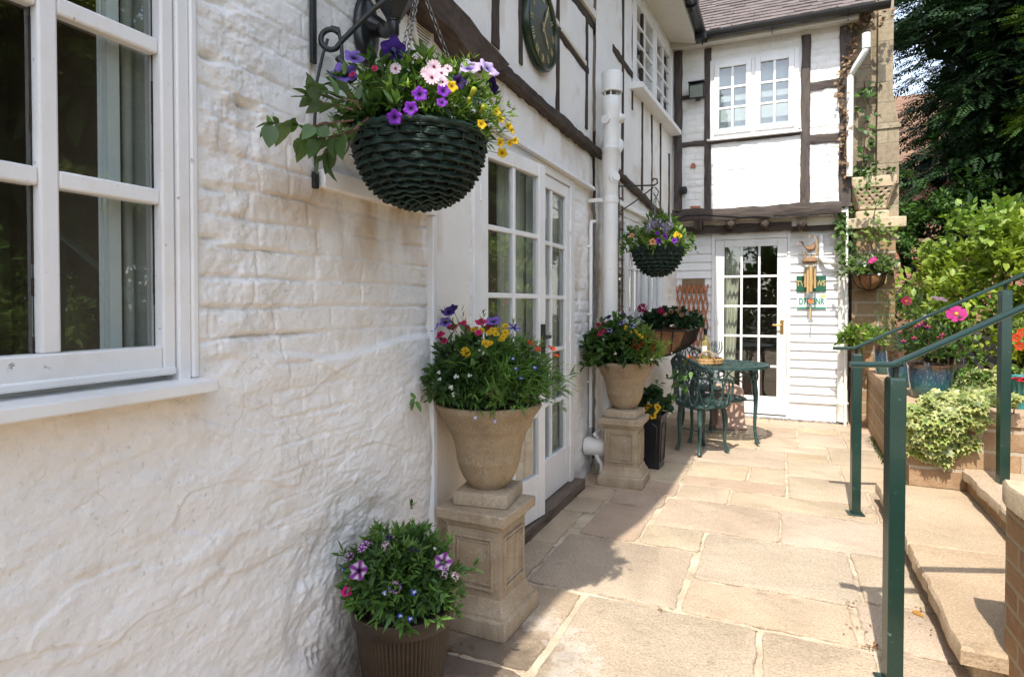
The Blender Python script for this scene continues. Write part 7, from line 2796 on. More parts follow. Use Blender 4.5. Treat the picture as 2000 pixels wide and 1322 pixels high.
# longer sprays breaking the outline
for (x, y) in ((1105, 735), (1115, 760), (1090, 790), (1075, 700), (835, 740), (822, 752), (1060, 660), (905, 620), (945, 620), (1000, 640), (1095, 715), (1050, 680), (870, 612), (925, 770), (955, 790), (1020, 690)):
    p, nn, tc = ray_dome(x, y, cu, ru)
    k = 10
    t_ = np.linspace(0.75, 1.08, k)
    base = cu + np.array([0, 0, 0.02])
    Q = base + (p - base) * t_[:, None]
    leaves(mb, Q, np.tile(unit(p - base), (k, 1)) + rand_unit(k) * 0.8, rng.uniform(0.025, 0.045, k), 0.009, cols(k, G_MID + G_LIME, 0.2), 'lance')
p, nn, tc = ray_dome(822, 757, cu, ru)
leaves(mb, np.array([p, p + (0.02, 0, 0.03), p + (0.03, -0.02, 0.06)]), np.array([(-0.8, -0.2, -0.2), (-0.6, -0.5, 0.1), (-0.5, -0.4, 0.4)]), 0.06, 0.045, cols(3, G_DARK), 'round')
# a trailing wisp over the rim
for (x, y) in ((928, 790), (938, 800), (960, 806), (965, 815), (900, 785), (1000, 790), (870, 780), (1040, 785)):
    p, nn, tc = ray_dome(x, min(y, 800), cu - (0, 0, 0.04), ru * (0.92, 0.92, 1.1))
    tuft(mb, p[None], np.array([[0.2, -0.3, -0.8]]), (0.02, 0.045), (0.005, 0.008), G_MID, 7)
build_leafy(mb, URN1)
it = [(INDIGO, 'petunia', 816, 659, 17), (VIOLET, 'petunia', 845, 641, 20, (0.1, -0.75, 0.6)), (VIOLET, 'petunia', 821, 700, 19, (0.3, -0.7, 0.6)), (INDIGO, 'petunia', 878, 614, 17), (VIOLET, 'petunia', 872, 634, 15), (VIOLET, 'petunia', 963, 632, 19, (0.1, -0.5, 0.85)), (STARB, 'petunia', 1003, 645, 15), (DARKV, 'petunia', 887, 606, 10),
      (HOTPINK, 'pelargonium', 860, 659, 15), (HOTPINK, 'pelargonium', 886, 643, 13), (HOTPINK, 'pelargonium', 905, 637, 12), (HOTPINK, 'pelargonium', 940, 634, 13), (HOTPINK, 'pelargonium', 870, 670, 11), (HOTPINK, 'pelargonium', 952, 645, 13), (HOTPINK, 'pelargonium', 912, 648, 10), (HOTPINK, 'pelargonium', 935, 655, 10)]
for x, y in ((930, 647), (941, 651), (925, 650), (963, 650), (975, 648), (986, 642), (968, 657), (955, 656), (978, 668), (986, 655), (957, 675), (949, 676), (913, 695), (910, 690), (982, 663)):
    it.append((BIDENS, 'bidens', x, y, 11))
for x, y in ((1032, 675), (1046, 686), (1070, 682), (1076, 686), (1081, 698)):
    it.append((REDSM, 'small_red_flower', x, y, 8))
for x, y in ((886, 715), (895, 737), (885, 758), (889, 771), (939, 688), (944, 694), (862, 742), (862, 730), (920, 735)):
    it.append((LOBW, 'white_lobelia', x, y, 7))
for x, y in ((1000, 704), (1005, 722), (1015, 739), (930, 812), (966, 820), (1040, 720)):
    it.append((LOBP if y > 800 else LOBB, 'lobelia', x, y, 7))
flowers(URN1, cu, ru, 478, it).build('greenery', MT['stem'], URN1)

# ---------------------------------------------------------------- ribbed pot
cp_ = np.array([P1[0], P1[1], 0.355])
rp_ = np.array([0.175, 0.175, 0.195])
mb = MB()
P, d = dome_pts(620, cp_, rp_, 0.45, -0.05)
dd = d * 0.8 + np.array([0, 0, 0.2])
k = len(P) // 2
tuft(mb, P[:k], dd[:k], (0.028, 0.05), (0.013, 0.022), G_MID + [(0.06, 0.13, 0.05)], 5, kind='tooth')
tuft(mb, P[k:], dd[k:], (0.02, 0.04), (0.007, 0.013), G_MID + G_LIME[2:], 6, kind='lance')
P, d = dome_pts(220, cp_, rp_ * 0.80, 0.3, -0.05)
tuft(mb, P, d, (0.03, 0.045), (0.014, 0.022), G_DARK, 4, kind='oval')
for (x, y) in ((895, 1160), (890, 1190), (785, 1212), (795, 1228), (690, 1185), (776, 1048), (860, 1075), (805, 1050), (720, 1060), (740, 1052), (835, 1058)):
    p, nn, tc = ray_dome(x, y, cp_, rp_)
    tuft(mb, p[None], (nn + (0, 0, 0.2))[None], (0.025, 0.045), (0.011, 0.018), G_MID, 9, kind='oval')
build_leafy(mb, POT)
it = [(STARP, 'petunia', 706, 1116, 19, (0.2, -0.85, 0.5)), (STARP, 'petunia', 860, 1100, 18, (0.35, -0.7, 0.6)), (STARP, 'petunia', 712, 1076, 11), (STARP, 'petunia', 690, 1090, 12), (STARP, 'petunia', 718, 1068, 10), (DARKV, 'petunia', 809, 1076, 14, (0.2, 0.1, 0.9)), (DARKV, 'petunia', 762, 1054, 8), (DARKV, 'petunia', 798, 1045, 7), (MAGENTA, 'petunia', 684, 1154, 13),
      (PINKBALL, 'verbena', 757, 1071, 13), (PINKBALL, 'verbena', 861, 1124, 11), (PINKBALL, 'verbena', 879, 1129, 12), (PINKBALL, 'verbena', 865, 1112, 8), (BLUEBALL, 'verbena', 772, 1147, 14), (LOBB, 'lobelia', 783, 1199, 9), (LOBB, 'lobelia', 801, 1204, 9), (LOBB, 'lobelia', 808, 1155, 8), (LOBP, 'lobelia', 754, 1158, 8), (LOBB, 'lobelia', 676, 1115, 7), (LOBB, 'lobelia', 682, 1125, 7), (LOBW, 'white_lobelia', 846, 1075, 5)]
flowers(POT, cp_, rp_, 612, it).build('greenery', MT['stem'], POT)

# ---------------------------------------------------------------- far urn
cv = np.array([-1.0, 4.27, 0.905])
rv = np.array([0.265, 0.265, 0.25])
mb = MB()
P, d = dome_pts(600, cv, rv, 0.40, -0.08)
right = (P - cv) @ RGT
sel = rng.random(len(P)) < sstep(-0.06, 0.10, right)
dd = d * 0.75 + np.array([0, 0, 0.25])
tuft(mb, P[sel], dd[sel], (0.035, 0.07), (0.007, 0.012), G_LIME, 7, 0.8)
tuft(mb, P[~sel], dd[~sel], (0.04, 0.065), (0.02, 0.035), G_MID + G_DARK, 5, kind='oval')
P, d = dome_pts(160, cv, rv * 0.85, 0.3, -0.2)
tuft(mb, P, d, (0.04, 0.06), (0.02, 0.03), G_DARK, 4, kind='oval')
P, d = dome_pts(26, cv - (0.17, 0.1, 0.03), (0.12, 0.12, 0.12), 0.5, -0.3)
tuft(mb, P, d, (0.05, 0.07), (0.04, 0.06), G_DARK + G_MID, 2, kind='round')
build_leafy(mb, URN2)
it = [(STARB, 'petunia', 1214, 632, 9), (STARB, 'petunia', 1233, 638, 8), (STARB, 'petunia', 1192, 647, 8), (DARKV, 'petunia', 1190, 622, 8), (DARKV, 'petunia', 1218, 617, 7), (DARKV, 'petunia', 1230, 624, 7), (HOTPINK, 'pelargonium', 1172, 637, 8), (HOTPINK, 'pelargonium', 1180, 634, 7), (HOTPINK, 'pelargonium', 1175, 652, 8), (HOTPINK, 'pelargonium', 1184, 648, 6)]
for x, y in ((1222, 645), (1219, 663), (1223, 640), (1232, 652), (1241, 650), (1247, 656), (1252, 660)):
    it.append((BIDENS, 'bidens', x, y, 5))
for x, y in ((1240, 668), (1247, 677), (1253, 672), (1244, 681), (1275, 674), (1273, 683), (1277, 665), (1262, 659), (1237, 676)):
    it.append((CRIMSON, 'red_verbena', x, y, 5))
for x, y in ((1304, 700), (1309, 690), (1202, 691), (1228, 697), (1270, 702), (1180, 664), (1293, 706)):
    it.append((LOBW, 'white_lobelia', x, y, 4))
flowers(URN2, cv, rv, 274, it).build('greenery', MT['stem'], URN2)

# ---------------------------------------------------------------- black planter
cb2 = np.array([-0.90, 4.76, 0.43])
mb = MB()
P, d = dome_pts(40, cb2, (0.14, 0.14, 0.20), 0.4, 0.0)
tuft(mb, P, d, (0.06, 0.09), (0.05, 0.07), [(0.016, 0.04, 0.014), (0.024, 0.055, 0.02)], 2, kind='round')
tuft(mb, P[:20] - (0, 0, 0.05), d[:20], (0.03, 0.05), (0.015, 0.025), G_MID, 4, kind='oval')
build_leafy(mb, BP)
it = [(PANSY, 'pansy', x, y, 8) for x, y in ((1262, 800), (1270, 806), (1279, 803), (1268, 795), (1283, 797), (1275, 812))]
flowers(BP, cb2 - (0, 0.02, 0.03), (0.12, 0.12, 0.10), 250, it).build('greenery', MT['stem'], BP)

# ---------------------------------------------------------------- hay rack
mb = MB()
cm = np.array([(xa + xb) / 2, YH + 0.45, zt2 + 0.03])
P, d = dome_pts(420, cm, (0.27, 0.52, 0.16), 0.5, -0.1)
tuft(mb, P, d + np.array([0, 0, 0.3]), (0.025, 0.045), (0.02, 0.035), [(0.014, 0.042, 0.018), (0.022, 0.058, 0.024), (0.03, 0.07, 0.03)], 5, kind='round', fold=0.6, droop=-0.2)
build_leafy(mb, HR)
it = [(GERAN, 'geranium', 1258, 606, 12), (GERAN, 'geranium', 1291, 612, 9), (GERAN, 'geranium', 1262, 612, 8), (SALMON, 'salmon_geranium', 1309, 612, 7), (SALMON, 'salmon_geranium', 1320, 612, 7), (SALMON, 'salmon_geranium', 1329, 618, 6), (SALMON, 'salmon_geranium', 1300, 618, 5), (PINKBALL, 'salmon_geranium', 1339, 616, 4)]
flowers(HR, cm, (0.27, 0.52, 0.20), 224, it, out=0.02).build('greenery', MT['stem'], HR)

# ---------------------------------------------------------------- small basket
c2 = np.array([hb2[0], YB, hb2[2] + 0.0])
r2 = np.array([0.255, 0.255, 0.235])
mb = MB()
P, d = dome_pts(340, c2, r2, 0.4, -0.12)
dd = d * 0.7 + np.array([0, 0, 0.3])
k = int(len(P) * 0.6)
tuft(mb, P[:k], dd[:k], (0.03, 0.06), (0.015, 0.03), G_MID + G_LIME, 5, kind='oval')
tuft(mb, P[k:], dd[k:], (0.03, 0.05), (0.008, 0.014), G_LIME + G_DARK, 5)
for (x, y) in ((1220, 462), (1228, 472), (1346, 470), (1340, 478), (1350, 462), (1232, 478)):
    p, nn, tc = ray_dome(x, y, c2, r2)
    tuft(mb, p[None], (nn - (0, 0, 0.2))[None], (0.03, 0.05), (0.018, 0.028), G_MID, 8, kind='oval')
build_leafy(mb, BK2)
it = [(LILBALL, 'verbena', 1272, 443, 9), (LILBALL, 'verbena', 1284, 438, 9), (LILBALL, 'verbena', 1294, 446, 9), (LILBALL, 'verbena', 1305, 443, 9), (LILBALL, 'verbena', 1268, 452, 7), (LILBALL, 'verbena', 1300, 452, 7), (PURPLE, 'petunia', 1297, 464, 7), (PURPLE, 'petunia', 1287, 471, 6), (PURPLE, 'petunia', 1316, 471, 7), (PURPLE, 'petunia', 1284, 457, 5),
      (PEACH, 'calibrachoa', 1236, 461, 6), (PEACH, 'calibrachoa', 1275, 473, 7), (YELLOWC, 'calibrachoa', 1320, 458, 5), (YELLOWC, 'calibrachoa', 1326, 462, 5), (YELLOWC, 'calibrachoa', 1316, 462, 4)]
flowers(BK2, c2, r2, 252, it).build('greenery', MT['stem'], BK2)

# ---------------------------------------------------------------- coir basket
c3 = np.array([cb_[0], 7.08, cb_[2] + 0.02])
mb = MB()
P, d = dome_pts(240, c3, (0.27, 0.22, 0.16), 0.4, -0.15)
tuft(mb, P, d + np.array([0, 0, 0.2]), (0.03, 0.055), (0.02, 0.035), G_MID + [(0.22, 0.27, 0.15), (0.30, 0.34, 0.22)], 5, kind='oval')
build_leafy(mb, CB)
it = [(COSMOS, 'pink_flower', 1700, 513, 6), (COSMOS, 'pink_flower', 1706, 509, 6), (LOBW, 'white_flower', 1716, 536, 4), (LOBW, 'white_flower', 1690, 520, 4), (LILBALL, 'lilac_flower', 1680, 514, 5)]
flowers(CB, c3, (0.27, 0.22, 0.16), 172, it).build('greenery', MT['stem'], CB)

# ---------------------------------------------------------------- glazed pots
mb = MB()
ca_ = np.array([0.965, 4.98, 0.86])
P, d = dome_pts(300, ca_ + (0, 0, 0.06), (0.20, 0.20, 0.30), 0.3, -0.05)
tuft(mb, P, d + np.array([0, 0, 0.2]), (0.02, 0.04), (0.012, 0.02), G_MID + G_DARK + [(0.09, 0.05, 0.025)], 5, kind='oval')
build_leafy(mb, GPA)
it = [(FUCHSIA, 'fuchsia', x, y, 5.5, (0, 0, 1)) for x, y in ((1764, 650), (1770, 640), (1782, 647), (1790, 640), (1797, 637), (1802, 634), (1812, 640), (1806, 629), (1787, 661), (1768, 667), (1834, 660), (1840, 655), (1775, 632))] + [(COSMOSP, 'pale_fuchsia', 1810, 622, 5)]
flowers(GPA, ca_ + (0, 0, 0.06), (0.19, 0.19, 0.27), 245, it).build('greenery', MT['stem'], GPA)
mb = MB()
P, d = dome_pts(700, (0.93, 5.62, 1.12), (0.22, 0.22, 0.30), 0.3, -0.9)
tuft(mb, P, d + np.array([0, 0, 0.5]), (0.02, 0.05), (0.002, 0.004), [(0.07, 0.12, 0.03), (0.09, 0.15, 0.045), (0.05, 0.09, 0.025)], 7)
build_leafy(mb, GPC)
pp = onY(1770, 588, 5.6)
put(COSMOSR, 'cosmos', GPC, pp, (0.2, -0.9, 0.4), 0.040)
mbs = MB().tube([pp - (0, 0, 0.01), pp - (0, -0.01, 0.15), (0.92, 5.62, 0.9)], 0.002, 5)
mbs.build('greenery', MT['stem'], GPC)  # just the stem of the single cosmos
mb = MB()
P, d = dome_pts(60, (0.86, 6.52, 0.95), (0.10, 0.10, 0.10), 0.3, -0.2)
tuft(mb, P, d + np.array([0, 0, 0.3]), (0.03, 0.05), (0.02, 0.03), G_LIME, 5, kind='oval')
build_leafy(mb, GPB)
# tall cosmos behind the wide pot
CS = thing('cosmos_plant', 'tall cosmos with magenta flowers standing behind the wide glazed pot', 'plant', (1.16, 5.0, 0.58))
stm = MB()
mb = MB()
for (me, x, y, s, nv) in ((COSMOS, 1868, 613, 0.062, (-0.1, -0.85, 0.5)), (COSMOSP, 1834, 585, 0.05, (0.3, 0.2, 0.9))):
    p = onY(x, y, 4.95)
    put(me, 'cosmos', CS, p, nv, s)
    stm.tube([p - unit(nv) * 0.01, p * 0.6 + np.array([1.17, 5.0, 0.6]) * 0.4 + (0.02, 0, 0.02), (1.16, 5.0, 0.58)], 0.003, 6)
P, d = dome_pts(60, (1.14, 5.0, 0.9), (0.16, 0.12, 0.25), 0.2, -0.8)
tuft(mb, P, d + np.array([0, 0, 0.4]), (0.03, 0.06), (0.012, 0.02), G_MID + G_LIME, 5, kind='oval')
stm.build('stem', MT['stem'], CS)
build_leafy(mb, CS)

# ---------------------------------------------------------------- variegated ivy over the wall corner
IV = thing('variegated_ivy', 'cream and green variegated ivy spilling over the corner of the retaining wall', 'ivy', (1.1, 4.5, 0.6))
pts = []
while len(pts) < 860:
    x, y = rng.uniform(1768, 1990), rng.uniform(700, 912)
    # outline in the photo plane of the wall front: broad on top, hanging tongue on the left
    lim = np.interp(x, [1768, 1785, 1815, 1850, 1868, 1900, 1945, 1985], [830, 878, 906, 905, 880, 868, 812, 790])
    topy = np.interp(x, [1768, 1800, 1830, 1860, 1900, 1940, 1985], [800, 775, 752, 740, 722, 720, 742])
    if topy < y < lim + 4:
        f = (y - topy) / (lim - topy)
        if y < 772:
            q = onG(x, y, 0.66 + 0.05 * rng.random())
            if q[1] > 5.35:
                q = onY(x, y, 5.3)
        else:
            if f > 0.55 and fbm(np.array([x * 0.035]), np.array([y * 0.05]), 3, 2)[0] < -0.12:
                continue                       # gaps where the wall shows between the hanging strands
            q = onY(x, y, 4.46 - 0.13 * math.sin(min(1, f) * math.pi) * rng.uniform(0.2, 1.0))
        pts.append(q)
P = np.array(pts)
n = len(P)
D = np.tile(np.array([0.0, -0.55, -0.55]), (n, 1)) + rand_unit(n) * 0.7
mb = MB()
L = rng.uniform(0.038, 0.075, n)
cg = cols(n, [(0.085, 0.15, 0.045), (0.12, 0.19, 0.07), (0.06, 0.12, 0.035)], 0.2)
ce = cols(n, [(0.54, 0.54, 0.20), (0.62, 0.61, 0.30), (0.30, 0.38, 0.10)], 0.2)
leaves(mb, P, D, L, L * 0.95, cg, 'ivy', 0.18, 0.12, up=np.array([0, -0.75, 0.65]), edge=ce)
m2 = rng.integers(0, n, 500)
leaves(mb, P[m2] + np.array([0, 0.06, -0.02]), D[m2], 0.04, 0.04, cols(500, G_DARK), 'ivy', 0.2, 0.1, up=np.array([0, -0.7, 0.7]))
build_leafy(mb, IV)
stm = MB()
for k in range(16):
    a = P[rng.integers(0, n)]
    stm.tube([a, (a[0] + 0.02, 4.5, 0.60), (a[0] + 0.05, 4.62, 0.62)], 0.003, 5)
stm.build('stem', MT['bark'], IV)

# ---------------------------------------------------------------- green ivy on pipe, pier and stack
def creeper(name, label, path, Y, n, L, pal, spread, parent=None):
    t = thing(name, label, 'ivy', tuple(onY(path[0][0], path[0][1], Y)))
    C_ = np.array([onY(x, y, Y) for x, y in path])
    tt = np.linspace(0, 1, len(C_))
    s = rng.random(n)
    P = np.stack([np.interp(s, tt, C_[:, j]) for j in range(3)], 1) + rng.normal(0, 1, (n, 3)) * np.array([spread, 0.03, spread])
    P[:, 1] = np.minimum(P[:, 1], Y + 0.02)
    mb = MB()
    leaves(mb, P, np.tile(np.array([0.0, -0.4, -0.6]), (n, 1)) + rand_unit(n) * 0.7, rng.uniform(L * 0.6, L * 1.2, n), rng.uniform(L * 0.55, L * 1.0, n), cols(n, pal, 0.2), 'ivy', 0.2, 0.1, up=np.array([0, -0.8, 0.5]))
    build_leafy(mb, t)
    s = MB()
    q = np.linspace(0, 1, 14)
    Q = np.stack([np.interp(q, tt, C_[:, j]) for j in range(3)], 1)
    Q[:, 0] += 0.02 * np.sin(q * 11)
    s.tube(Q, 0.006, 6)
    s.build('stem', MT['bark'], t)
    return t


creeper('ivy', 'green ivy hanging round the head of the white downpipe by the door', [(1648, 400), (1645, 430), (1650, 460), (1656, 500)], YL - 0.20, 170, 0.06, G_MID + [(0.16, 0.20, 0.09)], 0.045)
creeper('ivy', 'ivy trailing down the front of the lattice stone planter', [(1700, 340), (1693, 360), (1705, 395), (1712, 425)], 6.90, 60, 0.045, G_MID + [(0.20, 0.22, 0.10)], 0.055)
creeper('ivy', 'pale ivy straggling below the capping slab of the brick pier', [(1668, 455), (1700, 452), (1730, 450), (1745, 470)], 7.10, 70, 0.05, G_LIME + [(0.22, 0.20, 0.10)], 0.05)
creeper('ivy', 'dark leaved climber growing up the stone stack behind the pipe', [(1690, 340), (1686, 290), (1696, 240), (1690, 190), (1692, 160)], 7.33, 40, 0.08, G_DARK + G_MID, 0.055)
creeper('dead_creeper', 'dry brown creeper stems clinging to the gable post of the wing', [(1668, 75), (1662, 110), (1640, 150), (1641, 200), (1655, 230), (1648, 290), (1656, 360)], 7.10, 140, 0.045, [(0.20, 0.12, 0.07), (0.28, 0.18, 0.11)], 0.025)
creeper('dead_creeper', 'tangle of dry creeper twigs over the end of the wing gutter', [(1660, 40), (1680, 28), (1700, 36), (1725, 30)], 7.1, 90, 0.05, [(0.25, 0.16, 0.10), (0.33, 0.23, 0.15)], 0.06)
# plants in the lattice planter and at the pier foot
mb = MB()
P, d = dome_pts(90, (lx, 7.42, lz + h1), (0.36, 0.28, 0.13), 0.3, 0.0)
tuft(mb, P, d, (0.04, 0.07), (0.02, 0.035), G_MID + G_DARK, 4, kind='oval')
build_leafy(mb, LP)
PF = thing('leafy_plant', 'lime leaved plant growing beside the foot of the white downpipe', 'plant', (0.93, 7.10, 0.6))
mb = MB()
cpf = onY(1682, 660, 7.05)
P, d = dome_pts(60, cpf, (0.20, 0.15, 0.13), 0.3, -0.5)
tuft(mb, P, d + np.array([0, 0, 0.2]), (0.06, 0.10), (0.03, 0.05), G_LIME, 4, kind='oval')
build_leafy(mb, PF)
MB().tube([cpf, (cpf[0] + 0.02, 7.10, 0.6)], 0.01, 6).build('stem', MT['stem'], PF)

# ---------------------------------------------------------------- rose sprig by the chair
RO = thing('rose', 'rose sprig with an orange bud leaning out before the nearest chair', 'rose', (-0.86, 4.99, 0))
stm = MB()
a, b, c, e = np.array((-0.86, 4.99, 0.0)), onY(1305, 800, 4.95), onY(1322, 748, 4.9), onY(1344, 697, 4.86)
stm.tube([a, a * 0.5 + b * 0.5 + (-0.03, 0, 0), b, c, e], [0.006, 0.005, 0.004, 0.003, 0.002], 6)
stm.build('stem', MT['stem'], RO)
mb = MB()
for (x, y, k, L) in ((1322, 750, 7, 0.085), (1332, 735, 6, 0.075), (1312, 770, 7, 0.09), (1340, 712, 4, 0.05), (1290, 765, 8, 0.08), (1280, 750, 8, 0.07), (1318, 722, 4, 0.06), (1345, 745, 4, 0.08)):
    p = onY(x, y, 4.88)
    leaves(mb, np.tile(p, (k, 1)) + rng.normal(0, 0.03, (k, 3)), rand_unit(k) + np.array([0, -0.3, -0.5]), L * rng.uniform(0.7, 1.1, k), L * 0.55, cols(k, G_MID + [(0.06, 0.12, 0.05)], 0.15), 'tooth', 0.2, 0.15)
build_leafy(mb, RO)
put(flower_mesh('rosebud', lambda m: m.lathe([(0.0, -1.0), (0.5, -0.6), (0.6, 0.0), (0.35, 0.8), (0.0, 1.1)], n=10, col=(0.72, 0.20, 0.06))), 'rose_bud', RO, e, (0.3, 0, 1), 0.016)

# ================================================================= shrubs and trees
def shrub(name, label, cat, c, r, n, L, W, pal_a, pal_b, kind='oval6', stems=8, lo=0.55, seed=1, group=None, zmin=-0.7):
    t = thing(name, label, cat, (c[0], c[1], 0.56), group=group)
    mb = MB()
    # clumps spread through an uneven crown
    nc = max(14, n // 90)
    cp, cd = dome_pts(nc, c, np.array(r) * 0.92, lo, zmin)
    rr = np.mean(r) * rng.uniform(0.10, 0.26, len(cp))
    per = n // len(cp)
    Q = np.repeat(cp, per, 0) + rand_unit(per * len(cp)) * (np.repeat(rr, per) * rng.random(per * len(cp)) ** 0.45)[:, None]
    D = nrm_rows(Q - np.asarray(c)) * 0.5 + rand_unit(len(Q)) * 0.75 + np.array([0, 0, 0.15])
    C = clumpcol(Q, pal_a, pal_b, 2.2, seed)
    leaves(mb, Q, D, rng.uniform(L[0], L[1], len(Q)), rng.uniform(W[0], W[1], len(Q)), C, kind, 0.25, 0.15)
    build_leafy(mb, t)
    s = MB()
    for k in range(stems):
        q = cp[rng.integers(0, len(cp))]
        b = np.array([c[0] + rng.normal(0, 0.08), c[1] + rng.normal(0, 0.08), 0.55])
        s.tube([b, b * 0.5 + q * 0.5 + rng.normal(0, 0.06, 3), q], [0.022, 0.014, 0.006], 7)
    s.build('branch', MT['bark'], t)
    return t


Y_TOP = [(0.36, 0.43, 0.045), (0.46, 0.48, 0.06), (0.28, 0.38, 0.05)]
Y_LOW = [(0.17, 0.28, 0.05), (0.12, 0.22, 0.04), (0.23, 0.33, 0.09)]
shrub('laurel', 'large yellow green laurel bush filling the bed behind the glazed pots', 'bush', (1.86, 6.55, 1.42), (0.92, 0.80, 0.88), 8800, (0.055, 0.105), (0.036, 0.062), Y_LOW, Y_TOP, seed=3, stems=14)
shrub('shrub', 'lime leaved shrub against the brick pier beside the laurel', 'bush', (1.50, 7.35, 1.25), (0.30, 0.28, 0.62), 1600, (0.045, 0.075), (0.028, 0.042), Y_LOW, Y_TOP, seed=5)
shrub('shrub', 'glossy green shrub to the right of the far handrail post', 'bush', (2.35, 5.6, 1.15), (0.62, 0.55, 0.62), 2600, (0.045, 0.07), (0.03, 0.045), G_MID, Y_LOW, seed=6)
shrub('shrub', 'low dark green shrub under the laurel behind the ivy', 'bush', (1.55, 5.45, 0.72), (0.42, 0.25, 0.15), 900, (0.03, 0.05), (0.02, 0.03), G_MID, Y_LOW, seed=7, stems=3)
shrub('shrub', 'bushy green shrub below the yew between the laurel and the stone stack', 'bush', (1.75, 8.6, 2.0), (0.75, 0.6, 0.75), 2400, (0.06, 0.09), (0.04, 0.055), G_DARK, G_MID, seed=8)
shrub('shrub', 'dark green shrub mass deep behind the laurel bush under the yew', 'bush', (2.6, 9.0, 1.9), (1.5, 0.6, 1.5), 4200, (0.08, 0.13), (0.05, 0.08), G_DARK, G_DARK, seed=15)
# azalea with red flowers past the post
AZ = shrub('azalea', 'pale leaved shrub with red flowers beside the shell jardiniere', 'bush', (1.62, 5.05, 0.93), (0.26, 0.22, 0.30), 700, (0.035, 0.055), (0.02, 0.03), Y_LOW, [(0.30, 0.33, 0.18), (0.2, 0.26, 0.1)], seed=9, stems=6)
for x, y in ((1985, 660), (1992, 676), (1996, 650)):
    p, nn, tc = ray_dome(x, y, (1.62, 5.05, 0.93), (0.26, 0.22, 0.30))
    put(REDSM, 'red_flower', AZ, p, nn + tc, 0.03)
# shrub on the near bed, its shade falls over the first step
shrub('shrub', 'leafy shrub in the bed beyond the near flank wall of the steps', 'bush', (1.08, 1.75, 1.06), (0.30, 0.34, 0.34), 1300, (0.04, 0.07), (0.02, 0.035), G_MID, Y_LOW, 'lance', seed=10)


def spray_tree(name, label, c, r, n, trunk, pal_a, pal_b, L=0.16, seed=1, droop=0.35, lo=0.5, tr=0.22, group=None):
    """conifer-like crown: many flat drooping sprays on tiers of boughs"""
    t = thing(name, label, 'tree', (trunk[0], trunk[1], 0.5), group=group)
    c, r = np.asarray(c, float), np.asarray(r, float)
    nb = n // 34
    bp, bd = dome_pts(nb, c, r * 0.98, lo, -0.75)
    # each bough: sprays strung along an outward, drooping line
    per = 34
    s = rng.random((len(bp), per)) ** 0.7
    out = nrm_rows(bp - c + np.array([0, 0, 0.0]) * 1.0)
    out[:, 2] *= 0.35
    out = nrm_rows(out)
    side = nrm_rows(np.cross(out, (0, 0, 1.0)))
    Lb = np.mean(r) * 0.34
    base = bp[:, None, :] + out[:, None, :] * (s[..., None] - 0.6) * Lb
    wv = (rng.normal(0, 1, (len(bp), per)) * Lb * 0.26 * (1.15 - s))
    Q = base + side[:, None, :] * wv[..., None] + np.array([0, 0, 1.0]) * (-droop * Lb * (s[..., None] ** 2) * 0.8 + rng.normal(0, 0.05 * Lb, (len(bp), per, 1)))
    D = out[:, None, :] * 0.8 + side[:, None, :] * (np.sign(wv) * 0.55)[..., None] + np.array([0, 0, -droop]) + rng.normal(0, 0.22, Q.shape)
    Q, D = Q.reshape(-1, 3), nrm_rows(D.reshape(-1, 3))
    N_ = len(Q)
    C = clumpcol(Q, pal_a, pal_b, 0.9, seed, 0.2)
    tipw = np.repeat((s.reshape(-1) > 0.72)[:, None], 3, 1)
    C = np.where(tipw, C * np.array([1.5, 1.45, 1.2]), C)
    u = np.tile(np.array([0, 0, 1.0]), (N_, 1)) + rng.normal(0, 0.3, (N_, 3))
    S = nrm_rows(np.cross(D, u))
    Nn = np.cross(S, D)
    mb = MB()
    LL = rng.uniform(0.7, 1.25, N_) * L
    k = 5
    for i in range(k):                   # leaflets either side of the twig
        f = (i + 0.3) / k
        for sg in (-1, 1):
            P0 = Q + D * (LL * f)[:, None]
            Dl = D * 0.65 + S * sg * 0.75 - Nn * 0.12
            wl = LL * 0.36 * (1 - 0.5 * f)
            V = np.stack([P0, P0 + Dl * wl[:, None] * 0.55 + D * (LL * 0.085)[:, None], P0 + Dl * wl[:, None], P0 + Dl * wl[:, None] * 0.5 - D * (LL * 0.075)[:, None]], 1)
            F = (np.arange(N_)[:, None] * 4 + np.array([0, 1, 2, 3])) if sg > 0 else (np.arange(N_)[:, None] * 4 + np.array([3, 2, 1, 0]))
            mb.add(V.reshape(-1, 3), F, np.repeat(C, 4, 0))
    # the shaded inside of the crown
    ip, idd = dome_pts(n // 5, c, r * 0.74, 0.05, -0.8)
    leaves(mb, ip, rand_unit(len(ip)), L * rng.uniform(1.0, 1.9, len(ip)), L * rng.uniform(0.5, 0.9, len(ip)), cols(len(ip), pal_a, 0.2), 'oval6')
    mb.build('crown', MT['leaf_dark'], t, col=True, smooth=0)
    tb = MB()
    top_ = c + np.array([0, 0, r[2] * 0.7])
    tb.tube([(trunk[0], trunk[1], 0.3), (trunk[0] + 0.05, trunk[1], 1.2), (c[0] * 0.5 + trunk[0] * 0.5, c[1] * 0.5 + trunk[1] * 0.5, c[2]), top_], [tr * 1.5, tr, tr * 0.8, 0.05], 14)
    for i in range(0, len(bp), max(1, len(bp) // 40)):
        z = min(max(bp[i][2] - 0.3, 1.0), top_[2])
        tb.tube([(trunk[0], trunk[1], z), (trunk[0] * 0.4 + bp[i][0] * 0.6, trunk[1] * 0.4 + bp[i][1] * 0.6, bp[i][2] * 0.7 + z * 0.3), bp[i]], [0.06, 0.035, 0.012], 6)
    tb.build('trunk', MT['bark'], t)
    return t


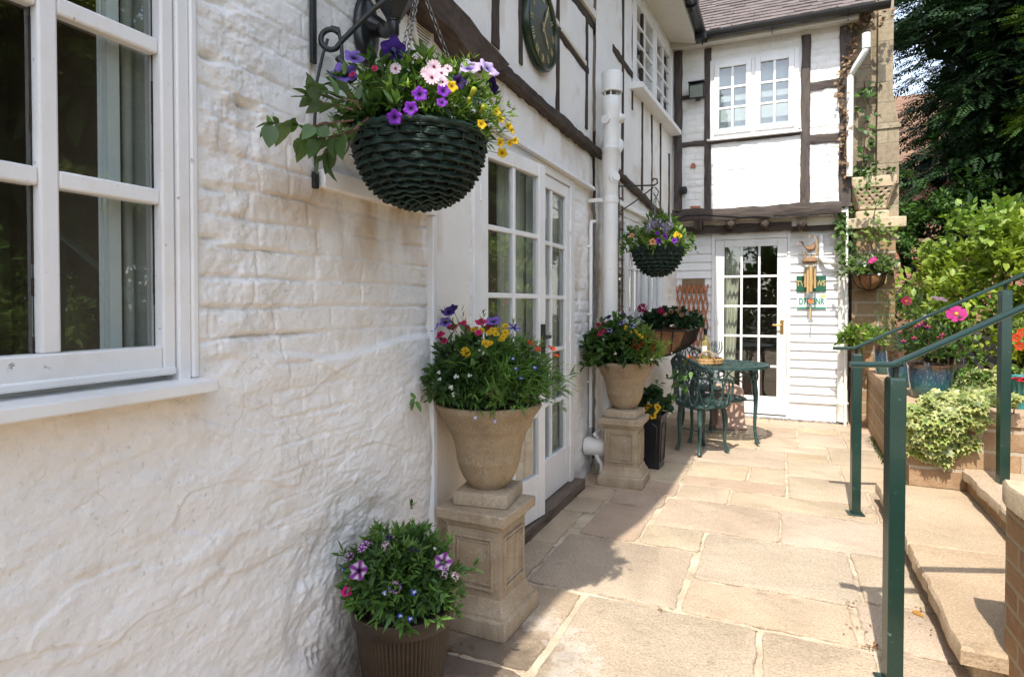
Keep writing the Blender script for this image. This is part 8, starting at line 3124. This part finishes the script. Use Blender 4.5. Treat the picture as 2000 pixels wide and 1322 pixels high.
YEW_A = [(0.008, 0.022, 0.010), (0.012, 0.032, 0.013), (0.010, 0.026, 0.014)]
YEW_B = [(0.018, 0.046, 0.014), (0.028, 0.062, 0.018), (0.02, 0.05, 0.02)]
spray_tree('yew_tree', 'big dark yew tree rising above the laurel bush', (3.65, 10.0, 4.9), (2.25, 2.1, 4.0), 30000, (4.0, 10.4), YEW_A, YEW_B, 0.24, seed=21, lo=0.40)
spray_tree('yew_tree', 'brighter green yew bough overhanging the bed from the right edge', (3.35, 7.9, 3.75), (1.05, 0.9, 1.5), 5200, (4.1, 8.1), [(0.03, 0.07, 0.02), (0.05, 0.10, 0.02)], [(0.12, 0.20, 0.03), (0.18, 0.26, 0.04)], 0.18, seed=22, lo=0.4, tr=0.12)
# trees and hedge along the right of the yard: out of the frame but mirrored in the panes
spray_tree('fir_tree', 'tall fir across the garden mirrored in the casement panes', (4.7, 3.6, 3.5), (1.8, 2.0, 2.7), 7000, (4.5, 3.4), [(0.06, 0.10, 0.025), (0.09, 0.14, 0.035)], [(0.24, 0.31, 0.06), (0.30, 0.36, 0.075)], 0.36, seed=23, lo=0.2, tr=0.25)
spray_tree('fir_tree', 'broad fir further back across the garden', (6.8, 0.4, 3.0), (2.2, 2.4, 2.4), 6000, (6.4, 0.4), YEW_A, YEW_B, 0.40, seed=24, lo=0.35, tr=0.25)
spray_tree('fir_tree', 'dark fir behind the fuchsia bed across the garden', (7.6, 6.4, 3.2), (2.3, 2.2, 2.7), 6000, (7.2, 6.4), YEW_A, YEW_B, 0.40, seed=25, lo=0.35, tr=0.25)
shrub('rose_bush', 'red flowered rose bush across the steps mirrored in the near casement', 'bush', (2.9, 2.6, 1.15), (0.75, 0.8, 0.70), 3000, (0.06, 0.09), (0.035, 0.055), G_MID, G_LIME, seed=12)
shrub('hedge', 'clipped green hedge along the far side of the garden', 'hedge', (5.6, 1.6, 1.1), (0.7, 4.5, 0.9), 5000, (0.08, 0.13), (0.05, 0.08), G_DARK, G_MID, seed=13, stems=6)

shrub('hedge', 'unseen tall dark hedge added behind the viewpoint to darken reflections', 'hedge', (1.2, -8.0, 1.6), (6.0, 0.9, 2.2), 11000, (0.16, 0.28), (0.12, 0.18), G_DARK, G_MID, seed=14, stems=6)  # added out of view to keep the bright horizon out of the panes
# ================================================================= fallen leaves and moss
mb = MB()
spots = [(1660, 1180, 16, 10), (1670, 1225, 14, 14), (1700, 1262, 50, 6), (1740, 1268, 30, 6), (1780, 1190, 14, 30), (1800, 1230, 20, 40), (1790, 1165, 10, 60), (1730, 985, 10, 10), (1800, 900, 80, 12), (1690, 1000, 12, 8), (1290, 1190, 20, 3), (1120, 960, 30, 8), (1155, 948, 50, 10), (1060, 1010, 50, 10), (1145, 935, 40, 8), (900, 1270, 40, 20), (690, 1310, 30, 10), (1665, 1010, 20, 10)]
for (x, y, n, sp_) in spots:
    for k in range(max(4, n // 2)):
        q = onG(x + rng.normal(0, sp_), y + rng.normal(0, sp_ * 0.5), 0.004)
        if -1.25 < q[0] < 0.62 and q[1] < 7.2:
            leaves(mb, q[None] + (0, 0, 0.002), np.array([[rng.normal(), rng.normal(), 0.1]]), np.array([rng.uniform(0.008, 0.022)]), np.array([0.008]), cols(1, [(0.24, 0.09, 0.025), (0.16, 0.07, 0.03), (0.30, 0.16, 0.05)]), 'lance', 0.3, 0.1, up=np.array([0, 0, 1.0]))
q = onG(1781, 1192, 0.004)
leaves(mb, q[None], np.array([[0.6, -0.8, 0.1]]), np.array([0.055]), np.array([0.028]), np.array([[0.50, 0.26, 0.06]]), 'oval', 0.3, 0.1, up=np.array([0, 0, 1.0]))
structure(tag(build_leafy(mb, None, 'fallen_leaves'), 'brown fallen leaf scraps in the joints of the paving', 'leaf litter'), 'stuff')
mb = MB()
n = 1500
yy = rng.uniform(4.5, 7.2, n)
xw = 0.762 + (yy - 4.478) / (7.24 - 4.478) * 0.095
P = np.c_[xw - np.abs(rng.normal(0, 0.016, n)), yy, rng.uniform(0.0, 0.012, n)]
keep = fbm(yy * 2.2, yy * 0, 4, 3) > -0.15
leaves(mb, P[keep], rand_unit(keep.sum()) + np.array([0, 0, 0.8]), 0.012, 0.009, cols(keep.sum(), [(0.05, 0.085, 0.02), (0.09, 0.12, 0.03), (0.07, 0.06, 0.03)]), 'round')
structure(tag(build_leafy(mb, None, 'moss'), 'green moss along the foot of the retaining wall', 'moss'), 'stuff')
# ================================================================= camera, sun, sky
cam = bpy.data.cameras.new('camera')
co = bpy.data.objects.new('camera', cam)
COL.objects.link(co)
co.location = tuple(CAM)
co.rotation_euler = Matrix((tuple(RGT), tuple(UPV), tuple(-FWD))).transposed().to_euler()
cam.sensor_width = 36.0
cam.sensor_fit = 'HORIZONTAL'
cam.lens = FPX / 2000 * 36.0
cam.shift_y = -(661 - CY) / 2000.0
cam.clip_start = 0.05
cam.clip_end = 500
SC.camera = co

SUN_TO = unit((-0.035, -0.69, 1.0))
sun = bpy.data.lights.new('sun', 'SUN')
sun.energy = 2.3
sun.angle = R(0.55)
sun.color = (1.0, 0.94, 0.84)
so_ = bpy.data.objects.new('sun', sun)
COL.objects.link(so_)
so_.rotation_euler = Vector(SUN_TO).to_track_quat('Z', 'Y').to_euler()
so_.location = (0, -3, 12)

w = bpy.data.worlds.new('World')
SC.world = w
w.use_nodes = True
nt = w.node_tree
nt.nodes.clear()
sky = nt.nodes.new('ShaderNodeTexSky')
sky.sky_type = 'NISHITA'
sky.sun_disc = False
sky.sun_elevation = math.asin(SUN_TO[2])
sky.sun_rotation = math.pi
sky.altitude = 50
sky.air_density = 1.0
sky.dust_density = 1.2
sky.ozone_density = 1.0
bg = nt.nodes.new('ShaderNodeBackground')
bg.inputs['Strength'].default_value = 0.15
wo = nt.nodes.new('ShaderNodeOutputWorld')
hs = nt.nodes.new('ShaderNodeHueSaturation')          # desaturated: a paler sky and a less blue fill light
hs.inputs['Saturation'].default_value = 0.60
nt.links.new(sky.outputs[0], hs.inputs['Color'])
nt.links.new(hs.outputs[0], bg.inputs['Color'])
nt.links.new(bg.outputs[0], wo.inputs['Surface'])

SC.view_settings.view_transform = 'Standard'
SC.view_settings.look = 'None'
SC.view_settings.gamma = 1
SC.view_settings.exposure = EXPO
SC.render.engine = 'CYCLES'
SC.cycles.max_bounces = 8
SC.cycles.diffuse_bounces = 4
SC.cycles.transparent_max_bounces = 16
SC.cycles.glossy_bounces = 4
SC.cycles.caustics_reflective = False
SC.cycles.caustics_refractive = False
SC.cycles.use_denoising = True
SC.cycles.sample_clamp_indirect = 6
